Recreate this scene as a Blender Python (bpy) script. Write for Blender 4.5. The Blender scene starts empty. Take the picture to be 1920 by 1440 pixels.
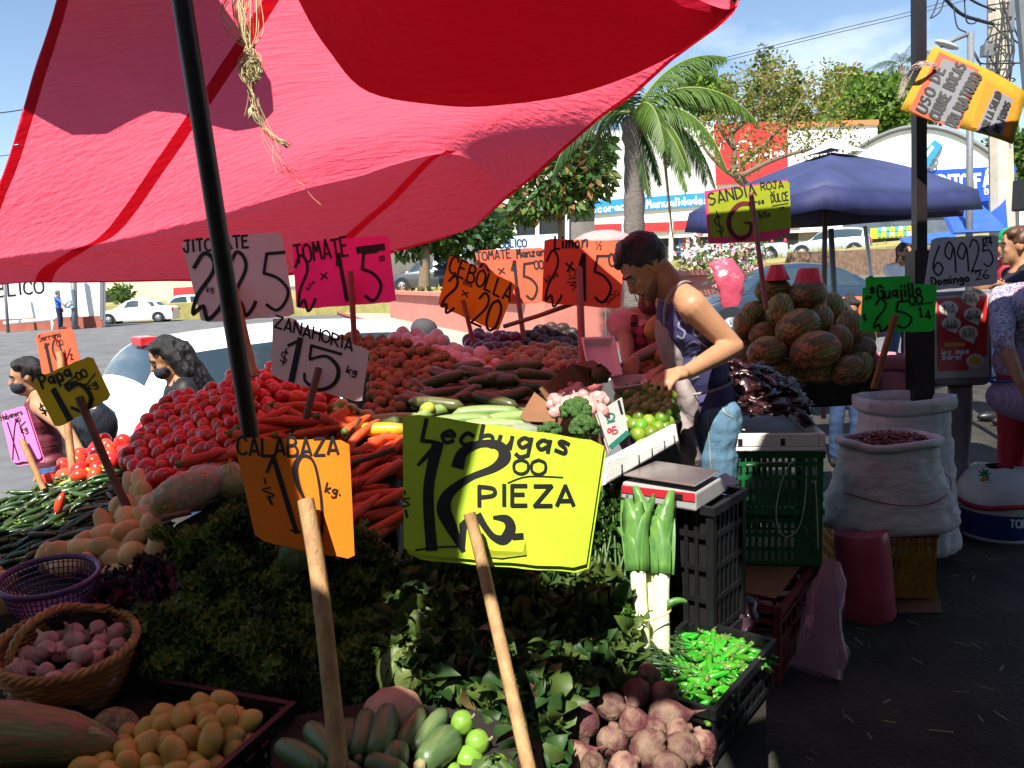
import bpy, bmesh, math, random
from mathutils import Vector, Matrix, noise
from mathutils import geometry as mgeo
R = math.radians
V = Vector
rnd = random.Random(7)
SC = bpy.context.scene
COL = SC.collection

# ---------------------------------------------------------------- camera
FPX = 1442.0                       # focal length in photo pixels (1920 wide)
PITCH, ROLL, CAMZ = 7.95, 2.3, 1.42
cam_d = bpy.data.cameras.new('camera')
cam = bpy.data.objects.new('camera', cam_d); COL.objects.link(cam)
cam_d.sensor_width = 36.0; cam_d.lens = 36.0 * FPX / 1920
cam_d.clip_start = 0.05; cam_d.clip_end = 3000
CM = Matrix.Rotation(R(90 - PITCH), 3, 'X') @ Matrix.Rotation(R(-ROLL), 3, 'Z')
cam.matrix_world = Matrix.Translation((0, 0, CAMZ)) @ CM.to_4x4()
SC.camera = cam
CP = V((0, 0, CAMZ))

# ---------------------------------------------------------------- light
SUN_TO = V((-0.20, -0.52, 0.83)).normalized()       # direction towards the sun
w = bpy.data.worlds.new('World'); SC.world = w; w.use_nodes = True
nt = w.node_tree; nt.nodes.clear()
wo = nt.nodes.new('ShaderNodeOutputWorld'); bg = nt.nodes.new('ShaderNodeBackground')
sky = nt.nodes.new('ShaderNodeTexSky'); sky.sky_type = 'NISHITA'; sky.sun_disc = False
sky.sun_elevation = math.asin(SUN_TO.z); sky.sun_rotation = math.atan2(SUN_TO.x, SUN_TO.y)
sky.air_density = 1.0; sky.dust_density = 0.25; sky.ozone_density = 1.3
bg.inputs['Strength'].default_value = 0.08
wtc = nt.nodes.new('ShaderNodeTexCoord'); wmp = nt.nodes.new('ShaderNodeMapping'); wmp.inputs['Scale'].default_value = (3.2, 3.2, 8)
wnz = nt.nodes.new('ShaderNodeTexNoise'); wnz.inputs['Scale'].default_value = 1.6; wnz.inputs['Detail'].default_value = 9; wnz.inputs['Roughness'].default_value = .56
wrp = nt.nodes.new('ShaderNodeValToRGB'); wrp.color_ramp.elements[0].position = .50; wrp.color_ramp.elements[1].position = .66
wsx = nt.nodes.new('ShaderNodeSeparateXYZ'); wmr = nt.nodes.new('ShaderNodeMapRange'); wmr.inputs[1].default_value = .30; wmr.inputs[2].default_value = .10
wml = nt.nodes.new('ShaderNodeMath'); wml.operation = 'MULTIPLY'; wmx = nt.nodes.new('ShaderNodeMix'); wmx.data_type = 'RGBA'; wmx.inputs[7].default_value = (9, 9.3, 9.6, 1)
nt.links.new(wtc.outputs['Generated'], wmp.inputs[0]); nt.links.new(wmp.outputs[0], wnz.inputs[0]); nt.links.new(wnz.outputs[0], wrp.inputs[0])
nt.links.new(wtc.outputs['Generated'], wsx.inputs[0]); nt.links.new(wsx.outputs[2], wmr.inputs[0]); nt.links.new(wmr.outputs[0], wml.inputs[1]); nt.links.new(wrp.outputs[0], wml.inputs[0])
nt.links.new(wml.outputs[0], wmx.inputs[0]); nt.links.new(sky.outputs[0], wmx.inputs[6]); nt.links.new(wmx.outputs[2], bg.inputs[0]); nt.links.new(bg.outputs[0], wo.inputs[0])
sun_d = bpy.data.lights.new('sun', 'SUN'); sun_d.energy = 4.8; sun_d.angle = R(0.55); sun_d.color = (1, .95, .86)
sun = bpy.data.objects.new('sun', sun_d); COL.objects.link(sun)
sun.rotation_euler = (-SUN_TO).to_track_quat('-Z', 'Y').to_euler(); sun.location = SUN_TO * 30
SC.view_settings.view_transform = 'Standard'; SC.view_settings.look = 'None'
SC.view_settings.exposure = 1.2; SC.view_settings.gamma = 1
SC.cycles.use_denoising = True
SC.cycles.max_bounces = 7; SC.cycles.diffuse_bounces = 4; SC.cycles.transparent_max_bounces = 8
SC.cycles.sample_clamp_indirect = 6

# ---------------------------------------------------------------- pixel helpers
def ray(px, py):
    return CM @ V(((px - 960) / FPX, -(py - 720) / FPX, -1))
def P(px, py, d):                   # point seen at a photo pixel, d metres along the optical axis
    return CP + ray(px, py) * d
def G(px, py, z=0.0):               # point seen at a photo pixel on the level z
    r = ray(px, py); return CP + r * ((z - CAMZ) / r.z)
def PX(p):                          # world -> pixel, depth
    q = CM.transposed() @ (V(p) - CP)
    return 960 - q.x / q.z * FPX, 720 + q.y / q.z * FPX, -q.z

class Pl:                           # a real plane through three seen points
    def __init__(s, a, b, c):
        s.o = a; s.n = (b - a).cross(c - a).normalized()
        if s.n.dot(CP - a) < 0: s.n = -s.n
    def at(s, px, py, off=0.0):
        r = ray(px, py); o = s.o + s.n * off
        return CP + r * ((o - CP).dot(s.n) / r.dot(s.n))

# ---------------------------------------------------------------- mesh builder
class MB:
    def __init__(s): s.v = []; s.f = []; s.m = []; s.cur = 0
    def add(s, vs, fs):
        b = len(s.v); s.v += [tuple(v) for v in vs]
        for f in fs: s.f.append(tuple(b + i for i in f)); s.m.append(s.cur)
        return s
    def box(s, c, size, rot=None):
        hx, hy, hz = (q / 2 for q in size); c = V(c)
        vs = [V((x, y, z)) for x in (-hx, hx) for y in (-hy, hy) for z in (-hz, hz)]
        if rot is not None: vs = [rot @ v for v in vs]
        return s.add([v + c for v in vs], [(0,1,3,2),(4,6,7,5),(0,4,5,1),(2,3,7,6),(0,2,6,4),(1,5,7,3)])
    def grid(s, rows, closed=False):
        n = len(rows[0]); vs = [p for r in rows for p in r]; fs = []
        for i in range(len(rows) - 1):
            for j in range(n - (0 if closed else 1)):
                k = (j + 1) % n
                fs.append((i*n+j, i*n+k, (i+1)*n+k, (i+1)*n+j))
        return s.add(vs, fs)
    def tube(s, pts, rad, n=8, cap=True, flat=None):
        pts = [V(p) for p in pts]
        if not hasattr(rad, '__len__'): rad = [rad] * len(pts)
        rows = []; up = None
        for i, p in enumerate(pts):
            t = (pts[min(i+1, len(pts)-1)] - pts[max(i-1, 0)])
            if t.length < 1e-9: t = V((0,0,1))
            t.normalize()
            if up is None:
                up = t.orthogonal().normalized() if flat is None else (V(flat) - t * V(flat).dot(t)).normalized()
            up = (up - t * up.dot(t))
            up = up.normalized() if up.length > 1e-6 else t.orthogonal().normalized()
            sd = t.cross(up)
            rows.append([p + (up * math.cos(a) + sd * math.sin(a)) * rad[i] for a in (2*math.pi*k/n for k in range(n))])
        s.grid(rows, True)
        if cap:
            b = len(s.v) - n * len(rows)
            s.f.append(tuple(b + k for k in range(n - 1, -1, -1))); s.m.append(s.cur)
            e = len(s.v) - n
            s.f.append(tuple(e + k for k in range(n))); s.m.append(s.cur)
        return s
    def lathe(s, prof, n=20, o=(0,0,0), mat=None, capb=True, capt=True, fn=None):
        rows = []
        for i, (r, z) in enumerate(prof):
            row = []
            for k in range(n):
                a = 2*math.pi*k/n; rr = r if fn is None else r * fn(a, z, i)
                p = V((rr*math.cos(a), rr*math.sin(a), z))
                row.append((mat @ p if mat is not None else p) + V(o))
            rows.append(row)
        b = len(s.v); s.grid(rows, True)
        if capb: s.f.append(tuple(b + k for k in range(n-1, -1, -1))); s.m.append(s.cur)
        if capt:
            e = len(s.v) - n; s.f.append(tuple(e + k for k in range(n))); s.m.append(s.cur)
        return s
    def ell(s, c, rx, ry=None, rz=None, n=12, m=8, rot=None):
        ry = rx if ry is None else ry; rz = rx if rz is None else rz; rows = []
        c = V(c)
        for i in range(m + 1):
            th = math.pi * (i + .001*(i == 0) - .001*(i == m)) / m
            row = []
            for k in range(n):
                a = 2*math.pi*k/n
                p = V((rx*math.sin(th)*math.cos(a), ry*math.sin(th)*math.sin(a), -rz*math.cos(th)))
                row.append((rot @ p if rot is not None else p) + c)
            rows.append(row)
        return s.grid(rows, True)
    def prism(s, poly, d):           # planar polygon (3-D points) pushed along vector d
        n = len(poly); d = V(d); poly = [V(p) for p in poly]
        return s.add(poly + [p + d for p in poly], [tuple(range(n)), tuple(range(2*n-1, n-1, -1))] +
                     [(i, i+n, (i+1) % n + n, (i+1) % n) for i in range(n)])
    def mesh(s, name, mats, smooth=True):
        me = bpy.data.meshes.new(name); me.from_pydata(s.v, [], s.f)
        for m in (mats if isinstance(mats, (list, tuple)) else [mats]): me.materials.append(m)
        if any(s.m): me.polygons.foreach_set('material_index', s.m)
        me.polygons.foreach_set('use_smooth', [smooth] * len(me.polygons))
        me.update(); return me
    def fix(s):
        return s
    def build(s, name, mats, parent=None, smooth=True, sharp=None, mods=None):
        me = s.mesh(name, mats, smooth)
        if sharp:
            bm = bmesh.new(); bm.from_mesh(me); bmesh.ops.recalc_face_normals(bm, faces=bm.faces)
            for e in bm.edges:
                if len(e.link_faces) == 2 and e.calc_face_angle(0) > R(sharp): e.smooth = False
            bm.to_mesh(me); bm.free()
        return link(name, me, parent)

def link(name, me, parent=None):
    o = bpy.data.objects.new(name, me); COL.objects.link(o)
    if parent is not None: o.parent = parent; o.matrix_parent_inverse = Matrix.Translation(-parent.location) if parent.type == 'EMPTY' and parent.parent is None else Matrix.Identity(4)
    return o
def tag(o, label=None, cat=None, group=None, kind=None):
    if label: o['label'] = label
    if cat: o['category'] = cat
    if group: o['group'] = group
    if kind: o['kind'] = kind
    return o
def thing(name, loc, label, cat, group=None):       # parts keep world coordinates; the empty stands at the base
    o = bpy.data.objects.new(name, None); COL.objects.link(o); o.location = loc
    o.empty_display_size = .1
    return tag(o, label, cat, group)
def xform(o, m):                                    # place a mesh object by matrix
    o.matrix_world = m; return o
def place(name, me, loc, rot=None, sc=1, label=None, cat=None, group=None, parent=None):
    o = bpy.data.objects.new(name, me); COL.objects.link(o)
    m = Matrix.Translation(loc)
    if rot is not None: m = m @ rot.to_4x4()
    if sc != 1: m = m @ Matrix.Scale(sc, 4)
    o.matrix_world = m
    if parent is not None: o.parent = parent
    return tag(o, label, cat, group)
def frame(z, x=None):                               # rotation with given local z (and x roughly)
    z = V(z).normalized(); x = V(x) if x is not None else z.orthogonal()
    x = (x - z * x.dot(z)); x = x.normalized() if x.length > 1e-6 else z.orthogonal().normalized()
    y = z.cross(x); return Matrix((x, y, z)).transposed()
def rrot(r=rnd):
    from mathutils import Quaternion
    q = Quaternion((r.gauss(0,1), r.gauss(0,1), r.gauss(0,1), r.gauss(0,1))); q.normalize(); return q.to_matrix()
def inpoly(x, y, poly):
    c = False; n = len(poly); j = n - 1
    for i in range(n):
        xi, yi = poly[i]; xj, yj = poly[j]
        if (yi > y) != (yj > y) and x < (xj-xi)*(y-yi)/(yj-yi)+xi: c = not c
        j = i
    return c
def catmull(pts, k=6):
    pts = [V(p) for p in pts]
    if len(pts) < 3: return pts
    out = []
    for i in range(len(pts) - 1):
        a = pts[max(i-1, 0)]; b = pts[i]; c = pts[i+1]; d = pts[min(i+2, len(pts)-1)]
        for j in range(k):
            t = j / k
            out.append(.5*((2*b) + (c-a)*t + (2*a-5*b+4*c-d)*t*t + (3*b-a-3*c+d)*t**3))
    out.append(pts[-1]); return out
def surf(net, ku=6, kv=6):          # smooth grid through a control net of 3-D points
    rows = [catmull(r, kv) for r in net]
    cols = list(zip(*rows)); cols = [catmull(c, ku) for c in cols]
    return [list(r) for r in zip(*cols)]
def solid(o, th, off=0):
    m = o.modifiers.new('thick', 'SOLIDIFY'); m.thickness = th; m.offset = off; return o
def bevel(o, wd, seg=2):
    m = o.modifiers.new('edge', 'BEVEL'); m.width = wd; m.segments = seg; m.limit_method = 'ANGLE'; return o
def subsurf(o, l=1):
    m = o.modifiers.new('sub', 'SUBSURF'); m.levels = l; m.render_levels = l; return o

# ---------------------------------------------------------------- blobs: one continuous skin over tapered limbs
TMP = None
def ripple(o, fn):
    me = o.data; ns = [v.normal.copy() for v in me.vertices]; cs = [v.co.copy() for v in me.vertices]
    me.vertices.foreach_set('co', [q for c_, n_ in zip(cs, ns) for q in (c_ + n_ * fn(c_))]); me.update()
def blob(name, parts, mats, voxel=.012, smooth=6, parent=None, fine=0):
    mb = MB()
    for p in parts:
        if p[0] == 'c':
            _, a, b, ra, rb = p; a = V(a); b = V(b)
            t = (b - a); L = t.length; t.normalize(); q = []
            for i in range(5): q.append((a - t*ra*math.cos(i*math.pi/8*1.0)*.999, ra*math.sin(i*math.pi/8)+.0005))
            for i in range(5): q.append((b + t*rb*math.sin(i*math.pi/8)*.999, rb*math.cos(i*math.pi/8)+.0005))
            mb.tube([x[0] for x in q], [x[1] for x in q], 14)
        else:
            _, c, r3, rot = p
            mb.ell(c, *r3, n=18, m=12, rot=rot)
    me = mb.mesh(name, mats)
    global TMP
    if TMP is None: TMP = bpy.data.scenes.new('modelling')
    o = bpy.data.objects.new(name, me); TMP.collection.objects.link(o)
    m = o.modifiers.new('r', 'REMESH'); m.mode = 'VOXEL'; m.voxel_size = voxel; m.use_smooth_shade = True
    s = o.modifiers.new('s', 'SMOOTH'); s.iterations = smooth; s.factor = .5
    TMP.view_layers[0].update(); dg = TMP.view_layers[0].depsgraph
    me2 = bpy.data.meshes.new_from_object(o.evaluated_get(dg)); me2.name = name
    me2.polygons.foreach_set('use_smooth', [True] * len(me2.polygons))
    if not me2.materials: 
        for m_ in (mats if isinstance(mats, (list, tuple)) else [mats]): me2.materials.append(m_)
    bpy.data.objects.remove(o); bpy.data.meshes.remove(me)
    return link(name, me2, parent)

# ---------------------------------------------------------------- materials
MATS = {}
def mat(name, col, rough=.6, spec=.4, metal=0, var=0, scale=20, col2=None, bump=0, bscale=40, objvar=0, hue=0,
        transl=0, coat=0, trans=0, alpha=1, emit=0, detail=4, sharpen=None, stretch=None, sss=0, cols=None):
    """Principled material, colour broken up by noise, a per-object shift and fine bump."""
    if name in MATS: return MATS[name]
    m = bpy.data.materials.new(name); m.use_nodes = True; MATS[name] = m
    n = m.node_tree.nodes; l = m.node_tree.links; b = n['Principled BSDF']
    b.inputs['Base Color'].default_value = (*col, 1); b.inputs['Roughness'].default_value = rough
    b.inputs['Metallic'].default_value = metal
    b.inputs['Specular IOR Level'].default_value = spec
    if coat: b.inputs['Coat Weight'].default_value = coat; b.inputs['Coat Roughness'].default_value = .08
    if trans: b.inputs['Transmission Weight'].default_value = trans
    if alpha < 1: b.inputs['Alpha'].default_value = alpha
    tc = n.new('ShaderNodeTexCoord'); src = None
    crd = tc.outputs['Object']
    if stretch:
        mp = n.new('ShaderNodeMapping'); mp.inputs['Scale'].default_value = stretch; l.new(crd, mp.inputs[0]); crd = mp.outputs[0]
    if col2 or var or cols:
        tx = n.new('ShaderNodeTexNoise'); tx.inputs['Scale'].default_value = scale; tx.inputs['Detail'].default_value = detail
        tx.inputs['Roughness'].default_value = .6; l.new(crd, tx.inputs[0])
        rp = n.new('ShaderNodeValToRGB'); l.new(tx.outputs[0], rp.inputs[0])
        lo, hi = sharpen or (.32, .68)
        if cols:
            els = rp.color_ramp.elements
            while len(els) < len(cols): els.new(.5)
            for i, c_ in enumerate(cols): els[i].position = lo + (hi-lo)*i/(len(cols)-1); els[i].color = (*c_, 1)
        else:
            c2 = col2 or tuple(q * (1 - var) for q in col)
            rp.color_ramp.elements[0].position = lo; rp.color_ramp.elements[1].position = hi
            rp.color_ramp.elements[0].color = (*c2, 1); rp.color_ramp.elements[1].color = (*col, 1)
        src = rp.outputs[0]
    if objvar or hue:
        oi = n.new('ShaderNodeObjectInfo'); hs = n.new('ShaderNodeHueSaturation')
        mr = n.new('ShaderNodeMapRange'); mr.inputs[3].default_value = 1 - objvar; mr.inputs[4].default_value = 1 + objvar
        l.new(oi.outputs['Random'], mr.inputs[0]); l.new(mr.outputs[0], hs.inputs['Value'])
        if hue:
            ma = n.new('ShaderNodeMath'); ma.operation = 'MULTIPLY'; ma.inputs[1].default_value = 7.31
            fr = n.new('ShaderNodeMath'); fr.operation = 'FRACT'; l.new(oi.outputs['Random'], ma.inputs[0]); l.new(ma.outputs[0], fr.inputs[0])
            m2 = n.new('ShaderNodeMapRange'); m2.inputs[3].default_value = .5 - hue; m2.inputs[4].default_value = .5 + hue
            l.new(fr.outputs[0], m2.inputs[0]); l.new(m2.outputs[0], hs.inputs['Hue'])
        if src: l.new(src, hs.inputs['Color'])
        else: hs.inputs['Color'].default_value = (*col, 1)
        src = hs.outputs[0]
    if src: l.new(src, b.inputs['Base Color'])
    if bump:
        t2 = n.new('ShaderNodeTexNoise'); t2.inputs['Scale'].default_value = bscale; t2.inputs['Detail'].default_value = 5
        l.new(crd, t2.inputs[0]); bp = n.new('ShaderNodeBump'); bp.inputs['Strength'].default_value = bump; bp.inputs['Distance'].default_value = .01
        l.new(t2.outputs[0], bp.inputs['Height']); l.new(bp.outputs[0], b.inputs['Normal'])
    if sss:
        b.inputs['Subsurface Weight'].default_value = sss; b.inputs['Subsurface Radius'].default_value = (.012, .006, .003)
        b.inputs['Subsurface Scale'].default_value = 1
    if emit:
        b.inputs['Emission Strength'].default_value = emit; b.inputs['Emission Color'].default_value = (*col, 1)
    if transl:
        out = n['Material Output']; tb = n.new('ShaderNodeBsdfTranslucent'); mx = n.new('ShaderNodeMixShader')
        mx.inputs[0].default_value = transl
        if src: l.new(src, tb.inputs[0])
        else: tb.inputs[0].default_value = (*col, 1)
        l.new(b.outputs[0], mx.inputs[1]); l.new(tb.outputs[0], mx.inputs[2]); l.new(mx.outputs[0], out.inputs[0])
    return m
def clear_film(name, col, rough=.15, alpha=.35):
    """Thin plastic film: glossy coat over a mostly see-through sheet."""
    if name in MATS: return MATS[name]
    m = mat(name, col, rough, spec=.8, bump=.4, bscale=25)
    n = m.node_tree.nodes; l = m.node_tree.links; b = n['Principled BSDF']; out = n['Material Output']
    tr = n.new('ShaderNodeBsdfTransparent'); tr.inputs[0].default_value = (*[min(1, .5+c) for c in col], 1)
    mx = n.new('ShaderNodeMixShader'); mx.inputs[0].default_value = alpha
    l.new(tr.outputs[0], mx.inputs[1]); l.new(b.outputs[0], mx.inputs[2]); l.new(mx.outputs[0], out.inputs[0])
    return m
# ================================================================ GROUND
def sm(a, b, t): t = min(max((t - a) / (b - a), 0), 1); return t*t*(3 - 2*t)
def zg(x, y):                       # the street drops behind the stall; a raised block climbs away to the right
    left = -.5 + .3 * min(max((y - 7) / 27, 0), 1)
    right = .8 * sm(12, 38, y)
    k = sm(.8, 3.0, x - (y - 5) * .16)
    return left * (1 - k) + right * k
def zp(x): return max(.9 + .055 * (x + 4.4), .7)      # level of the raised block
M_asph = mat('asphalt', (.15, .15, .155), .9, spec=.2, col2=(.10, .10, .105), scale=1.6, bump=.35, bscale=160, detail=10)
ys = [-30, -12, -6, -3, 0, 2, 3.5, 4.4, 5, 6, 7, 8.5, 10, 12, 15, 18, 22, 26, 30, 34, 38, 42, 47, 55, 70, 120, 400, 1500]
xs = [-1500, -400, -120, -60, -40, -30, -22, -16, -12, -9, -7, -5, -4, -3, -2, -1, 0, .8, 1.4, 2, 2.6, 3.2, 4, 5, 7, 9, 12, 16, 22, 30, 45, 80, 150, 500, 1500]
gr = MB().grid([[V((x, y, zg(x, y) - .02)) for x in xs] for y in ys]).build('street', M_asph); tag(gr, kind='structure')
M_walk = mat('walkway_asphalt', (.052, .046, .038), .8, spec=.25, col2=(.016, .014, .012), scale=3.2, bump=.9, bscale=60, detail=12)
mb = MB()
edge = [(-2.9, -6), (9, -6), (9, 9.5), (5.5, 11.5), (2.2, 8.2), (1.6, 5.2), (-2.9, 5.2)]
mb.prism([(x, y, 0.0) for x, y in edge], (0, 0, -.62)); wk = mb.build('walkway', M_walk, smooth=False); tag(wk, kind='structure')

mb = MB(); rl_ = random.Random(8)
for i in range(420):
    x, y = rl_.uniform(.7, 3.4), rl_.uniform(1.2, 5.2); L_ = rl_.uniform(.008, .035); a = rl_.uniform(0, 6.28); w_ = rl_.uniform(.001, .005); d = V((math.cos(a), math.sin(a), 0)); e = V((-d.y, d.x, 0))
    c = V((x, y, .002)); z2 = V((0, 0, rl_.uniform(0, .006))); mb.cur = i % 3
    mb.add([c - d*L_ - e*w_, c - d*L_ + e*w_, c + d*L_ + e*w_ + z2, c + d*L_ - e*w_ + z2], [(0, 1, 2, 3)])
tag(mb.build('litter', [mat('straw_bit', (.22, .18, .09), .9), mat('leaf_bit', (.06, .09, .02), .9), mat('paper_bit', (.20, .19, .17), .9)]), 'straw and leaf scraps trodden into the walkway', kind='stuff')
# ---------------------------------------------------------------- hand lettering (stroke glyphs; x 0-6, y hex: base 3, cap c)
GL = {
'A':"!03 3c 63;!15 55",'Á':"!03 3c 63;!15 55;!3d 5f",'B':"!03 0c;0c 3c 5a 38 08;08 48 65 43 03",'C':"6a 4c 1b 07 14 43 64",'D':"!03 0c;0c 4b 68 55 03",
'E':"!5c 0c 03 53;!08 48",'F':"!5c 0c 03;!08 48",'G':"6a 4c 1b 07 14 43 65;!68 38;!68 62",'H':"!03 0c;!63 6c;!08 68",'k':"!0c 03;!58 05 53",'w':"!08 23 37 53 68",'I':"!3c 33",'J':"!1c 6c;4c 45 33 14 06",
'K':"!03 0c;!5c 08 63",'L':"!0c 03 53",'M':"!03 1c 37 5c 63",'N':"!03 0c 63 6c",'O':"3c 0a 05 33 65 6a 3c",'P':"!03 0c;0c 5b 58 07",
'Q':"3c 0a 05 33 65 6a 3c;!46 72",'R':"!03 0c;0c 5b 58 07;!27 63",'S':"5b 3c 0a 28 57 55 23 04",'T':"!0c 6c;!3c 33",'U':"0c 05 33 65 6c",
'V':"!0c 33 6c",'X':"!0c 63;!03 6c",'Y':"!0c 37 6c;!37 33",'Z':"!0c 6c 03 63",'Ú':"0c 05 33 65 6c;!3e 5f",'Ñ':"!03 0c 63 6c;1e 3f 5e",
'a':"57 28 06 24 56;!58 53",'b':"!0c 03;07 38 56 43 04",'c':"57 28 05 23 54",'d':"57 28 06 24 56;!5c 53",'e':"06 56 38 06 23 54",
'f':"5b 3c 23;!08 48",'g':"57 28 06 24 56;!58 51;51 20 01",'h':"!0c 03;07 38 57 53",'i':"!28 23;!2a 2b",'j':"!38 31;31 10;!3a 3b",
'l':"!2c 23",'m':"!08 03;06 28 37 33;36 58 67 63",'n':"!08 03;06 38 57 53",'o':"38 06 23 55 38",'p':"!08 00;07 38 56 43 04",
'q':"57 28 06 24 56;!58 50",'r':"!08 03;06 38 57",'s':"57 28 17 45 43 04",'t':"!2c 24;24 43;!08 48",'u':"08 04 33 56;!58 53",'v':"!08 33 68",
'x':"!08 63;!03 68",'y':"!08 33;!68 10",'z':"!08 58 03 53",'ó':"38 06 23 55 38;!3a 4c",'í':"!28 23;!2a 4c",
'0':"3c 0a 05 33 65 6a 3c",'1':"!1a 3c 33;!13 53",'2':"0a 2c 5b 58 03 03;!03 63",'3':"0b 3c 5a 28 55 33 04",'4':"!43 4c 06 66",'5':"!6c 1c 08;08 48 65 33 04",
'6':"5c 18 05 33 65 37 05",'7':"!0c 6c 23",'8':"3c 0a 37 65 33 05 37 6a 3c",'9':"6a 3c 09 37 6a 63",'$':"5a 3b 09 27 56 44 05;!3d 32",
'/':"!03 6c",'.':"!33 34",'-':"!07 67",'*':"!37 3c;!18 5b;!1b 58",'!':"!3c 36;!33 34",'¡':"!39 33;!3b 3c",'½':"!1c 18;!03 6c;47 67 43 63",':':"!35 36;!39 3a",
# tall price-tag figures: a 2 with a waved foot, a wedge 1, a hooked 5, a long 0
'²':"0a 2c 4b 49 16 04;04 03 24 32 53 64",'¹':"!1a 3c 33",'⁵':"!6c 2c 19;19 48 66 54 33 14",'⁰':"3c 19 04 23 46 5a 3c",
}
def glyph(ch):
    out = []
    for part in GL.get(ch, '').split(';'):
        if not part: continue
        sharp = part[0] == '!'
        out.append((sharp, [(int(t[0]) / 6, (int(t[1], 16) - 3) / 9) for t in part.lstrip('!').split()]))
    return out
ADV = {'I': .45, 'i': .5, 'l': .5, '1': .75, '¹': .6, '.': .4, ' ': .6, '!': .45, '¡': .45, 'm': 1.15, 'M': 1.15, 'j': .6, ':': .4}
def write(txt, x0, y0, x1, y1, h, wd, slant=0, up=None, jit=.03, fill=.74):
    """strokes (pixels) for a line of hand lettering along the baseline (x0,y0)-(x1,y1)"""
    r = random.Random(hash_(txt)); adv = [ADV.get(c, 1) for c in txt]; tot = sum(adv)
    bx, by = x1 - x0, y1 - y0; L = math.hypot(bx, by); bx /= L; by /= L
    ux, uy = up if up else (by, -bx)
    n = math.hypot(ux, uy); ux /= n; uy /= n
    ux += bx * slant; uy += by * slant
    out = []; pos = 0
    for c, a in zip(txt, adv):
        cw = L * a / tot; w_ = cw * fill
        dy = r.uniform(-jit, jit) * h; sc = 1 + r.uniform(-jit, jit)
        for sharp, g in glyph(c):
            pts = []
            for gx, gy in g:
                X = pos + cw * (1 - fill) / 2 + gx * w_; Y = gy * h * sc + dy
                pts.append((x0 + bx * X + ux * Y, y0 + by * X + uy * Y))
            out.append((pts, wd, sharp))
        pos += cw
    return out
def hash_(s):
    h = 0
    for c in s: h = (h * 131 + ord(c)) % 100003
    return h
def ribbons(mb, strokes, at, k0=0):
    """lay inked strokes on a surface; at(px,py,off) gives the point"""
    for k, (pts, wd, sharp) in enumerate(strokes):
        ws = wd if hasattr(wd, '__len__') else [wd] * len(pts)
        if sharp:
            q = []; 
            for i in range(len(pts) - 1):
                for j in range(3):
                    t = j / 3; q.append((pts[i][0]*(1-t)+pts[i+1][0]*t, pts[i][1]*(1-t)+pts[i+1][1]*t, ws[i]*(1-t)+ws[i+1]*t))
            q.append((*pts[-1], ws[-1]))
        else:
            q = [tuple(v) for v in catmull([V((p[0], p[1], w_)) for p, w_ in zip(pts, ws)], 5)]
        off = .0012 + .00003 * ((k + k0) % 40)
        # split at sharp corners
        segs = [[q[0]]]
        for i in range(1, len(q)):
            if len(segs[-1]) >= 2:
                a = segs[-1][-2]; b = segs[-1][-1]; c = q[i]
                v1 = (b[0]-a[0], b[1]-a[1]); v2 = (c[0]-b[0], c[1]-b[1])
                if v1[0]*v2[0]+v1[1]*v2[1] < .5*math.hypot(*v1)*math.hypot(*v2): segs.append([b])
            segs[-1].append(q[i])
        for sg in segs:
            if len(sg) < 2: continue
            L = []; Rr = []
            for i, (x, y, w_) in enumerate(sg):
                a = sg[max(i-1, 0)]; b = sg[min(i+1, len(sg)-1)]
                dx, dy = b[0]-a[0], b[1]-a[1]; n = math.hypot(dx, dy) or 1
                dx /= n; dy /= n; ex = 0
                if i == 0: ex = -w_*.3
                if i == len(sg)-1: ex = w_*.3
                L.append(at(x+dx*ex - dy*w_/2, y+dy*ex + dx*w_/2, off)); Rr.append(at(x+dx*ex + dy*w_/2, y+dy*ex - dx*w_/2, off))
            mb.grid([Rr, L])
    return mb
M_ink = mat('marker_ink', (.008, .007, .008), .6, var=.3, scale=60)
M_wood = mat('stick_wood', (.42, .25, .11), .7, col2=(.26, .14, .06), scale=18, stretch=(3, 3, .4), bump=.3, bscale=60)
M_redstick = mat('red_stick', (.30, .07, .05), .6, var=.3, scale=20)
M_darkstick = mat('dark_stick', (.16, .07, .04), .65, col2=(.08, .035, .02), scale=20, bump=.3)
def card_mat(name, c): return mat(name, c, .62, spec=.25, var=.10, scale=6, bump=.06, bscale=90, transl=.12)
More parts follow.
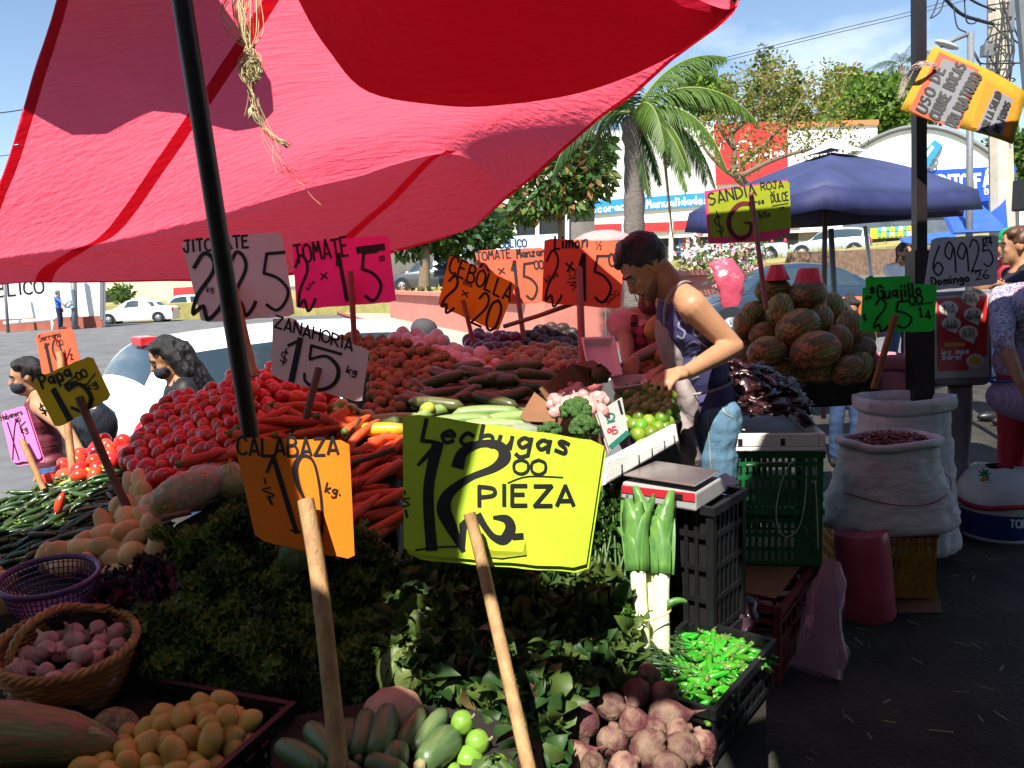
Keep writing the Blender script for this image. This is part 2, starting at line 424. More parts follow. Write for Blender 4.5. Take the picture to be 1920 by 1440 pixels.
def sign(name, quad, D, cm, strokes, stick, label, extra=None, bend=0, sheets=1, stick_mat=None, group=None, cat='price sign', thick=.0022, corner=.01):
    """price card (TL,TR,BR,BL pixels; D one depth or three for TL,TR,BL) on a stick [(px,py,d) ...], lettering inked on it"""
    Ds = D if hasattr(D, '__len__') else (D, D, D)
    pl = Pl(P(*quad[0], Ds[0]), P(*quad[1], Ds[1]), P(*quad[3], Ds[2]))
    c = [pl.at(*q) for q in quad]; ctr = sum(c, V()) / 4
    ux = (c[1] - c[0]).normalized(); L = (c[1] - c[0]).length; nrm = pl.n
    def warp(p):                                  # the card bows about its stick side
        t = (p - ctr).dot(ux) / (L / 2); return p - nrm * (bend * t * t)
    def at(px, py, off=0.0): return warp(pl.at(px, py)) + nrm * off
    root = thing(name, (stick[-1] and P(*stick[-1])) if stick else ctr, label, cat, group)
    for s_ in range(sheets):
        mb = MB(); n = 14; rows = []
        o_ = s_ * .006; sh = V((.006*s_, 0, -.012*s_))
        # outline with slightly clipped corners, as a grid across the card
        for i in range(n + 1):
            t = i / n; a = c[0].lerp(c[1], t); b = c[3].lerp(c[2], t)
            e = .0
            edge = min(t, 1 - t) * L
            if edge < corner: e = corner * (1 - math.sqrt(max(0, 1 - (1 - edge/corner)**2)))
            d = (b - a).normalized(); wob = .0012 * math.sin(i*1.7 + s_)
            a2 = a + d * (e + wob); b2 = b - d * (e + wob)
            rows.append([warp(a2.lerp(b2, k / 6) + sh) - nrm * o_ for k in range(7)])
        mb.grid(rows)
        ob = mb.build('card', cm, root, smooth=False); solid(ob, thick, -1)
        # solidify must push away from the camera
        me = ob.data; me.update()
        if me.polygons[0].normal.dot(nrm) < 0: me.flip_normals()
    if strokes:
        inks = {}
        for st in strokes:
            inks.setdefault(st[3] if len(st) > 3 else M_ink, []).append(st[:3])
        for m_, ss in inks.items():
            ribbons(MB(), ss, at).build('lettering', m_, root, smooth=False)
    if stick:
        mb = MB(); pts = [P(*q[:3]) for q in stick]; r = stick[0][3] if len(stick[0]) > 3 else .011
        mb.tube(catmull(pts, 4), r, 8)
        mb.build('stick', stick_mat or M_wood, root, sharp=50)
    if extra: extra(root, at)
    return root, at
# ================================================================ THE STREET BEHIND
M_conc = mat('concrete', (.34, .33, .30), .9, var=.3, scale=3, bump=.3, bscale=60); M_pave = mat('pavement_concrete', (.40, .37, .31), .9, var=.25, scale=1.2, bump=.2)
M_pinkw = mat('pink_painted_wall', (.62, .22, .17), .85, var=.2, scale=1.5, bump=.2); M_kerb = mat('kerb_red', (.42, .10, .08), .85, var=.3, scale=3)
M_white = mat('white_plaster', (.78, .78, .76), .85, var=.08, scale=.8); M_brick = mat('red_brown_paint', (.36, .11, .07), .85, var=.3, scale=2)
M_dry = mat('dry_grass', (.34, .28, .10), .95, col2=(.20, .20, .06), scale=2.5, bump=.6, bscale=30, detail=8); M_rock = mat('brown_stone', (.24, .15, .10), .9, var=.5, scale=5, bump=.8, bscale=12)
M_blk = mat('dark_opening', (.02, .022, .025), .4); M_glass = mat('dark_glass', (.03, .05, .065), .08, spec=.7); M_bsign = mat('blue_sign', (.03, .25, .55), .5); M_rsign = mat('red_sign', (.62, .035, .04), .5, var=.1, scale=1)
M_steel = mat('grey_steel', (.16, .17, .18), .5, var=.2); M_wpaint = mat('white_paint', (.75, .76, .77), .5)
def vwall(name, a, b, z0, z1, th, m, parent=None):
    """upright wall from ground point a to b"""
    a = V((a[0], a[1], 0)); b = V((b[0], b[1], 0)); d = (b - a).normalized(); n = V((d.y, -d.x, 0))
    if n.dot(CP - a) < 0: n = -n
    mb = MB(); mb.prism([V((a.x, a.y, z0)), V((b.x, b.y, z0)), V((b.x, b.y, z1)), V((a.x, a.y, z1))], n * th); return mb.build(name, m, parent, smooth=False)
def facade(name, D0, D1, px0, px1, pyb, label, cat='building'):
    """a facade plane seen between two pixel columns; returns root, plane, helper adding flat pieces proud of it"""
    a, b = P(px0, pyb, D0), P(px1, pyb, D1); pl = Pl(a, b, a + V((0, 0, 1)))
    root = thing(name, a, label, cat)
    def add(nm, pts, m, off=0.0, th=.06):
        mb = MB(); mb.prism([pl.at(x, y, off) for x, y in pts], pl.n * -th); return mb.build(nm, m, root, smooth=False)
    return root, pl, add
# raised planted block with its retaining walls
A_ = G(745, 598, -.2); B_ = G(1012, 655, -.25); C_ = V((7.5, 21, 0)); D_ = V((13.5, 37.5, 0)); E_ = V((26, 40, 0))
line = [V((-34, 46, 0)), V((-9, 41, 0)), V((A_.x - .4, A_.y + 3.4, 0)), V((A_.x, A_.y, 0)), V((B_.x, B_.y, 0)), C_, D_, E_, V((60, 44, 0))]
mb = MB(); back = [V((60, 130, 0)), V((-34, 130, 0))]; top = [V((p.x, p.y, zp(p.x) - .03)) for p in line + back]
nt_ = len(top); low_ = [V((p.x, p.y, -1.2)) for p in top]
mb.add(top + low_, [tuple(range(nt_))] + [(i, i + nt_, (i+1) % nt_ + nt_, (i+1) % nt_) for i in range(nt_)]); tag(mb.build('terrain', M_dry, smooth=False), kind='structure')
root = thing('retaining_wall', V((A_.x, A_.y, -.3)), 'pink painted retaining wall of the raised planted block', 'wall')
for i in range(2, 5): vwall('wall', line[i], line[i+1], -.8, zp(line[i].x if i < 4 else 2) + .02, .3, M_pinkw, root)
for i in range(2, 5): vwall('coping', line[i] + (V((0,-.05,0))), line[i+1] + V((0,-.05,0)), zp(line[i].x if i < 4 else 2) + .02, zp(line[i].x if i < 4 else 2) + .14, .42, M_pinkw, root)
root = thing('retaining_wall', V((D_.x, D_.y, .5)), 'brown stone retaining wall below the parked silver cars', 'wall')
vwall('wall', C_, D_, -.2, 1.25, .4, M_rock, root); vwall('wall', D_, E_, -.2, zp(18) - .1, .4, M_rock, root); vwall('wall', E_, line[8], -.2, zp(30), .4, M_rock, root)
# pavement in front of it
mb = MB(); pv = [G(640, 570, -.2), G(745, 590, -.2), G(1000, 650, -.25), G(1180, 720, -.3), G(1120, 760, -.4), G(830, 660, -.3), G(690, 607, -.2), G(600, 578, -.2)]
pv = [V((p.x, p.y, -.12)) for p in pv]; mb.prism(pv, (0, 0, -.5)); tag(mb.build('pavement', M_pave, smooth=False), kind='structure')
mb = MB(); mb.tube([V((p.x, p.y, -.13)) for p in (pv[4], pv[5], pv[6], pv[7])], .10, 6); tag(mb.build('kerb', M_kerb), kind='structure')
mb = MB(); mb.lathe([(.42, 0), (.45, .1), (.40, .5), (.46, .55), (.46, .62), (.2, .63)], 18, G(620, 588, -.2)); tag(mb.build('bollard', M_pinkw, sharp=40), 'stubby pink concrete bollard at the pavement corner', 'bollard')
mb = MB(); k1, k2 = P(1560, 533, 27), P(1690, 520, 30); 
for a, b, z_ in ((V((4, 14, 0)), V((12.2, 29, 0)), 0), (V((12.2, 29, 0)), V((30, 37, 0)), 0)): mb.prism([V((a.x, a.y, zg(a.x, a.y) + .10)), V((b.x, b.y, zg(b.x, b.y) + .10)), V((b.x + .6, b.y + .5, zg(b.x, b.y) + .10)), V((a.x + .3, a.y + .8, zg(a.x, a.y) + .10))], (0, 0, -.4))
tag(mb.build('kerb_strip', M_pave, smooth=False), kind='structure')
# ---------------------------------------------------------------- buildings
# left white wall with big black letters
root, pl, add = facade('white_wall', 37, 37, -160, 192, 616, 'white painted street wall with black letters and a red brown base', 'wall')
add('wall', [(-160, 470), (192, 470), (192, 628), (-160, 640)], M_white, 0, .3); add('base_band', [(-160, 604), (192, 592), (192, 629), (-160, 641)], M_brick, .05, .05)
add('edge_post', [(187, 470), (193, 470), (193, 600), (187, 600)], M_steel, .07, .05)
ribbons(MB(), write('PUBLICO', -48, 560, 84, 548, 24, 4), lambda x, y, o_=0: pl.at(x, y, o_ + .01)).build('lettering', M_ink, root, False)
mb = MB(); mb.tube([P(8, 606, 36.2), P(104, 598, 36.2)], .09, 6); mb.tube([P(14, 606, 36.2), P(16, 628, 36.2)], .06, 6); mb.tube([P(98, 600, 36.2), P(99, 622, 36.2)], .06, 6); tag(mb.build('street_rail', M_wpaint), 'low white rail in front of the lettered wall', 'rail')
mb = MB(); mb.tube([P(141, 622, 36), P(137, 500, 36)], .14, 8); o = tag(mb.build('street_post', M_steel), 'dark grey post beside the man in blue', 'post')
mb = MB(); mb.box(P(127, 560, 35.8), (.55, .25, .9)); o = tag(mb.build('wall_phone', mat('pale_blue_panel', (.45, .55, .62), .5), smooth=False), 'pale wall telephone box the man in blue is using', 'telephone'); bevel(o, .04)
mb = MB(); mb.tube([P(16, 628, 35.5), P(6, 500, 35.5)], .07, 8); tag(mb.build('thin_post', M_steel), 'thin grey post at the far left before the white wall', 'post')
# low roofs behind the white sedan
root, pl, add = facade('low_building', 60, 60, 190, 420, 575, 'low pale yellow building with red shop front behind the white cars')
add('wall', [(150, 480), (470, 470), (470, 580), (150, 590)], mat('cream_plaster', (.62, .55, .38), .85, var=.2, scale=.5), 0, 3); add('awning', [(325, 540), (420, 534), (420, 552), (325, 556)], M_rsign, .3, .3); add('dark_opening', [(195, 545), (245, 543), (245, 575), (195, 577)], M_blk, .05, .04)
add('red_panel', [(330, 555), (352, 554), (352, 570), (330, 571)], M_rsign, .1, .08)
# long white store with a blue strip sign and red panel
root, pl, add = facade('white_store', 60, 64, 820, 1640, 480, 'long white store with a blue strip sign, red panel and red shopfronts', 'store')
add('wall', [(820, 262), (1110, 246), (1480, 232), (1645, 228), (1645, 430), (1110, 452), (820, 470)], M_white, 0, 8)
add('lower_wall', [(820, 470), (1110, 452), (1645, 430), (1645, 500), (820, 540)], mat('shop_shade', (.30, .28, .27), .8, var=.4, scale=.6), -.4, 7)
add('roof_trim', [(1478, 229), (1648, 224), (1648, 234), (1478, 239)], mat('orange_trim', (.60, .20, .08), .8), .15, .3)
add('blue_strip', [(1080, 379), (1325, 361), (1325, 385), (1080, 404)], M_bsign, .2, .18)
ribbons(MB(), [(p, w_, s_) for p, w_, s_ in write('Telas·Decoracion·Manualidades', 1040, 404, 1330, 381, 15, 3)], lambda x, y, o_=0: pl.at(x, y, .21 + o_*6)).build('lettering', M_wpaint, root, False)
add('red_panel', [(1340, 232), (1476, 226), (1478, 338), (1344, 346)], M_rsign, .25, .22)
SCRIPT = [([(1372, 262), (1352, 270), (1348, 300), (1362, 322), (1384, 330)], 3, False), ([(1384, 318), (1380, 290), (1386, 268), (1404, 266), (1408, 280), (1388, 292)], 3.4, False)] + write('arisina', 1402, 303, 1472, 292, 17, 3, .2)
ribbons(MB(), SCRIPT, lambda x, y, o_=0: pl.at(x, y, .26 + o_*6)).build('lettering', M_wpaint, root, False)
for x0, x1 in ((1110, 1165), (1172, 1255), (1262, 1300), (1310, 1400), (1410, 1500)):
    k = (x0 - 1110) * -.042; add('fascia', [(x0, 421 + k), (x1, 421 + k - 2), (x1, 438 + k - 2), (x0, 438 + k)], M_rsign, .22, .2)
    add('shop_opening', [(x0 + 3, 439 + k), (x1 - 3, 438 + k - 2), (x1 - 3, 492 + k), (x0 + 3, 494 + k)], M_blk, -.35, .05)
for i, x0 in enumerate((1116, 1128, 1150, 1180, 1272, 1278, 1286, 1330, 1350)): add('hanging_cloth', [(x0, 446), (x0 + 7, 446), (x0 + 7, 480), (x0, 480)], mat('cloth_%d' % (i % 4) if 0 else ['blue_fabric', 'red_fabric', 'white_fabric', 'dark_fabric'][i % 4], [(.05, .12, .4), (.4, .05, .06), (.6, .6, .6), (.05, .05, .09)][i % 4], .8), -.28, .05)
for x0 in (1104, 1166, 1256, 1302, 1403): add('column', [(x0, 412), (x0 + 6, 412), (x0 + 6, 500), (x0, 500)], M_white, .3, .28)
# parking building with the banner, left of the store
root, pl, add = facade('parking_building', 47, 47, 700, 1115, 490, 'dark open parking building with white columns behind the trees', 'building')
add('wall', [(700, 380), (1115, 365), (1115, 490), (700, 520)], mat('parking_wall', (.17, .16, .15), .85, var=.4, scale=.6), -.3, 5)
for x0 in (885, 908, 962, 1004, 1060): add('column', [(x0, 380), (x0 + 7, 380), (x0 + 7, 480), (x0, 482)], M_white, .05, .3)
add('roof_band', [(700, 372), (1115, 357), (1115, 378), (700, 394)], M_white, .4, .6)
for x0, x1 in ((915, 960), (970, 1002), (1013, 1058)): add('grille', [(x0, 396), (x1, 394), (x1, 440), (x0, 442)], M_blk, -.2, .08)
root, pl, add = facade('parking_banner', 45, 45, 855, 1045, 470, 'white and pale blue banner with parking lettering', 'banner')
add('cloth', [(848, 448), (1050, 438), (1050, 470), (848, 480)], mat('pale_blue_cloth', (.62, .72, .82), .7, col2=(.40, .55, .75), scale=.6), 0, .05)
ribbons(MB(), write('ESTACIONAMIENTO PÚBLICO', 790, 472, 988, 462, 14, 2.6), lambda x, y, o_=0: pl.at(x, y, .01 + o_*5)).build('lettering', mat('blue_black_ink', (.02, .03, .10), .6), root, False)
# arched hall with the blue band
root, pl, add = facade('arched_hall', 56, 50, 1580, 1900, 460, 'white arched hall with a blue credit sign band', 'store')
arch = [(1560 + 345 * t, 330 - 92 * math.sin(math.pi * min(max(t, 0), 1)) ** .8 + 10 * (t - .5)) for t in [i / 16 for i in range(17)]]
add('arch_wall', [(1560, 330)] + arch[1:-1] + [(1905, 335), (1905, 318 + 70), (1560, 404)][:3], M_white, 0, 6)
mb = MB(); mb.tube([pl.at(x, y - 1, .1) for x, y in arch], .16, 6); mb.build('arch_rim', M_steel, root)
add('blue_band', [(1700, 322), (1905, 310), (1905, 380), (1700, 392)], mat('deep_blue_sign', (.012, .07, .42), .5), .12, .1)
ribbons(MB(), write('CREDITO FÁC', 1712, 357, 1876, 348, 24, 5.5), lambda x, y, o_=0: pl.at(x, y, .13 + o_*6)).build('lettering', M_wpaint, root, False)
ribbons(MB(), write('EXPANDE', 1846, 364, 1882, 361, 9, 2.4), lambda x, y, o_=0: pl.at(x, y, .13 + o_*6)).build('lettering', M_wpaint, root, False)
add('card_emblem', [(1752, 262), (1767, 272), (1738, 318), (1718, 300)], M_bsign, .35, .3); add('card_stripe', [(1747, 272), (1752, 276), (1730, 306), (1726, 302)], M_wpaint, .38, .02)
mb = MB(); mb.tube([pl.at(x, y, .3) for x, y in [(1748, 300), (1757, 296), (1758, 306), (1748, 318), (1740, 312)]], .07, 5); mb.build('hook', M_steel, root)
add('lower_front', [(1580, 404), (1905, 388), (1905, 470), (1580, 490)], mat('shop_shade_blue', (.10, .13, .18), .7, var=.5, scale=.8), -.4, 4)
add('yellow_fascia', [(1632, 428), (1716, 424), (1716, 444), (1632, 448)], mat('shop_yellow', (.62, .50, .03), .6), .1, .1)
cs = [(.05, .35, .55), (.45, .6, .05), (.1, .45, .25), (.7, .7, .7)]
for i in range(9):
    for j in range(2): add('colour_tile', [(1646 + i*8, 426 + j*10 - i*.4), (1652 + i*8, 426 + j*10 - i*.4), (1652 + i*8, 434 + j*10 - i*.4), (1646 + i*8, 434 + j*10 - i*.4)], mat(['tile_blue', 'tile_lime', 'tile_green', 'tile_white'][(i*3 + j*2) % 4], cs[(i*3 + j*2) % 4], .5), .22, .06)
add('yellow_column', [(1708, 440), (1720, 440), (1720, 490), (1708, 491)], mat('shop_yellow2', (.62, .50, .03), .6), .05, .1)
for x0 in (1650, 1668, 1684): add('white_notice', [(x0, 462), (x0+9, 462), (x0+9, 470), (x0, 470)], M_wpaint, .05, .05)
for nm, q, lb in (('blue_tarp', [(1775, 405, 13.5), (1838, 378, 15), (1886, 372, 14), (1890, 432, 13), (1790, 436, 13)], 'bright blue tarp of a far stall right of the blue umbrella'), ('blue_tarp', [(1690, 445, 17), (1790, 432, 17), (1795, 452, 16.5), (1700, 462, 16.5)], 'lower blue tarp strip behind the number sheet')):
    mb = MB(); pts = [P(*p) for p in q]; mb.prism(pts, (0, .1, -.02)); tag(mb.build(nm, mat('blue_tarp_cloth', (.035, .11, .46), .6, var=.25, scale=3), smooth=False), lb, 'tarp')
# ---------------------------------------------------------------- vegetation
M_trunk = mat('bark', (.20, .15, .10), .95, col2=(.10, .075, .05), scale=14, bump=.8, bscale=30, stretch=(3, 3, .6)); M_palmt = mat('palm_bark', (.17, .145, .125), .95, col2=(.085, .07, .06), scale=10, bump=.8, bscale=18, stretch=(1, 1, 4))
def crown(mats, blobs, n, leaf, seed=1, elong=1.6, droop=.2, hollow=.55):
    r = random.Random(seed); mb = MB(); tot = sum(b[1]**2 for b in blobs)
    for c, rad in blobs:
        for _ in range(int(n * rad * rad / tot)):
            d = V((r.gauss(0, 1), r.gauss(0, 1), r.gauss(0, 1))).normalized(); k = rad * (hollow + (1 - hollow) * r.random()**.5)
            if noise.noise((c + d * rad) * (2.6 / max(rad, .3)) + V((seed, 0, 0))) < -.12: continue
            p = c + V((d.x*k, d.y*k, d.z*k*.8)); s = leaf * r.uniform(.6, 1.35)
            u = (d*.7 + V((r.gauss(0, .8), r.gauss(0, .8), r.gauss(-droop, .6)))).normalized(); w_ = u.cross(V((r.gauss(0, 1), r.gauss(0, 1), r.gauss(0, 1)))).normalized()
            mb.cur = min(len(mats) - 1, int(r.random() * len(mats)))
            mb.add([p, p + u*s*elong*.5 + w_*s*.4, p + u*s*elong, p + u*s*elong*.5 - w_*s*.4], [(0, 1, 2, 3)])
    return mb
def tree(name, label, base, trunk, limbs, blobs, mats, n, leaf, seed=1, tr=.2, cat='tree', group=None, **kw):
    root = thing(name, base, label, cat, group); mb = MB()
    mb.tube(catmull([V(p) for p in trunk], 4), [tr * (1 - .5 * i / (4*(len(trunk)-1))) for i in range(4*(len(trunk)-1)+1)], 10)
    for lm in limbs: mb.tube(catmull([V(p) for p in lm], 4), [tr * .42 * (1 - .8 * i / (4*(len(lm)-1))) + .008 for i in range(4*(len(lm)-1)+1)], 7)
    mb.build('trunk', M_trunk, root); crown(mats, blobs, n, leaf, seed, **kw).build('crown', mats, root)
    return root
def lf(name, c, tl=.3): return mat(name, c, .5, spec=.35, transl=tl)
L1, L2, L3 = lf('leaf_green', (.045, .105, .018)), lf('leaf_dark', (.020, .055, .012)), lf('leaf_bright', (.10, .17, .025)); L4, L5 = lf('leaf_yellow_green', (.19, .19, .035)), lf('leaf_straw', (.26, .20, .06)); L6 = lf('leaf_rust', (.24, .13, .05)); L7 = lf('leaf_lime', (.15, .25, .03), .4)
# mango tree before the store
c = lambda x, y, d: P(x, y, d)
tree('mango_tree', 'dense dark mango tree with rusty young leaves right of the tarp edge', V((*c(1052, 440, 24).xy, zp(2))), [V((*c(1052, 440, 24).xy, zp(2))), c(1050, 420, 24), c(1050, 380, 24)], [[c(1050, 400, 24), c(1020, 370, 24), c(1000, 340, 24)], [c(1050, 395, 24), c(1085, 350, 24), c(1100, 310, 24)]],
     [(c(1090, 300, 24), .95), (c(1050, 330, 23.8), 1.0), (c(1110, 335, 23.6), .7), (c(1010, 370, 23.6), .8), (c(1120, 280, 24.5), .6), (c(1075, 365, 23.3), .7), (c(980, 390, 24), .55), (c(1060, 290, 24.4), .7)], [L1, L2, L1, L2, L3, L6], 5200, .17, 2, tr=.11, droop=.8, elong=2.0)
# feathery yellow-green tree over the umbrella
tb_ = V((*c(1400, 400, 30).xy, 1.2))
tree('feathery_tree', 'sparse feathery tree with twisted branches before the red panel', tb_, [tb_, c(1398, 360, 30), c(1385, 335, 30), c(1372, 318, 30)],
     [[c(1385, 335, 30), c(1350, 310, 30), c(1320, 275, 30), c(1312, 230, 30)], [c(1375, 322, 30), c(1378, 280, 30), c(1372, 240, 30), c(1395, 190, 30)], [c(1372, 320, 30), c(1430, 275, 30), c(1470, 235, 30), c(1540, 210, 30)], [c(1390, 330, 29), c(1450, 300, 29), c(1520, 280, 29), c(1570, 275, 29)], [c(1372, 250, 30), c(1420, 200, 30), c(1450, 160, 30), c(1440, 120, 30)], [c(1470, 235, 30), c(1500, 190, 30), c(1530, 140, 30)], [c(1378, 280, 30), c(1350, 240, 30), c(1340, 190, 30)]],
     [(c(1420, 170, 30), 1.5), (c(1370, 200, 30), 1.1), (c(1480, 190, 30), 1.3), (c(1545, 150, 31), 1.1), (c(1560, 210, 30), 1.1), (c(1520, 260, 29.5), 1.1), (c(1440, 260, 29.5), 1.1), (c(1340, 240, 30), 1.0), (c(1450, 130, 31), .9), (c(1590, 260, 30), .8), (c(1400, 300, 29.5), .7)], [L4, L4, L5, L3], 8500, .10, 5, tr=.24, hollow=.15, droop=.5)
# conifers, green wood and the far palm
for (x, yt, yb, d, w_, lb) in ((1432, 78, 210, 75, 2.0, 'tall pointed conifer rising behind the feathery tree'), (1490, 120, 240, 78, 1.2, 'thin narrow conifer right of the tall pointed one')):
    b_ = P(x, 300, d); t_ = P(x, yt, d); h_ = t_.z - b_.z; root = thing('conifer', b_, lb, 'tree'); mb = MB(); mb.tube([b_, t_], [.4, .05], 6); mb.build('trunk', M_trunk, root)
    bl = [(b_.lerp(t_, .35 + .065*i) + V((.3*math.sin(i*2.1), 0, 0)), w_ * (1.05 - i*.088) * (.85 + .25*(i % 2))) for i in range(10)]; crown([L2, L1, L4], bl, 1500, .42, 7, droop=.3).build('crown', [L2, L1, L4], root)
for k, (x, y, d, r_, lb) in enumerate([(1630, 215, 70, 3.6, 'bright green bushy tree left of the dark post'), (1690, 205, 72, 3.4, 'bright green bushy tree just behind the dark post'), (1600, 175, 78, 2.6, 'small olive tree above the orange roof edge'), (1905, 310, 60, 2.6, 'green bush at the right edge behind the utility pole'), (1320, 185, 80, 3.0, 'green tree behind the palm fronds')]):
    cc_ = P(x, y, d); b_ = V((cc_.x, cc_.y, 2)); tree('bushy_tree', lb, b_, [b_, b_.lerp(cc_, .6), cc_], [], [(cc_ + V((r_*.6*math.sin(i*2.4), r_*.3*math.cos(i*2.4), r_*.45*math.cos(i*1.7))), r_*(.5 + .18*(i % 3))) for i in range(9)], [[L1, L3, L7, L7], [L7, L3, L7, L1], [L4, L7, L5], [L1, L3], [L7, L3]][k], 4200, .42, 11 + k, tr=.3, hollow=.35)
def frond(mb, base, dirv, L, droop, wd, n=26, curlup=.0, side=None):
    d = dirv.normalized(); pts = []; p = V(base); v = V(d); st = L / n
    for i in range(n + 1):
        pts.append(V(p)); v = (v + V((0, 0, -droop / n))).normalized(); p = p + v * st
    mb.cur = 1; mb.tube(pts, [.03 * (1 - i/(n+1)) + .006 for i in range(n + 1)], 5); mb.cur = 0
    for i in range(3, n + 1):
        t = i / n; v = (pts[min(i+1, n)] - pts[i-1]).normalized(); sd = v.cross(V((0, 0, 1))); sd = sd.normalized() if sd.length > .05 else V((1, 0, 0))
        ll = wd * (math.sin(math.pi * (.12 + .83 * t)) ** .7)
        for s_ in (-1, 1):
            for q in range(3):
                o_ = pts[i-1].lerp(pts[i], q/3); e = (sd * s_ * .75 + v * .65 + V((0, 0, -.35 - .35*rnd.random()))).normalized(); m_ = o_ + e * ll * .55 + V((0, 0, -.02)); tip = o_ + e * ll + V((0, 0, -ll * .35))
                w2 = v * .016; mb.add([o_ - w2, o_ + w2, m_ + w2, m_ - w2, tip], [(0, 1, 2, 3), (3, 2, 4)])
    return mb
M_fr = lf('palm_frond', (.075, .14, .018), .35); M_frd = lf('palm_frond_dark', (.03, .07, .016), .25); M_rach = mat('frond_rib', (.16, .20, .05), .6); M_dryf = lf('dry_frond', (.42, .27, .09), .3)
pb_ = V((*P(1186, 470, 16).xy, .6)); ptop = P(1190, 222, 16)
root = thing('palm_tree', pb_, 'tall palm with drooping fronds in front of the white store', 'palm tree')
mb = MB(); hh_ = [pb_, pb_.lerp(ptop, .4), pb_.lerp(ptop, .75), ptop]; mb.tube(catmull(hh_, 8), [.215 + .012*math.sin(i*2.3) + (.05 if i > 19 else 0) for i in range(25)], 14); mb.build('trunk', M_palmt, root)
FR = [((.9, -.2, .9), 3.2, 2.0, .8, 0), ((1, -.5, .55), 2.9, 2.4, .8, 0), ((.8, -.7, .15), 2.3, 2.4, .7, 0), ((.9, .3, .35), 2.8, 2.4, .8, 1), ((.55, -.8, -.1), 2.2, 1.5, .65, 0), ((-.6, -.5, .8), 2.8, 2.2, .8, 0), ((-.9, .1, .4), 2.6, 2.2, .8, 1), ((.2, -.9, .6), 2.3, 2.6, .7, 0), ((-.3, .8, .8), 2.6, 2.2, .8, 1), ((.5, .8, .7), 2.8, 2.2, .8, 1), ((.25, -.4, -.6), 1.9, .8, .5, 1), ((.12, -.3, -.9), 2.0, .3, .45, 1), ((-.2, -.4, 1), 2.6, 2.0, .7, 1), ((.6, .1, 1.2), 2.8, 1.6, .8, 0), ((.4, -.6, -.2), 2.6, 1.6, .6, 0), ((.75, -.3, .1), 2.8, 2.2, .75, 1)]
for (d, L, dr, wd, dk) in FR:
    mb = MB(); frond(mb, ptop + V((0, 0, .08)), V(d), L * .9, dr, wd * .75); mb.build('frond', [M_frd if dk else M_fr, M_rach], root)
mb = MB(); frond(mb, P(1240, 235, 15.7), V((.1, 0, -1)), 2.3, .1, .32); mb.cur = 1; mb.tube([ptop, P(1222, 222, 15.8), P(1240, 235, 15.7)], .02, 5); mb.build('dry_frond', [M_dryf, M_dryf], root)
pb2 = P(1690, 170, 80); root = thing('palm_tree', V((pb2.x, pb2.y, 2)), 'small distant palm against the sky left of the post', 'palm tree'); mb = MB(); mb.tube([V((pb2.x, pb2.y, 2)), P(1690, 125, 80)], .35, 8); mb.build('trunk', M_palmt, root)
mb = MB()
for i in range(13): a = i * 2.4; frond(mb, P(1690, 125, 80), V((math.cos(a), math.sin(a)*.6, .35 + .7*(i % 3))), 3.6, 1.8, 1.0, 12)
for v_ in (0,): mb.build('fronds', [M_frd, M_rach], root)
# street trees above the grey hatchback
for k, (x, yb_, d, lb) in enumerate([(795, 545, 32, 'slim street tree with dark crown in front of the grey car'), (848, 520, 34, 'street tree with dark crown right of the grey car')]):
    b_ = P(x, yb_, d); t_ = P(x + 4, 430, d); tree('street_tree', lb, b_, [b_, b_.lerp(t_, .5), t_], [[t_, P(x-30, 400, d), P(x-50, 380, d)], [t_, P(x+30, 400, d), P(x+60, 370, d)]], [(P(x - 30 + 22*i, 452 - 14*(i % 3), d + (i % 2)), .85) for i in range(6)] + [(P(x, 400, d), 1.6)], [L2, L2, L1], 2600, .26, 21 + k, tr=.27, hollow=.3)
mb = crown([L1, L3], [(P(700, 500, 50), 1.5), (P(720, 520, 50), 1.2), (P(175 + 10, 548, 55), .1)], 500, .3, 3); tag(mb.build('shrub', [L1, L3]), 'green shrub behind the magenta tomato sign', 'shrub')
mb = crown([L3, L1], [(P(222, 553, 48), .55), (P(232, 548, 48), .6)], 400, .2, 4); tag(mb.build('shrub', [L3, L1]), 'bright green shrub behind the white sedan', 'shrub')
for k, (x, y, d, r_, lb) in enumerate([(1310, 497, 20, .9, 'flowering bush with white blossom behind the man'), (1390, 480, 21, .75, 'pale green flowering bush beside the sign stick'), (1375, 520, 16, .5, 'small mixed flowering plant behind the pink bags')]):
    cc_ = P(x, y, d); mb = crown([L3, L1, mat('blossom_white', (.7, .68, .6), .7), mat('blossom_pink', (.7, .25, .35), .7)], [(cc_ + V((.4*r_*math.sin(i*2.4), 0, .4*r_*math.cos(i*2.4))), r_*.6) for i in range(5)], 900, .10, 30 + k); tag(mb.build('flowering_bush', [L3, L1, MATS['blossom_white'], MATS['blossom_pink']]), lb, 'bush')
tufts = MB(); rr = random.Random(3)
for i in range(2600):
    x, y = rr.uniform(-6, 26), rr.uniform(31, 46)
    if y < 31 + (x - 6) * .9 and x > 6: continue
    p = V((x, y, zp(x) - .02)); a = rr.uniform(0, 6.28); h_ = rr.uniform(.08, .3); w_ = V((math.cos(a), math.sin(a), 0)) * .06; tufts.add([p - w_, p + w_, p + V((rr.gauss(0, .05), rr.gauss(0, .05), h_))], [(0, 1, 2)])
tag(tufts.build('dry_grass', M_dry), 'dry yellow grass on the raised block', kind='stuff')
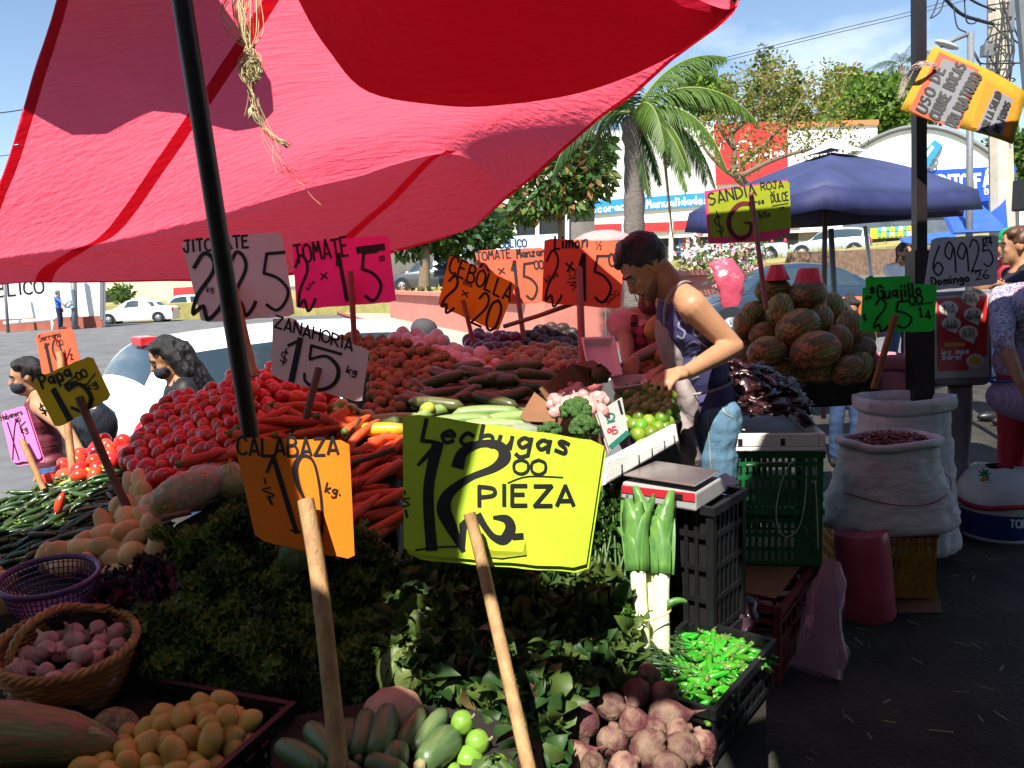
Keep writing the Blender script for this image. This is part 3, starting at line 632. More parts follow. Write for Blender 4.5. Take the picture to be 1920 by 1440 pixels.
# ---------------------------------------------------------------- poles and wires
M_pole2 = mat('utility_concrete', (.52, .47, .36), .85, var=.2, scale=4, bump=.2); M_wire = mat('black_cable', (.02, .02, .022), .6)
ub = V((*P(1893, 400, 14).xy, .1)); ut = P(1870, -60, 14); root = thing('utility_pole', ub, 'thick pale concrete utility pole wrapped in cables at the upper right', 'utility pole')
mb = MB(); mb.tube([ub, ub.lerp(ut, .5), ut], [.23, .2, .175], 8); mb.build('shaft', M_pole2, root, smooth=False)
mb = MB(); rr = random.Random(6)
for k in range(7):
    y = 10 + k * 28; cpt = P(1872 + y*.05, y, 14); mb.tube([cpt + V((.2*math.cos(a), .2*math.sin(a), .03*math.sin(a + k))) for a in [i*.52 for i in range(13)]], .012, 5)
for k in range(9): mb.tube(catmull([P(1860 + rr.uniform(-4, 30), rr.uniform(-20, 60), 13.8), P(1865 + rr.uniform(-20, 40), rr.uniform(60, 120), 13.7), P(1868 + rr.uniform(-6, 30), rr.uniform(120, 240), 13.8)], 5), .012, 5)
mb.build('cable_wraps', M_wire, root); mb = MB(); mb.box(P(1893, 30, 13.9), (.12, .12, .5)); mb.build('bracket', M_steel, root, smooth=False); mb = MB(); mb.box(P(1850, 95, 13.7), (.16, .14, .2)); mb.build('junction_box', M_steel, root, smooth=False)
def cable(pts, r, label, k=8): mb = MB(); mb.tube(catmull([P(*p) for p in pts], k), r, 5); tag(mb.build('cable', M_wire), label, 'cable')
cable([(1340, 113, 40), (1560, 58, 40), (1722, 18, 40), (1880, -30, 38)], .018, 'upper thin wire crossing the open sky'); cable([(1340, 119, 40), (1560, 64, 40), (1722, 25, 40), (1880, -20, 38)], .018, 'lower thin wire crossing the open sky')
cable([(1765, -10, 13), (1800, 25, 13.2), (1835, 38, 13.5), (1862, 45, 13.8)], .03, 'thick cable bundle running to the utility pole'); cable([(1790, -20, 13), (1830, 5, 13.3), (1866, 20, 13.8)], .02, 'cable above the thick bundle at the utility pole')
cable([(1760, -5, 13), (1752, 20, 13), (1745, 34, 13), (1762, 22, 13), (1770, 0, 13)], .012, 'short loop of cable dangling at the top')
cable([(1788, 10, 13), (1795, 50, 13), (1812, 62, 13), (1822, 85, 13)], .012, 'cable drooping to the street lamp'); cable([(1808, -10, 13.2), (1812, 38, 13.2), (1826, 44, 13.4), (1835, 34, 13.5)], .012, 'drop wire above the street lamp')
cable([(1885, 20, 14), (1905, 60, 14), (1925, 110, 14)], .015, 'cable fanning right from the pole, steepest'); cable([(1885, 30, 14), (1903, 35, 14), (1925, 45, 14)], .02, 'cable fanning right from the pole, topmost'); cable([(1885, 50, 14), (1902, 75, 14), (1925, 90, 14)], .015, 'cable fanning right from the pole, middle')
cable([(1827, 100, 13), (1838, 118, 13), (1870, 119, 13.6), (1925, 118, 13)], .014, 'level cable from the street lamp past the pole'); cable([(1822, 90, 13), (1835, 112, 13), (1842, 138, 13)], .012, 'cable hanging behind the painted banner'); cable([(1862, 70, 13.8), (1852, 100, 13.6), (1850, 128, 13.5)], .010, 'thin wire hanging left of the utility pole')
cable([(-20, 214, 40), (40, 206, 40), (110, 190, 40)], .03, 'thin wire against the sky at the far left'); cable([(-20, 296, 40), (20, 290, 40), (60, 287, 40)], .02, 'lower thin wire against the sky at the far left')
lb_ = V((*P(1824, 440, 13).xy, .1)); root = thing('street_lamp', lb_, 'dark street lamp post with an arm pointing left', 'street lamp')
mb = MB(); mb.tube([lb_, P(1820, 60, 13)], .055, 10); mb.build('post', M_steel, root); mb = MB(); mb.tube([P(1820, 62, 13), P(1795, 72, 13), P(1765, 86, 12.9)], .035, 8); mb.build('arm', M_steel, root)
mb = MB(); mb.ell(P(1775, 84, 12.9), .22, .09, .05, rot=Matrix.Rotation(.35, 3, 'Y')); mb.build('lamp_head', mat('lamp_housing', (.4, .4, .36), .5), root)
mb = MB(); a0, a1, a2 = P(1909, -40, 5), P(1922, 118, 5.05), P(1990, 900, 5.0); mb.tube([a0, a1, V((a2.x, a2.y, 0))], .03, 4); tag(mb.build('canopy_post', M_steel, smooth=False), 'dark post cut by the upper right edge of the picture', 'post')
# umbrellas
M_ub = mat('blue_canopy', (.050, .062, .165), .65, var=.35, scale=2.5, bump=.8, bscale=5, transl=.12); M_ubd = mat('blue_canopy_lining', (.022, .022, .045), .8); M_pw = mat('pale_canopy_trim', (.55, .60, .66), .7)
pk = P(1560, 286, 7.6); cn = [P(1292, 400, 7.4), P(1546, 348, 5.9), P(1834, 356, 7.3), P(1640, 330, 9.6)]
root = thing('market_umbrella', V((*P(1548, 560, 7.0).xy, 0)), 'big blue market umbrella with pale top vents over the far stall', 'umbrella')
rows_ = []
for i in range(9):
    t = i / 8; row = []
    for s_ in range(4):
        a, b = cn[s_], cn[(s_+1) % 4]
        for k in range(5):
            e = a.lerp(b, k / 5); q = pk.lerp(e, t); q.z += .05 * math.sin(math.pi * t) - .05 * t * math.sin(math.pi * k / 5); row.append(q)
    rows_.append(row)
o = MB().grid(rows_, True).build('canopy', M_ub, root); solid(o, .004)
mb = MB(); eg = rows_[-1]; mb.grid([eg, [p + (p - pk).normalized()*.05 - V((0, 0, .16 + .02*math.sin(i*1.3))) for i, p in enumerate(eg)]], True); o = mb.build('valance', mat('blue_valance', (.022, .026, .10), .7, var=.3, scale=4), root); solid(o, .003)
mb = MB(); bk_ = [P(1478, 376, 8.2), P(1560, 370, 9), P(1700, 372, 9), P(1810, 372, 8)]; bk2 = [P(1478, 428, 8.2), P(1560, 424, 9), P(1700, 412, 9), P(1806, 405, 8)]; mb.grid([catmull(bk_, 6), catmull(bk2, 6)]); o = mb.build('back_curtain', M_ubd, root); solid(o, .004)
v1 = [rows_[1][i] + V((0, 0, .05)) for i in range(20)]; v2 = [pk.lerp(rows_[2][i], 1) + V((0, 0, .07)) for i in range(20)]
mb = MB(); mb.grid([[pk + V((0, 0, .14))]*20, [v + V((0, 0, .04)) for v in v1], v2], True); mb.build('vent', M_pw, root)
mb = MB(); mb.tube([P(1548, 345, 6.95), P(1546, 470, 7.0), V((*P(1548, 560, 7.0).xy, 0))], .024, 8)
for s_ in range(4): mb.tube([pk - V((0, 0, .06)), cn[s_] - V((0, 0, .03))], .012, 6)
mb.build('frame', M_pole2 if 0 else mat('rusty_pipe', (.10, .06, .055), .6), root)
mb = MB(); a0 = P(1558, 430, 7.6); mb.tube([a0, P(1566, 580, 7.5), V((*P(1568, 600, 7.5).xy, 0))], .028, 8); tag(mb.build('umbrella_pole', M_steel), 'dark pole just right of the umbrella pole', 'pole')
mb = MB(); mb.tube([P(1622, 425, 8.6), P(1634, 520, 8.5), V((*P(1640, 560, 8.5).xy, 0))], .022, 8); tag(mb.build('umbrella_pole', M_wpaint), 'white pole under the blue umbrella left of the woman in white', 'pole')
pc_ = P(1132, 470, 12); root = thing('pink_umbrella', V((pc_.x, pc_.y, -.2)), 'faded pink umbrella dome behind the lime price sign', 'umbrella'); ptp = P(1132, 431, 12)
mb = MB(); mb.lathe([(.002, 0), (.16, -.012), (.30, -.05), (.42, -.11), (.50, -.19)], 16, ptp, None, False, False, fn=lambda a, z, i: 1 + .03*math.cos(8*a)); o = mb.build('canopy', mat('faded_pink_canopy', (.75, .38, .36), .7, transl=.3, var=.15, scale=6), root); solid(o, .004); mb = MB(); mb.tube([ptp, V((ptp.x, ptp.y, -.2))], .015, 6); mb.build('pole', M_steel, root)
# ---------------------------------------------------------------- cars
M_tyre = mat('tyre_rubber', (.02, .02, .02), .8); M_rim = mat('wheel_rim', (.42, .43, .45), .35, metal=.7); M_lamp = mat('tail_lamp_red', (.50, .015, .02), .2, coat=.5); M_hl = mat('headlamp', (.6, .62, .65), .12, spec=.8)
STY = {'hatch': [(-1.92, .66, .34, .58, .60), (-1.90, .76, .60, .80, .62), (-1.86, .80, .86, .95, .64), (-1.80, .81, .94, 1.10, .61), (-1.62, .82, .95, 1.37, .57), (-1.3, .83, .95, 1.45, .57), (-.2, .84, .93, 1.49, .58), (.45, .84, .91, 1.42, .56), (.85, .83, .90, 1.12, .60), (1.10, .82, .88, .92, .64), (1.5, .79, .80, .84, .62), (1.8, .74, .66, .70, .58), (1.92, .62, .44, .50, .52)],
       'sedan': [(-2.2, .66, .36, .60, .60), (-2.15, .76, .66, .86, .62), (-1.95, .80, .90, .97, .64), (-1.5, .82, .95, 1.02, .62), (-1.1, .83, .95, 1.28, .58), (-.6, .84, .95, 1.43, .56), (0, .84, .93, 1.46, .57), (.5, .84, .91, 1.36, .56), (.95, .83, .90, 1.05, .60), (1.2, .82, .88, .92, .64), (1.7, .79, .78, .82, .62), (2.05, .74, .62, .66, .58), (2.2, .60, .42, .48, .50)],
       'suv': [(-2.15, .70, .42, .7, .64), (-2.12, .80, .8, 1.0, .66), (-2.02, .84, 1.02, 1.2, .66), (-1.85, .86, 1.05, 1.45, .63), (-1.5, .87, 1.05, 1.62, .62), (-.5, .88, 1.03, 1.68, .62), (.35, .88, 1.01, 1.58, .61), (.85, .87, 1.0, 1.22, .64), (1.1, .86, .98, 1.03, .68), (1.6, .83, .90, .95, .66), (2.0, .78, .72, .78, .62), (2.15, .66, .48, .56, .56)],
       'pickup': [(-2.5, .76, .45, .92, .74), (-2.45, .84, .95, .98, .80), (-1.6, .86, .98, 1.0, .82), (-.75, .86, .98, 1.02, .80), (-.62, .86, .98, 1.45, .62), (-.3, .86, .98, 1.66, .60), (.4, .87, .98, 1.64, .60), (.8, .86, .98, 1.3, .62), (1.1, .86, .96, 1.02, .68), (1.7, .84, .92, .96, .68), (2.2, .80, .78, .84, .64), (2.35, .68, .5, .58, .56)]}
def car(name, loc, ang, m, style, label, sc=1, wheels=True, extra=None, cat='car'):
    st = STY[style]; root = thing(name, V((0, 0, 0)), label, cat)
    xs_ = []; cps = []
    for i in range(len(st)): cps.append(V((st[i][0], st[i][1], st[i][2]))); xs_.append(V((st[i][3], st[i][4], 0)))
    K = 5; A = catmull(cps, K); B = catmull(xs_, K)
    def ring(i):
        x, w_, zb = A[i]; zt, wt, _ = B[i]; zt = max(zt, zb + .015); s0 = .20
        low = min(.5, zb * .6); h = zt - zb; wt2 = wt if h > .2 else w_*.97 + (wt - w_*.97) * max(0, h - .02) / .18
        half = [(w_*.90, s0), (w_*.985, low*.8 + .05), (w_, low + .1), (w_*.99, zb - .03), (w_*.955, zb + .0), (wt2 + (w_*.95 - wt2)*.55, zb + h*.42), (wt2 + .015, zb + h*.84), (wt2*.9, zb + h*.965), (wt2*.5, zt + .012), (0, zt + .018)]
        return [V((x, -y, z)) for y, z in half] + [V((x, y, z)) for y, z in reversed(half[:-1])]
    rg = [ring(i) for i in range(len(A))]; mb = MB(); mb.grid(rg)
    n = len(rg[0]); mb.add(rg[0], [tuple(range(n))]); mb.add(rg[-1], [tuple(range(n-1, -1, -1))])
    o = mb.build('body', m, root); me = o.data
    def S_(u, v, off=.006):
        u = min(max(u, 0), len(rg) - 1.001); v = min(max(v, 0), n - 1.001); i, j = int(u), int(v); fu, fv = u - i, v - j
        f = lambda a, b: rg[int(a)][int(b)]
        p = f(i, j).lerp(f(i, j+1), fv).lerp(f(i+1, j).lerp(f(i+1, j+1), fv), fu)
        du = rg[i+1][j] - rg[i][j]; dv = rg[i][j+1] - rg[i][j]; nn = du.cross(dv); nn = nn.normalized() if nn.length > 1e-9 else V((0, 0, 1))
        if nn.dot(p - V((p.x * .8, 0, .6))) < 0: nn = -nn
        return p + nn * off
    def pat(nm, u0, u1, v0, v1, mm, off=.006, k=8, tap=None):
        rows_ = []
        for a in range(k + 1):
            t = a / k; row = []
            for b in range(k + 1):
                s_ = b / k; uu0, uu1 = (u0, u1) if not tap else (u0 + tap[0]*s_, u1 + tap[1]*s_)
                row.append(S_(uu0 + (uu1 - uu0)*t, v0 + (v1 - v0)*s_, off))
            rows_.append(row)
        return MB().grid(rows_).build(nm, mm, root)
    ix = lambda x: min(range(len(A)), key=lambda i: abs(A[i].x - x))
    r0 = next(i for i in range(len(st)) if st[i][3] - st[i][2] > .25); r1 = max(i for i in range(len(st)) if st[i][3] - st[i][2] > .18)
    a0, a1 = (r0 - 1) * K + 2, (r1) * K + 2; mid = (a0 + a1) / 2
    for v0, v1 in ((4.25, 6.0), (n - 5.25, n - 7.0)):
        for u0, u1 in ((a0 + 1.5, mid - .5), (mid + .5, a1 - 1)) if style != 'pickup' else ((a0 + 1, mid - .3), (mid + .3, a1 - 1)):
            pat('side_window', u0, u1, v0, v1, M_glass, .006, 6, ((1.6 if u0 < mid - 3 else 0), (-2.4 if u1 > mid + 1 else 0)))
    pat('windscreen', (r1) * K + .8, (r1 + 1) * K + 2.6 if style != 'pickup' else (r1+1)*K + 1, 6.6, n - 7.6, M_glass); rw0 = (r0 - 1) * K + .6 if style != 'sedan' else (r0-1)*K - 1.5
    pat('rear_window', rw0 + (.9 if style == 'hatch' else 0), rw0 + (5.2 if style != 'pickup' else 2.5), 6.75, n - 7.75, M_glass)
    if wheels:
        wx = (st[0][0] * .62, st[-1][0] * .66); wr = .30 if style in ('hatch', 'sedan') else .36
        for x in wx:
            for s_ in (-1, 1):
                y = s_ * (st[5][1] - .10); w_ = MB(); mt = Matrix.Rotation(math.pi/2, 3, 'X'); w_.lathe([(wr*.6, -.10), (wr*.94, -.10), (wr, -.07), (wr, .07), (wr*.94, .10), (wr*.6, .10)], 24, V((x, y, wr)), mt); wo = w_.build('wheel', M_tyre, root)
                rm = MB(); rm.lathe([(wr*.64, -.108), (wr*.60, -.104), (wr*.2, -.095), (.01, -.108)], 20, V((x, y, wr)), mt); rm.lathe([(wr*.64, .108), (wr*.60, .104), (wr*.2, .095), (.01, .108)], 20, V((x, y, wr)), mt)
                for k in range(5):
                    for sy in (-1, 1): a = k*1.2566; rm.tube([V((x + .05*math.cos(a), y + sy*.105, wr + .05*math.sin(a))), V((x + wr*.6*math.cos(a), y + sy*.108, wr + wr*.6*math.sin(a)))], .016, 4)
                rm.build('rim', M_rim, wo)
                ar = MB(); ar.lathe([(wr*1.18, s_*.001), (.01, s_*.0)], 24, V((x, s_ * (st[5][1] + .004), wr + .03)), mt, False, False); 
                vs = [v for v in ar.v]; ar.v = [(a_, b_, max(c_, .2)) for a_, b_, c_ in vs]; ar.build('wheel_arch', M_blk, root)
    for s_ in (-1, 1):
        hl = MB(); hl.ell(V((st[-1][0] * .945, s_ * .58, st[-3][2] * .86)), .10, .14, .08); hl.build('headlight', M_hl, root)
    if extra: extra(root, S_, pat, K, n, st)
    else:
        for s_ in (-1, 1): tl = MB(); tl.ell(V((st[0][0] * .985, s_ * .66, st[1][2] + .12)), .06, .10, .13); tl.build('tail_light', M_lamp, root)
    mb = MB(); mb.box(V((st[-1][0] + .004, 0, .45)), (.02, .32, .13)); mb.build('plate', M_wpaint, root, smooth=False)
    root.rotation_euler = (0, 0, ang); root.scale = (sc,) * 3; root.location = loc
    return root
C_wht2 = mat('white_car_paint', (.74, .75, .76), .25, coat=.6); C_sil = mat('silver_car_paint', (.42, .48, .52), .28, metal=.35, coat=.6); C_gry = mat('grey_car_paint', (.09, .095, .105), .3, metal=.3, coat=.6); C_nvy = mat('navy_car_paint', (.02, .035, .06), .3, coat=.6); C_pick = mat('pale_blue_car_paint', (.48, .58, .64), .3, coat=.5)
def taxi_bits(root, S_, pat, K, n, st):
    for s_ in (-1, 1):
        tl = MB(); tl.ell(V((-1.83, s_ * .735, .80)), .09, .085, .16, 14, 10); o = tl.build('tail_light', M_lamp, root)
        tl = MB(); tl.ell(V((-1.865, s_ * .725, .62)), .07, .075, .05, 12, 8); tl.build('reverse_light', M_wpaint, root)
    mb = MB(); mb.box(V((-1.58, 0, 1.44)), (.12, .26, .07)); o = mb.build('brake_lamp', M_lamp, root, smooth=False); bevel(o, .01)
    pt_ = Pl(V((-1.90, -.5, .72)), V((-1.90, .5, .72)), V((-1.86, -.5, .86)))
    strokes = write('A678LTN', 0, 0, 100, 0, 26, 4.5)
    at = lambda x, y, o_=0: V((-1.925 + y*-.0006, -.46 - (-x) * .0032 * 1 , .70 - y * .0034)) + V((-o_*3, 0, 0))
    ribbons(MB(), [([(100 - x_, y_) for x_, y_ in p], w_, s2) for p, w_, s2 in strokes], at).build('lettering', mat('number_blue', (.03, .10, .35), .5), root, False)
    mb = MB(); mb.box(V((-1.925, -.05, .56)), (.02, .34, .14)); mb.build('rear_plate', mat('plate_pale', (.5, .5, .5), .5), root, smooth=False)
    mb = MB(); mb.box(V((-1.93, .42, .60)), (.015, .16, .03)); mb.build('badge', M_blk, root, smooth=False)
    mb = MB(); mb.tube([V((-1.72, .1, 1.12)), V((-1.74, .35, 1.07)), V((-1.76, .62, 1.06))], .012, 5); mb.build('rear_wiper', M_blk, root)
hd = math.atan2(.65, .76); rrc = V((P(298, 790, 5.5).x, P(298, 790, 5.5).y, -.5))
loc = rrc + V((math.cos(hd), math.sin(hd), 0)) * 1.85 + V((-math.sin(hd), math.cos(hd), 0)) * .80
car('taxi', loc, hd, C_wht2, 'hatch', 'white taxi hatchback with a red brake lamp parked behind the tomatoes', 1.06, extra=taxi_bits)
def pcar(nm, px, py, d, ang, m, style, label, sc=1, z=None):
    p = P(px, py, d); car(nm, V((p.x, p.y, p.z if z is None else z)), ang, m, style, label, sc)
pcar('parked_car', 262, 606, 41, math.pi + .12, C_wht2, 'sedan', 'white sedan parked by the lettered wall, nose to the left', .88)
pcar('parked_car', 345, 597, 47, math.pi + .5, C_wht2, 'hatch', 'second white car partly hidden behind the white sedan', .95)
pcar('parked_car', 345, 560, 62, 0, C_gry, 'hatch', 'distant dark car beyond the white ones', 1)
pcar('parked_car', 812, 546, 37, math.pi - .1, C_gry, 'hatch', 'dark grey hatchback parked behind the street trees', 1.03)
pcar('pickup_truck', 1372, 497, 38, math.pi + .15, C_pick, 'pickup', 'pale blue pickup truck behind the watermelon price sign', 1.0)
pcar('parked_car', 1556, 484, 45, math.pi - .5, C_sil, 'suv', 'silver sport utility car parked on the raised block under the umbrella', 1.02)
pcar('parked_car', 1470, 590, 15, math.pi + .1, C_nvy, 'sedan', 'dark blue car behind the watermelon pile', .95, z=.06)
# ================================================================ STALL
# ---------------------------------------------------------------- tarps
def tarp_mat(name, col, tcol, mixf=.62):
    m = mat(name, col, .75, spec=.2); n = m.node_tree.nodes; l = m.node_tree.links
    b = n['Principled BSDF']; out = n['Material Output']
    tb = n.new('ShaderNodeBsdfTranslucent'); tb.inputs[0].default_value = (*tcol, 1)
    mx = n.new('ShaderNodeMixShader'); mx.inputs[0].default_value = mixf
    tc = n.new('ShaderNodeTexCoord')
    nz = n.new('ShaderNodeTexNoise'); nz.inputs['Scale'].default_value = 5; nz.inputs['Detail'].default_value = 8; nz.inputs['Roughness'].default_value = .62
    mp = n.new('ShaderNodeMapping'); mp.inputs['Scale'].default_value = (1, 1.4, 1.4); l.new(tc.outputs['Object'], mp.inputs[0]); l.new(mp.outputs[0], nz.inputs[0])
    nz.inputs['Distortion'].default_value = .6
    wv = n.new('ShaderNodeTexNoise'); wv.inputs['Scale'].default_value = 14; wv.inputs['Detail'].default_value = 3
    mp2 = n.new('ShaderNodeMapping'); mp2.inputs['Scale'].default_value = (.5, 3, 3); l.new(tc.outputs['Object'], mp2.inputs[0]); l.new(mp2.outputs[0], wv.inputs[0])
    ad = n.new('ShaderNodeMath'); ad.operation = 'ADD'; l.new(nz.outputs[0], ad.inputs[0]); l.new(wv.outputs[0], ad.inputs[1])
    bp = n.new('ShaderNodeBump'); bp.inputs['Strength'].default_value = .5; bp.inputs['Distance'].default_value = .03
    l.new(ad.outputs[0], bp.inputs['Height']); l.new(bp.outputs[0], b.inputs['Normal']); l.new(bp.outputs[0], tb.inputs['Normal'])
    l.new(b.outputs[0], mx.inputs[1]); l.new(tb.outputs[0], mx.inputs[2]); l.new(mx.outputs[0], out.inputs[0])
    return m
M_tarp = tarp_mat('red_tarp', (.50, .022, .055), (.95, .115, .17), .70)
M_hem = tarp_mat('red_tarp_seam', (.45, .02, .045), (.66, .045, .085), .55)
NET = [
 [(-75, 533, 3.22), (130, 530, 3.5), (330, 527, 3.72), (530, 519, 3.84), (740, 472, 3.78), (895, 421, 3.66)],
 [(-68, 510, 3.24), (145, 494, 3.54), (365, 468, 3.79), (580, 430, 3.90), (790, 378, 3.82), (925, 394, 3.62)],
 [(-62, 494, 3.26), (158, 464, 3.58), (395, 415, 3.86), (630, 352, 3.96), (835, 298, 3.85), (955, 368, 3.57)],
 [(-54, 474, 3.22), (170, 440, 3.52), (402, 388, 3.80), (635, 330, 3.92), (845, 282, 3.80), (985, 343, 3.50)],
 [(3, 330, 3.0), (230, 310, 3.25), (430, 300, 3.5), (640, 255, 3.65), (875, 225, 3.55), (1105, 242, 3.22)],
 [(55, 165, 2.7), (290, 150, 2.85), (500, 150, 3.0), (720, 140, 3.05), (980, 135, 3.0), (1240, 130, 2.78)],
 [(105, 0, 2.4), (340, -5, 2.45), (570, -10, 2.5), (820, -10, 2.5), (1100, -5, 2.45), (1388, 0, 2.35)],
 [(150, -170, 2.1), (400, -180, 2.1), (640, -190, 2.1), (880, -180, 2.1), (1090, -120, 2.18), V((.42, 2.29, 2.28))],
 [(190, -360, 1.75), (420, -380, 1.72), (640, -390, 1.72), V((-.25, 1.70, 2.49)), V((.04, 1.62, 2.46)), V((.15, 1.57, 2.44))],
]
rows = surf([[p if isinstance(p, Vector) else P(*p) for p in r] for r in NET], 9, 9)
for i, r in enumerate(rows):                       # cloth flutter
    for j in range(len(r)):
        q = r[j]; e = min(i / 8, 1)
        r[j] = q + V((0, 0, .014 * noise.noise(q * 2.6) + .006 * noise.noise(q * 8)))
def tarp_at(u, v, off=-.004):                      # u rows 0..1 from the low edge, v columns 0..1
    a = u * (len(rows) - 1); b = v * (len(rows[0]) - 1); i = min(int(a), len(rows) - 2); j = min(int(b), len(rows[0]) - 2)
    fa, fb = a - i, b - j
    p = rows[i][j].lerp(rows[i][j+1], fb).lerp(rows[i+1][j].lerp(rows[i+1][j+1], fb), fa)
    return p + V((0, 0, off))
tarp = MB().grid(rows).build('market_tarp', M_tarp)
tag(tarp, 'large bright red cloth tarp stretched over the vegetable stall', 'tarp')
def seam(name, uv, wd):
    mb = MB(); L = []
    pts = catmull([V((a, b, 0)) for a, b in uv], 10)
    r1 = []; r2 = []
    for i, p in enumerate(pts):
        a = pts[max(i-1, 0)]; b = pts[min(i+1, len(pts)-1)]; d = (b - a); d.normalize()
        r1.append(tarp_at(min(max(p.x + d.y*wd*.8, 0), 1), min(max(p.y - d.x*wd, 0), 1))); r2.append(tarp_at(min(max(p.x - d.y*wd*.8, 0), 1), min(max(p.y + d.x*wd, 0), 1)))
    mb.grid([r1, r2]); return mb.build(name, M_hem, tarp)
seam('seam', [(0, .155), (.08, .155), (.16, .17), (.3, .21), (.5, .27), (.7, .335), (.82, .37), (.95, .41)], .014)
seam('seam', [(.05, .67), (.15, .73), (.3, .78), (.38, .80)], .011)
seam('hem', [(0, .015), (.3, .015), (.6, .015), (1, .015)], .014)
seam('hem', [(1, .992), (.7, .992), (.4, .992), (0, .992)], .006)
for u_, v_ in ((.55, .012), (.30, .012), (.75, .985), (.35, .985), (.012, .5), (.012, .8)):
    mb = MB(); c_ = tarp_at(u_, v_, -.008); mb.tube([c_ + V((.011*math.cos(a), .011*math.sin(a), .002*math.sin(a))) for a in [i*.524 for i in range(13)]], .003, 5); mb.build('eyelet', mat('eyelet_metal', (.6, .6, .6), .3, metal=.8), tarp)
seam('hem', [(.008, 0), (.008, .3), (.008, .6), (.008, 1)], .008)
# second cloth overlapping above the near edge, hanging lower on the right
net2 = [[(555, -40, 2.36), (612, 62, 2.40), (690, 145, 2.5), (850, 166, 2.55), (1020, 158, 2.55), (1170, 118, 2.5), (1290, 55, 2.42), (1385, -20, 2.3)],
        [(560, -60, 2.3), (660, 20, 2.3), (760, 60, 2.3), (870, 70, 2.3), (1010, 60, 2.3), (1140, 30, 2.3), (1240, -5, 2.3), (1335, -22, 2.29)],
        [(620, -170, 2.0), (690, -150, 2.0), (770, -120, 2.0), (850, -110, 2.0), (930, -110, 2.02), (1000, -110, 2.05), (1060, -125, 2.05), (1110, -140, 2.05)],
        [(600, -330, 1.8), (660, -330, 1.8), (720, -330, 1.8), (790, -330, 1.8), (850, -320, 1.8), (910, -300, 1.85), (960, -280, 1.85), (1000, -260, 1.88)]]
r2 = surf([[P(*p) - V((0, 0, .05)) for p in r] for r in net2], 7, 6)
r2 = [[q + V((0, 0, .012 * noise.noise(q * 4))) for q in r] for r in r2]
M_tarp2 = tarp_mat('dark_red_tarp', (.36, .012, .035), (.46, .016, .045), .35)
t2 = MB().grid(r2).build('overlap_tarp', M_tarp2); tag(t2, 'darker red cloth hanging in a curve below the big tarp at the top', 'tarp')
# unseen canopies over the near side, outlines cut to place the shade
M_canopy = mat('grey_canvas', (.10, .11, .13), .85, var=.3, scale=3, bump=.3, bscale=12)
def canopy(name, poly, z, label, m=None):
    vs = [V((x, y, z + .03 * math.sin(x * 3 + y))) for x, y in poly]; tr = mgeo.tessellate_polygon([[V((x, y, 0)) for x, y in poly]])
    me = bpy.data.meshes.new(name); me.from_pydata([tuple(v) for v in vs], [], [tuple(t) for t in tr]); me.materials.append(m or M_canopy); me.update()
    o = link(name, me); solid(o, .003); return tag(o, label, 'canopy')
M_tan = tarp_mat('cream_canvas', (.40, .37, .30), (.66, .62, .46), .40)  # translucent cream, chosen so the unseen canopy adds a warm fill
canopy('shade_canopy', [(-4.2, -3.2), (-.72, -3.2), (-.72, .16), (-.86, .26), (-.835, .58), (-.71, .58), (-.765, .29), (-.70, .24), (-.30, .21), (-.28, .17), (-.16, .20), (-.17, .34), (-.30, .31), (-.585, .31), (-.545, .46), (-.44, .63), (-.44, .72), (-.62, 1.22), (-.98, 1.36), (-.98, 1.50), (-.80, 1.57), (-.80, 1.8), (-.97, 2.1), (-.99, 2.6), (-1.02, 2.85), (-1.09, 3.0), (-1.19, 3.06), (-1.29, 3.03), (-1.37, 2.94), (-1.42, 2.84), (-1.50, 2.78), (-1.60, 2.76), (-1.72, 2.74), (-1.82, 2.66), (-1.87, 2.5), (-1.88, 2.2), (-1.88, 1.0), (-4.2, 1.0)], 2.72, 'unseen cream canvas canopy cut to shade the near left', M_tan)
canopy('shade_canopy', [(-.12, -3.2), (4.6, -3.2), (4.6, 2.95), (1.58, 2.95), (1.52, 3.45), (.72, 3.45), (.72, 2.2), (.52, 2.2), (.50, 1.6), (.15, 1.3), (.12, .8), (.05, .30), (-.12, .25)], 2.72, 'unseen grey canvas canopy cut to shade the walkway side')
for nm, pts, lb in (('back_shade_cloth', [(-4.25, -3.3), (4.65, -3.3)], 'unseen dark cloth added behind to block skylight'), ('side_shade_cloth', [(-4.25, -3.25), (-4.25, .9)], 'unseen dark cloth added at the left to block skylight'), ('side_shade_cloth', [(4.65, -3.25), (4.65, 1.6)], 'unseen dark cloth added at the right to block skylight')):  # unseen cloths added to keep ambient light off the near side
    (x0, y0), (x1, y1) = pts; rw = [[V((x0 + (x1-x0)*t + .04*math.sin(t*40), y0 + (y1-y0)*t + .04*math.sin(t*33), z)) for t in [i/40 for i in range(41)]] for z in (.02, 1.2, 2.68)]
    o = MB().grid(rw).build(nm, M_canopy); solid(o, .003); tag(o, lb, 'cloth')
# poles
M_pole = mat('black_pole', (.018, .016, .017), .42, spec=.5, var=.4, scale=30, bump=.1)
def pole(name, pts, r, label, sq=False):
    mb = MB(); mb.tube([P(*p) for p in pts], r, 4 if sq else 12)
    o = mb.build(name, M_pole, smooth=not sq, sharp=40); return tag(o, label, 'pole')
lp = [P(332, -60, 1.60), P(470, 820, 1.98)]; dv = (lp[1] - lp[0]).normalized()
t0 = (-.0 - lp[1].z) / dv.z
mb = MB(); mb.tube([lp[0] - dv*.3, lp[0], lp[1], lp[1] + dv * t0], .0215, 14); o = mb.build('tent_pole', M_pole, sharp=50)
tag(o, 'round black steel pole leaning through the greens in front', 'pole')

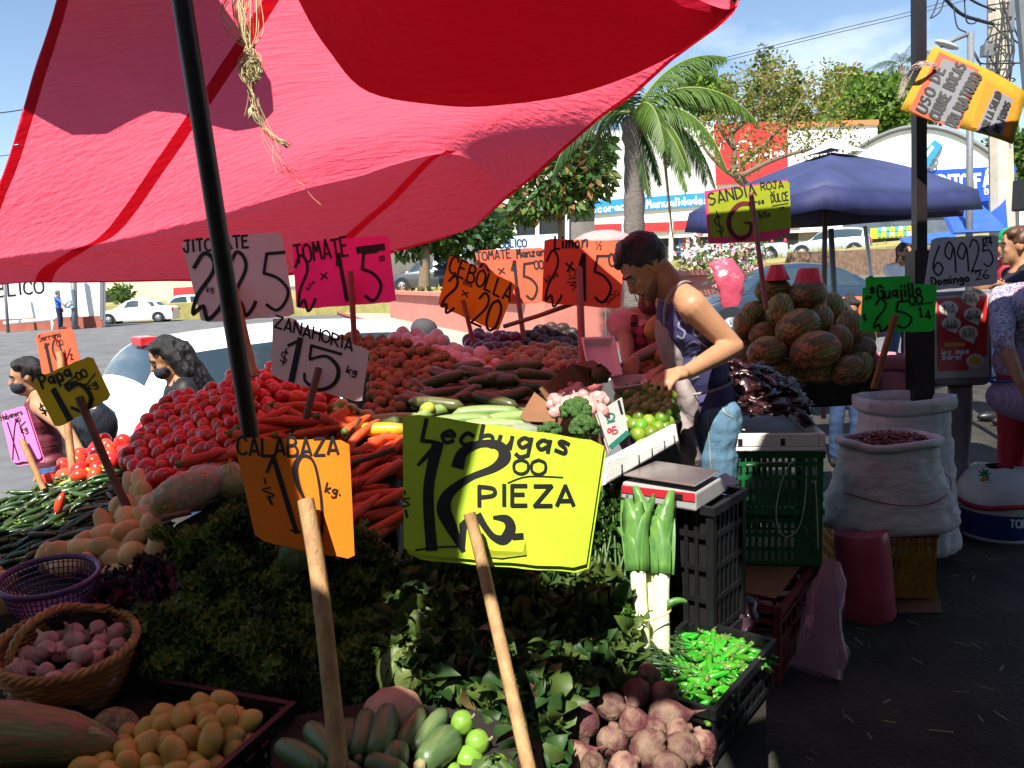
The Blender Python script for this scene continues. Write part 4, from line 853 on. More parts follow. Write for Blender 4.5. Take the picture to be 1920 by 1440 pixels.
# ---------------------------------------------------------------- produce
def lump(rx, ry, rz, amp=.06, f=1.5, n=12, m=9, seed=0, dent=0):
    mb = MB(); mb.ell((0,0,0), rx, ry, rz, n, m); vs = []
    for v in mb.v:
        p = V(v); d = 1 + amp * noise.noise(p / max(rx, rz) * f + V((seed*7.3, seed*3.1, 0)))
        q = p * d
        if dent: 
            rr = math.hypot(p.x, p.y) / rx
            if p.z > 0: q.z -= dent * rz * math.exp(-(rr / .35)**2)
        vs.append(tuple(q))
    mb.v = vs; return mb
def longveg(L, r, bend=.1, taper=(.55, 1, .9, .3), n=8, seed=0, m=8, stem=0):
    """a long vegetable along x, tapered by the given radii"""
    mb = MB(); rr = random.Random(seed); pts = []; rad = []
    k = len(taper) - 1
    ph = rr.uniform(-1, 1)
    for i in range(m + 1):
        t = i / m; x = (t - .5) * L; a = t * k; j = min(int(a), k - 1); q = taper[j] + (taper[j+1] - taper[j]) * (a - j)
        e = min(1, math.sqrt(max(0.0, 1 - (1 - min(t, 1 - t) / .10)**2))) if min(t, 1-t) < .10 else 1
        pts.append(V((x, bend * L * (4*t*(1-t) - .5) , bend*L*.3*math.sin(t*3+ph)))); rad.append(max(r * q * max(e, .22), .0008))
    mb.tube(pts, rad, n)
    if stem:
        mb.cur = 1; p0 = pts[0]; d = (pts[0] - pts[1]).normalized(); mb.tube([p0 - d*r*.3, p0 + d*r*.25, p0 + d*r*.5, p0 + d*stem*.6, p0 + d*stem + V((0, r*.6, r*.4))], [rad[1]*.95, rad[1]*.8, r*.3, r*.2, r*.24], 6); mb.cur = 0
    return mb
M_calyx = mat('calyx_green', (.10, .17, .03), .6)
STALLROOT = thing('stall_table', (0, 3, 0), 'stepped wooden display tables hidden under the heaps of vegetables', 'table')
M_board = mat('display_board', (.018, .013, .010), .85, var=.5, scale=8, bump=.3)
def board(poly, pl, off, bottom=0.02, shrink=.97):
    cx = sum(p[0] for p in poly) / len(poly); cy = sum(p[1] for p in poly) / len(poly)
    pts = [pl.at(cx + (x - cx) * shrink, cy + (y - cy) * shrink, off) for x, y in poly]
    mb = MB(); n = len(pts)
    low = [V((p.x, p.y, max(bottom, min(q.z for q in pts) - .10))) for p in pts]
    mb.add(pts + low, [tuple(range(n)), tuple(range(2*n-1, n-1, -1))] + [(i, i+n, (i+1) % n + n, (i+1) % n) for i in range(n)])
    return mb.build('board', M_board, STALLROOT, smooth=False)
NCOUNT = {}
def heap(name, protos, poly, pts3, sp, label, cat, group, lay=None, jit=.25, scl=(.9, 1.1), bed=True, aspect=1, nj=.25, maxn=300, seed=1, layers=1, bulge=0, tilt=.25, bedoff=None):
    """hex-packed individuals over the plane of a heap, kept inside its seen outline"""
    r = random.Random(seed * 77 + len(name)); pl = Pl(*[P(*p) for p in pts3])
    cs = [pl.at(*p) for p in poly]; o = sum(cs, V()) / len(cs)
    nn = pl.n; U = V((1, 0, 0)); U = (U - nn * U.dot(nn)).normalized(); W_ = nn.cross(U)
    us = [(c - o).dot(U) for c in cs]; ws = [(c - o).dot(W_) for c in cs]
    n = 0; su = sp * aspect; sw = sp * .866
    for ly in range(layers - 1, -1, -1):
        i0 = 0; w_ = min(ws) + (sw * .5 if ly else 0); row = 0
        while w_ <= max(ws):
            u = min(us) + (su / 2 if row % 2 else 0) + (su / 2 if ly else 0)
            while u <= max(us):
                p = o + U * (u + r.uniform(-jit, jit) * su * .6) + W_ * (w_ + r.uniform(-jit, jit) * sw * .6)
                x, y, d = PX(p)
                if inpoly(x, y, poly) and n < maxn:
                    if bulge:
                        q = max(0, 1 - ((u - (min(us)+max(us))/2) / ((max(us)-min(us))/2))**2) * max(0, 1 - ((w_ - (min(ws)+max(ws))/2) / ((max(ws)-min(ws))/2))**2)
                        p = p + nn * bulge * q
                    p = p + nn * (r.uniform(-nj, nj) * sp - ly * sp * .55)
                    if lay is None: rot = rrot(r)
                    else:
                        a = lay[0] + r.gauss(0, lay[1]); dx = U * math.cos(a) + W_ * math.sin(a) + nn * r.gauss(0, tilt)
                        rot = frame(nn + U * r.gauss(0, .2), dx) @ Matrix.Rotation(r.uniform(0, 6.28), 3, 'X')
                        if r.random() < (lay[2] if len(lay) > 2 else .5): rot = rot @ Matrix.Rotation(math.pi, 3, 'Z')
                    place(name, r.choice(protos), p, rot, r.uniform(*scl), label, cat, group); n += 1
                u += su
            w_ += sw; row += 1
    if bed: board(poly, pl, -(bedoff if bedoff is not None else sp * .42))
    NCOUNT[name] = NCOUNT.get(name, 0) + n
    return pl
def meshes(k, fn, name, m): return [fn(i).mesh(name, m) for i in range(k)]
M_tom = mat('tomato_skin', (.60, .034, .022), .22, spec=.5, col2=(.52, .06, .018), scale=9, objvar=.25, hue=.012, coat=.25)
M_roma = mat('roma_skin', (.56, .032, .022), .25, spec=.5, col2=(.46, .03, .018), scale=9, objvar=.3, hue=.01, coat=.2)
romas = meshes(4, lambda i: lump(.0255, .0245, .034, .08, 1.3, 14, 10, i), 'roma_tomato', M_roma)
toms = meshes(3, lambda i: lump(.034, .034, .029, .07, 1.2, 14, 10, i, .25), 'round_tomato', M_tom)
heap('roma_tomato', romas, [(238, 860), (262, 800), (295, 760), (345, 738), (385, 735), (440, 700), (475, 690), (478, 795), (445, 850), (412, 872), (380, 885), (330, 908), (285, 905), (245, 880)],
     [(260, 880, 2.5), (440, 860, 2.42), (440, 710, 2.95)], .0475, 'red roma tomato in the big steep pile around the leaning pole', 'tomato', 'roma tomatoes in the big pile', jit=.22, seed=3)
heap('round_tomato', toms, [(455, 705), (500, 692), (575, 705), (640, 745), (665, 790), (640, 812), (470, 800)],
     [(470, 790, 2.72), (650, 800, 2.75), (560, 700, 3.15)], .067, 'glossy round tomato under the white carrot price sign', 'tomato', 'round tomatoes behind the carrots', seed=2)
heap('round_tomato', toms, [(92, 905), (105, 880), (140, 850), (195, 824), (250, 818), (248, 868), (190, 885), (130, 915)],
     [(95, 895, 2.85), (240, 860, 2.75), (200, 825, 3.05)], .062, 'sunlit round tomato at the far left end of the stall', 'tomato', 'sunlit tomatoes at the left end', seed=5, scl=(.85, 1.05))
M_serrano = mat('serrano_skin', (.016, .065, .016), .3, spec=.5, col2=(.03, .05, .012), scale=12, objvar=.45, hue=.03, coat=.12)
serr = meshes(5, lambda i: longveg(.085, .0088, .12*((i % 3) - 1), (.5, 1, .95, .8, .25), 7, i, 7, .014), 'green_chile', [M_serrano, M_calyx])
heap('green_chile', serr, [(-40, 955), (0, 940), (60, 915), (110, 895), (200, 878), (252, 885), (244, 905), (222, 950), (185, 985), (135, 1020), (80, 1055), (0, 1080), (-40, 1085)],
     [(0, 1070, 2.1), (240, 950, 2.4), (140, 890, 2.8)], .034, 'dark green chile in the heap left of the potatoes', 'chile', 'dark green chiles at the left', lay=(.5, .55), aspect=1.35, nj=.5, seed=4, maxn=300, bedoff=.02)
M_guero = mat('pale_chile_skin', (.30, .42, .03), .25, coat=.3, objvar=.2)
gu = meshes(3, lambda i: longveg(.09, .009, .1*(i-1), (.6, 1, .9, .3), 7, i), 'yellow_green_chile', M_guero)
heap('yellow_green_chile', gu, [(95, 915), (120, 895), (160, 872), (190, 868), (195, 884), (150, 890), (105, 922)], [(95, 915, 2.72), (190, 885, 2.7), (170, 870, 2.85)], .03,
     'bright yellow green chile between the tomatoes and dark chiles', 'chile', 'bright chiles at the left', lay=(.4, .4), aspect=1.6, seed=9, bed=False)
place('red_chile', longveg(.075, .014, .05, (.6, 1, .9, .3), 8, 2).mesh('red_chile', M_tom), P(113, 943, 2.42), frame(P(113, 943, 1) - P(113, 943, 2), P(120, 920, 2) - P(108, 960, 2)), 1, 'single red chile lying among the dark green ones', 'chile')
M_potato = mat('potato_skin', (.62, .43, .19), .6, spec=.3, col2=(.50, .32, .13), scale=14, objvar=.18, hue=.012, bump=.15, bscale=60)
pots = meshes(5, lambda i: lump(.034, .029, .047 + .006*(i % 3), .16, 1.3, 14, 10, i), 'potato', M_potato)
heap('potato', pots, [(250, 898), (300, 900), (312, 915), (292, 940), (300, 975), (318, 1000), (300, 1035), (240, 1062), (150, 1062), (60, 1062), (95, 1030), (140, 1005), (165, 990), (215, 955), (240, 920)],
     [(60, 1060, 2.08), (300, 1040, 2.02), (280, 905, 2.42)], .066, 'smooth pale potato in the heap under the yellow price sign', 'potato', 'pale potatoes on the stall', seed=6, nj=.3, layers=2, scl=(.8, 1.1))
heap('potato', pots, [(-40, 1085), (5, 1080), (25, 1110), (20, 1150), (-40, 1150)], [(0, 1085, 2.0), (30, 1090, 2.0), (0, 1150, 1.85)], .06, 'pale potato half hidden behind the purple colander', 'potato', 'potatoes behind the colander', seed=8)
M_carrot = mat('carrot_skin', (.58, .085, .020), .45, col2=(.50, .06, .018), scale=8, objvar=.2, hue=.008, bump=.25, bscale=30, stretch=(4, 1, 1))
cars = meshes(5, lambda i: longveg(.165 + .012*i, .0165, .03*((i % 3)-1), (.9, 1.05, .95, .75, .35), 10, i, 10, .012), 'carrot', [M_carrot, M_calyx])
heap('carrot', cars, [(478, 800), (500, 788), (560, 770), (640, 775), (660, 800), (700, 800), (748, 815), (748, 990), (690, 990), (655, 960), (655, 830), (478, 860), (380, 872), (385, 855), (440, 850)],
     [(470, 850, 2.38), (740, 940, 2.25), (600, 760, 2.72)], .048, 'orange carrot piled behind the orange and lime price signs', 'carrot', 'carrots in the middle of the stall', lay=(.75, .35, .3), aspect=1.9, nj=.6, seed=7, layers=2, tilt=.12)
M_tomatillo = mat('tomatillo_husk', (.26, .12, .032), .6, col2=(.18, .12, .03), scale=9, objvar=.35, hue=.03, bump=.3, bscale=40)
tmt = meshes(4, lambda i: lump(.026, .026, .024, .14, 1.7, 10, 8, i, .15), 'tomatillo', M_tomatillo)
heap('tomatillo', tmt, [(632, 640), (665, 628), (745, 640), (820, 655), (850, 680), (846, 705), (790, 730), (760, 770), (705, 785), (690, 770), (690, 665)],
     [(640, 640, 3.75), (850, 650, 3.75), (720, 780, 2.95)], .050, 'small brown husked tomatillo behind the carrot price sign', 'tomatillo', 'husked tomatillos', seed=11, nj=.3)
M_onion = mat('onion_skin', (.62, .42, .36), .4, spec=.4, var=.12, scale=6, objvar=.12, coat=.15)
oni = meshes(3, lambda i: lump(.042, .042, .038, .06, 1.2, 14, 10, i, -.12), 'white_onion', M_onion)
heap('white_onion', oni, [(738, 640), (755, 622), (800, 628), (860, 645), (895, 660), (935, 690), (925, 708), (860, 700), (830, 690), (780, 655)],
     [(740, 655, 3.95), (940, 700, 3.6), (820, 622, 4.15)], .078, 'white onion with a pink cast below the orange onion sign', 'onion', 'white onions', seed=12, layers=2)
M_redonion = mat('red_onion_skin', (.16, .012, .045), .35, var=.3, scale=8, objvar=.25, coat=.2)
ron = meshes(2, lambda i: lump(.04, .04, .036, .06, 1.2, 12, 9, i, -.12), 'red_onion', M_redonion)
heap('red_onion', ron, [(868, 642), (890, 628), (960, 628), (985, 650), (945, 672), (905, 670)], [(870, 650, 4.05), (980, 650, 4.05), (930, 626, 4.35)], .07, 'dark red onion behind the white ones', 'onion', 'red onions', seed=13)
M_manz = mat('manzano_skin', (.34, .10, .030), .4, col2=(.28, .14, .02), scale=6, objvar=.35, hue=.03, coat=.15)
mnz = meshes(3, lambda i: lump(.03, .03, .032, .12, 1.4, 12, 9, i, .15), 'small_tomato', M_manz)
heap('small_tomato', mnz, [(905, 670), (945, 660), (985, 650), (1060, 648), (1095, 660), (1100, 690), (1040, 700), (1000, 720), (950, 705), (915, 690)], [(910, 675, 3.75), (1090, 665, 3.85), (1000, 718, 3.4)], .056,
     'small brownish tomato under the red tomato price sign', 'tomato', 'small brownish tomatoes', seed=14, layers=2)
M_avo = mat('avocado_skin', (.035, .022, .018), .5, col2=(.07, .03, .02), scale=6, objvar=.5, bump=.3)
avo = meshes(3, lambda i: lump(.034, .034, .045, .08, 1.2, 12, 9, i), 'avocado', M_avo)
heap('avocado', avo, [(965, 640), (990, 618), (1060, 618), (1092, 640), (1098, 660), (1060, 655), (990, 655)], [(970, 650, 4.05), (1095, 655, 4.05), (1030, 618, 4.35)], .07, 'dark avocado at the back of the stall', 'avocado', 'dark avocados', seed=15, layers=2)
M_pep = mat('cucumber_skin', (.040, .060, .016), .35, col2=(.09, .10, .03), scale=7, objvar=.35, hue=.02, coat=.2, bump=.12, stretch=(1, 4, 4))
cuc = meshes(4, lambda i: longveg(.20 + .015*i, .025, .05*((i % 3)-1), (.75, 1, 1.02, .95, .75), 12, i, 10), 'cucumber', M_pep)
heap('cucumber', cuc, [(762, 745), (810, 720), (850, 690), (900, 690), (950, 690), (1010, 712), (1035, 725), (1000, 765), (960, 770), (860, 772), (800, 775)],
     [(760, 760, 2.98), (1030, 760, 2.95), (930, 685, 3.5)], .062, 'dark green cucumber in the heap behind the lime green sign', 'cucumber', 'cucumbers', lay=(-.25, .35), aspect=2.2, nj=.7, seed=16, layers=2, tilt=.15)
M_cuclight = mat('pale_cucumber_skin', (.13, .24, .06), .35, col2=(.24, .34, .12), scale=9, objvar=.2, coat=.2, stretch=(1, 4, 4))
cucl = meshes(2, lambda i: longveg(.25, .026, .06, (.8, 1, 1, .9, .7), 12, i, 10), 'green_cucumber', M_cuclight)
def lay2(name, me, a, b, label, cat, group=None, sc=1, roll=0):
    """rest a long thing (built along x) from seen point a to seen point b (px, py, d)"""
    p, q = P(*a), P(*b); x = (q - p).normalized(); z = V((0, 0, 1)); z = (z - x * z.dot(x)).normalized()
    m = Matrix((x, z.cross(x), z)).transposed() @ Matrix.Rotation(roll, 3, 'X')
    return place(name, me, (p + q) / 2, m, sc, label, cat, group)
for a, b in [((690, 795, 2.7), (790, 785, 2.72)), ((780, 785, 2.75), (870, 762, 2.95)), ((860, 778, 2.8), (965, 772, 2.8)), ((930, 790, 2.72), (1010, 782, 2.75)), ((830, 792, 2.7), (900, 790, 2.66)), ((880, 802, 2.6), (985, 800, 2.6))]:
    lay2('green_cucumber', rnd.choice(cucl), a, b, 'pale green cucumber lying in the sun in front of the dark heap', 'cucumber', 'pale cucumbers in the sun')
M_yel = mat('yellow_squash_skin', (.72, .42, .02), .35, coat=.2, var=.1, scale=5)
lay2('yellow_squash', longveg(.22, .024, .02, (.7, 1, 1, .8), 12, 3).mesh('yellow_squash', M_yel), (668, 806, 2.6), (752, 806, 2.58), 'smooth yellow squash beside the carrots', 'squash')
M_gtom = mat('green_tomato_skin', (.30, .46, .04), .3, col2=(.42, .45, .05), scale=6, objvar=.2, coat=.25)
gt = meshes(2, lambda i: lump(.030, .030, .027, .06, 1.2, 12, 9, i, .2), 'green_tomato', M_gtom)
for k, q in enumerate([(640, 762, 2.78), (658, 770, 2.76), (652, 784, 2.72), (672, 782, 2.74), (690, 782, 2.74), (668, 800, 2.68), (802, 768, 2.8), (632, 778, 2.74), (648, 800, 2.68), (684, 798, 2.68)]):
    place('green_tomato', gt[k % 2], P(*q), rrot(), 1, 'bright yellow green tomato in the sun beside the red ones', 'tomato', 'green tomatoes')
M_lime = mat('lime_skin', (.10, .22, .014), .35, col2=(.15, .24, .02), scale=7, objvar=.3, hue=.03, coat=.2, bump=.1, bscale=120)
lim = meshes(3, lambda i: lump(.024, .024, .028, .06, 1.2, 12, 9, i), 'lime', M_lime)
heap('lime', lim, [(1150, 738), (1195, 725), (1262, 735), (1272, 790), (1245, 800), (1195, 825), (1175, 800)], [(1180, 820, 2.5), (1268, 790, 2.55), (1215, 725, 2.95)], .049, 'small green lime between the garlic box and the apron', 'lime', 'limes', seed=17, layers=2)
heap('small_tomato', mnz, [(1190, 700), (1205, 672), (1270, 655), (1275, 700), (1240, 712)], [(1190, 705, 3.3), (1275, 700, 3.3), (1240, 660, 3.6)], .052, 'small brownish tomato beside the two vendors', 'tomato', 'small tomatoes beside the vendors', seed=18, layers=2)
# ---------------------------------------------------------------- leafy greens
def leafmass(name, mats, poly, pts3, n, size, curl, label, seed=1, depth=.09, base=True, up=.6, shape='curly', bulge=.05, kind='stuff', droop=0):
    """thousands of small crumpled leaves through the outer layer of a heap"""
    r = random.Random(seed); pl = Pl(*[P(*p) for p in pts3]); mb = MB()
    x0 = min(p[0] for p in poly); x1 = max(p[0] for p in poly); y0 = min(p[1] for p in poly); y1 = max(p[1] for p in poly)
    cnt = 0; nm = len(mats)
    while cnt < n:
        px, py = r.uniform(x0, x1), r.uniform(y0, y1)
        if not inpoly(px + r.gauss(0, 5), py + r.gauss(0, 5), poly): continue
        cnt += 1
        c = pl.at(px, py)
        hump = bulge * noise.noise(V((c.x * 6, c.y * 6, c.z * 6 + seed)))  + bulge * .6 * noise.noise(c * 15)
        c = c + pl.n * (hump - depth * r.random()**2)
        d = (pl.n * .7 + V((r.gauss(0, .6), r.gauss(0, .6), r.gauss(up, .5)))).normalized()
        mb.cur = min(nm - 1, int(abs(noise.noise(c * 9 + V((seed, 0, 0)))) * 2.2 * nm + r.random() * .8)) if nm > 1 else 0
        s = size * (r.uniform(.5, 1.2) if r.random() < .8 else r.uniform(1.2, 1.9))
        if shape == 'curly':          # ruffled fan
            f = frame(d); k = 7; vs = [c]; tw = r.uniform(0, 6.28)
            for i in range(k):
                a = tw + i * 5.0 / k
                q = V((math.cos(a) * s * r.uniform(.7, 1.1), math.sin(a) * s * r.uniform(.7, 1.1), s * (curl * (1 if i % 2 else -.7) + r.uniform(-.2, .2))))
                vs.append(c + f @ q)
            mb.add(vs, [(0, i, i + 1) for i in range(1, k)])
        else:                          # pointed leaf, folded along its rib
            w = V((r.gauss(0, 1), r.gauss(0, 1), r.gauss(0, 1))); side = d.cross(w).normalized(); nn = d.cross(side)
            L = s * 2.2; wd = s * (.55 if shape == 'leaf' else .22) * r.uniform(.55, 1.0); g = V((0, 0, -droop * L))
            pts = [(0, 0), (.3, .8), (.6, 1), (.85, .55), (1, 0)]
            mid = [c + d * L * t + nn * (curl * s * math.sin(t * 3)) + g * t * t for t, _ in pts]
            lf = [m_ + side * wd * q + nn * s * .22 * q for m_, (t, q) in zip(mid, pts)]
            rt = [m_ - side * wd * q + nn * s * .22 * q for m_, (t, q) in zip(mid, pts)]
            mb.add(mid + lf + rt, [(i, i+1, 6+i, 5+i) for i in range(4)] + [(i+1, i, 10+i, 11+i) for i in range(4)])
    o = mb.build(name, mats); 
    tag(o, label if kind != 'stuff' else label, None if kind == 'stuff' else 'greens', kind=kind if kind == 'stuff' else None)
    if base: board(poly, pl, -depth * .75, shrink=.93)
    return o
def leafmat(name, c, c2=None, rough=.5, transl=.25): return mat(name, c, rough, spec=.35, col2=c2 or tuple(q*.6 for q in c), scale=18, transl=transl, objvar=0)
M_pa, M_pb, M_pc = leafmat('curly_leaf', (.060, .125, .014)), leafmat('curly_leaf_pale', (.13, .22, .030)), leafmat('curly_leaf_dark', (.020, .052, .010))
leafmass('curly_lettuce_leaves', [M_pc, M_pa, M_pb], [(290, 1010), (318, 972), (370, 945), (455, 915), (470, 960), (520, 1010), (560, 1015), (600, 1000), (640, 1015), (700, 1010), (745, 1040), (795, 1090), (800, 1150), (760, 1200), (700, 1270), (640, 1320), (560, 1340), (480, 1335), (400, 1325), (330, 1315), (265, 1260), (245, 1190), (290, 1130), (325, 1080)],
         [(300, 990, 2.05), (640, 1010, 2.05), (400, 1330, 1.72)], 14500, .0112, .6, 'dark green curly leaves heaped in the middle front', seed=3, depth=.07, bulge=.10)
M_sa, M_sb, M_sc = leafmat('dark_leaf', (.030, .080, .018)), leafmat('olive_leaf', (.085, .14, .028)), leafmat('wilted_leaf', (.16, .11, .045))
leafmass('loose_greens', [M_sa, M_sa, M_sb], [(745, 1040), (880, 1040), (1080, 1070), (1190, 1110), (1190, 1200), (1150, 1280), (1085, 1300), (1055, 1350), (1040, 1500), (930, 1500), (905, 1350), (850, 1300), (790, 1290), (740, 1230)],
         [(790, 1060, 2.1), (1160, 1080, 2.15), (980, 1440, 1.52)], 3300, .028, .45, 'bunches of dark pointed greens heaped under the lime sign', seed=5, depth=.08, shape='leaf', bulge=.06, droop=.3)
leafmass('wilted_leaves', [M_sc, M_sb], [(800, 1080), (880, 1070), (1060, 1150), (1120, 1240), (1060, 1330), (960, 1420), (900, 1330), (830, 1240)],
         [(790, 1060, 2.07), (1160, 1080, 2.12), (980, 1440, 1.5)], 110, .017, .3, 'a few wilted yellow and pinkish leaves on the greens', seed=8, depth=.02, shape='leaf', base=False)
leafmass('broad_leaves', [M_sa, leafmat('broad_leaf', (.055, .13, .022), rough=.35)], [(800, 1060), (1000, 1075), (1180, 1120), (1170, 1230), (1080, 1320), (1040, 1440), (950, 1440), (880, 1330), (790, 1240)],
         [(790, 1060, 2.06), (1160, 1080, 2.11), (980, 1440, 1.49)], 60, .026, .5, 'broad glossy leaves lying over the bunched greens', seed=15, depth=.03, shape='leaf', base=False, droop=.5)
M_ce = leafmat('celery_leaf', (.035, .10, .012)); M_cs = mat('celery_stalk', (.045, .10, .016), .4, var=.4, scale=12)
M_pu = leafmat('purple_leaf', (.050, .010, .028), (.022, .006, .014), transl=.1); M_pu2 = leafmat('purple_leaf_dark', (.020, .006, .012), transl=.1)
leafmass('purple_lettuce', [M_pu2, M_pu], [(148, 1135), (180, 1075), (225, 1055), (262, 1035), (300, 1040), (318, 1085), (300, 1125), (250, 1150), (180, 1165)], [(160, 1130, 1.9), (310, 1100, 1.93), (250, 1040, 2.03)], 1100, .018, .6, 'dark purple curly lettuce between the potatoes and the basket', seed=9, depth=.05, kind=None)
bpy.data.objects['purple_lettuce']['category'] = 'lettuce'
def bunch(name, a, b, n, spread, r, mats, leaf, label, cat, seed=1, leafn=3, fan=.5):
    """upright bunch: stalks from a to b (points), leaves at the tips"""
    rr = random.Random(seed); root = thing(name, a, label, cat); st = MB(); lf = MB(); d = b - a; L = d.length
    for i in range(n):
        o = V((rr.gauss(0, spread), rr.gauss(0, spread), 0)); e = V((rr.gauss(0, spread * 2.2 * fan), rr.gauss(0, spread * 2.2 * fan), rr.uniform(-.15, .1) * L))
        p = [a + o, a + o * 1.2 + d * .5 + e * .25, b + o + e]
        st.tube(catmull(p, 3), [r, r * .9, r * .8, r * .75, r * .7, r * .6, r * .5], 5)
        for j in range(leafn):
            c = p[2].lerp(p[1], rr.random() * .6); dd = (d.normalized() * .7 + V((rr.gauss(0, .7), rr.gauss(0, .7), rr.gauss(0, .4)))).normalized(); s = leaf * rr.uniform(.6, 1.2)
            f = frame(dd); vs = [c]; k = 7
            for q in range(k):
                ang = q * 5.4 / k; vs.append(c + f @ V((math.cos(ang) * s, math.sin(ang) * s * .8, s * (.5 if q % 2 else -.3) + s * .6)))
            lf.add(vs, [(0, q, q + 1) for q in range(1, k)])
    st.build('stalks', mats[0], root); lf.build('leaves', mats[1], root)
    return root
bunch('celery_bunch', P(1090, 1160, 2.12), P(1100, 900, 2.3), 42, .028, .0055, [M_cs, M_ce], .02, 'tall celery bunch with dark leaves right of the lime sign', 'celery', 2, 6)
bunch('celery_bunch', P(1135, 1200, 2.05), P(1150, 940, 2.25), 40, .024, .005, [M_cs, M_ce], .02, 'celery bunch leaning against the leeks', 'celery', 3, 6)
bunch('parsley_sprig', P(1150, 1235, 1.98), P(1152, 1140, 1.96), 18, .014, .0025, [M_cs, leafmat('parsley_leaf', (.07, .22, .015))], .016, 'sunlit parsley sprigs in front of the leek leaves', 'parsley', 4, 8, .9)
bunch('chive_bunch', P(1125, 1310, 1.85), P(1130, 1110, 2.0), 40, .012, .0024, [M_cs, M_ce], .008, 'thin dark chives standing left of the leeks', 'chives', 5, 1, .4)
# leeks
M_lw = mat('leek_white', (.72, .74, .50), .4, col2=(.60, .66, .34), scale=14, stretch=(6, 6, .6)); M_lg = mat('leek_green', (.12, .27, .045), .4, col2=(.06, .17, .05), scale=10, stretch=(6, 6, .6), transl=.15)
def leek(a, b, r, label, seed):
    rr = random.Random(seed); root = thing('leek', a, label, 'leek', 'bundled leeks'); d = (b - a); L = d.length; d.normalize(); f = frame(d, V((1, 0, 0)))
    mb = MB(); mb.tube([a + d*L*t for t in (0, .02, .2, .4, .58)], [r*.7, r*1.12, r, r*.97, r*1.05], 14); mb.build('stalk', M_lw, root)
    for i in range(7):
        an = i * 2.4 + rr.random(); w0 = r * 1.6; wb = MB(); cent = []
        sidev = f @ V((math.cos(an), math.sin(an), 0)); tang = d.cross(sidev); rows_ = []
        ln = L * rr.uniform(.8, 1.05); out = rr.uniform(.012, .04)
        for k in range(9):
            t = k / 8; h = L * .50 + (ln - L*.50) * t
            c = a + d * h + sidev * (r * .95 + out * t * t * 1.2) + V((0, 0, -.05 * t**4 * rr.random()))
            w_ = w0 * (1 + .5 * t - 1.2 * t**3) * 1.0
            rows_.append([c - tang * w_ - sidev * w_ * .5, c + sidev * w_ * .12, c + tang * w_ - sidev * w_ * .5])
        wb.grid(rows_); o = wb.build('leaf', M_lg, root); solid(o, .0015)
    mb = MB()
    for i in range(26):
        an = rr.uniform(0, 6.28); q = f @ V((math.cos(an), math.sin(an), 0)); mb.tube([a + q*r*.4, a + q*r*.9 - d*.02 + V((rr.gauss(0,.004),)*3), a + q*r*1.2 - d*.035], .0007, 4)
    mb.build('roots', M_lw, root)
leek(P(1205, 1238, 1.98), P(1188, 915, 2.12), .021, 'left leek of the bundle with white shank and dark green leaves', 1)
leek(P(1240, 1240, 1.99), P(1240, 925, 2.13), .022, 'right leek of the bundle, its leaf bent to the right', 2)
leek(P(1222, 1225, 2.03), P(1212, 905, 2.16), .019, 'rear leek of the bundle behind the other two', 3)
mb = MB(); c_ = P(1222, 1150, 2.0); mb.tube([c_ + V((.05*math.cos(a), .034*math.sin(a), .012*math.cos(a*1))) for a in [i*6.283/20 for i in range(21)]], .0022, 6); tag(mb.build('twine', mat('twine_cord', (.45, .36, .18), .8)), 'twine tied round the leeks', 'twine')
mb = MB(); rw = []
for k in range(7):
    t = k / 6; q = P(1250 + 38*t, 1135 - 32*t + 12*t*t*2, 1.98); rw.append([q + V((0, 0, .012*(1-t*.8))), q - V((0, .006, .002)), q - V((0, 0, .016*(1-t*.6)))])
o = mb.grid(rw).build('leek_leaf', M_lg); solid(o, .0015); tag(o, 'broad pale leek leaf sticking out to the right of the twine', 'leaf')
# ---------------------------------------------------------------- squashes in front
M_zuc = mat('zucchini_skin', (.045, .095, .028), .4, col2=(.12, .18, .07), scale=22, stretch=(.5, 3, 3), objvar=.25, coat=.03, detail=8, bump=.08)
M_zuc2 = mat('zucchini_pale_skin', (.17, .20, .08), .4, col2=(.10, .13, .05), scale=22, stretch=(.5, 3, 3), objvar=.1, coat=.15)
M_stem = mat('stem_green', (.30, .27, .13), .7, var=.4, scale=30)
def zuc(a, b, rp, m, label, grp='dark zucchini piled in front', seed=1, taper=(.62, 1, 1.05, 1.0, .72), stem=True):
    p, q = P(*a), P(*b); d = q - p; L = d.length * 1.06; r = rp * (a[2] + b[2]) / 2 / FPX
    x = d.normalized(); z = V((0, 0, 1)); z = (z - x * z.dot(x)).normalized(); mtx = Matrix((x, z.cross(x), z)).transposed()
    mb = longveg(L, r, .04, taper, 16, seed, 12); o = place('zucchini', mb.mesh('zucchini', m), (p + q) / 2, mtx, 1, label, 'zucchini', grp)
    if stem:
        s = MB(); s.tube([(L*.47, 0, 0), (L*.53, .002, .002), (L*.58, .003, .006)], [r*.42, r*.34, r*.4], 6); so = link('stem', s.mesh('stem', M_stem)); so.parent = o
    return o
def Z(x, y, d): return (440 + x / 2.8235, 1080 + y / 2.8235, d)
ZL = 'dark striped zucchini lying in the front heap'
zuc(Z(230, 890, 1.44), Z(470, 1040, 1.36), 22, M_zuc, ZL, seed=1); zuc(Z(390, 800, 1.5), Z(545, 990, 1.4), 22, M_zuc, ZL, seed=2)
zuc(Z(600, 765, 1.54), Z(610, 940, 1.46), 18, M_zuc, ZL, seed=3); zuc(Z(700, 720, 1.56), Z(655, 960, 1.44), 21, M_zuc, ZL, seed=4)
zuc(Z(815, 700, 1.56), Z(750, 950, 1.43), 24, M_zuc, ZL, seed=5); zuc(Z(700, 985, 1.38), Z(900, 1060, 1.33), 22, M_zuc, ZL, seed=9)
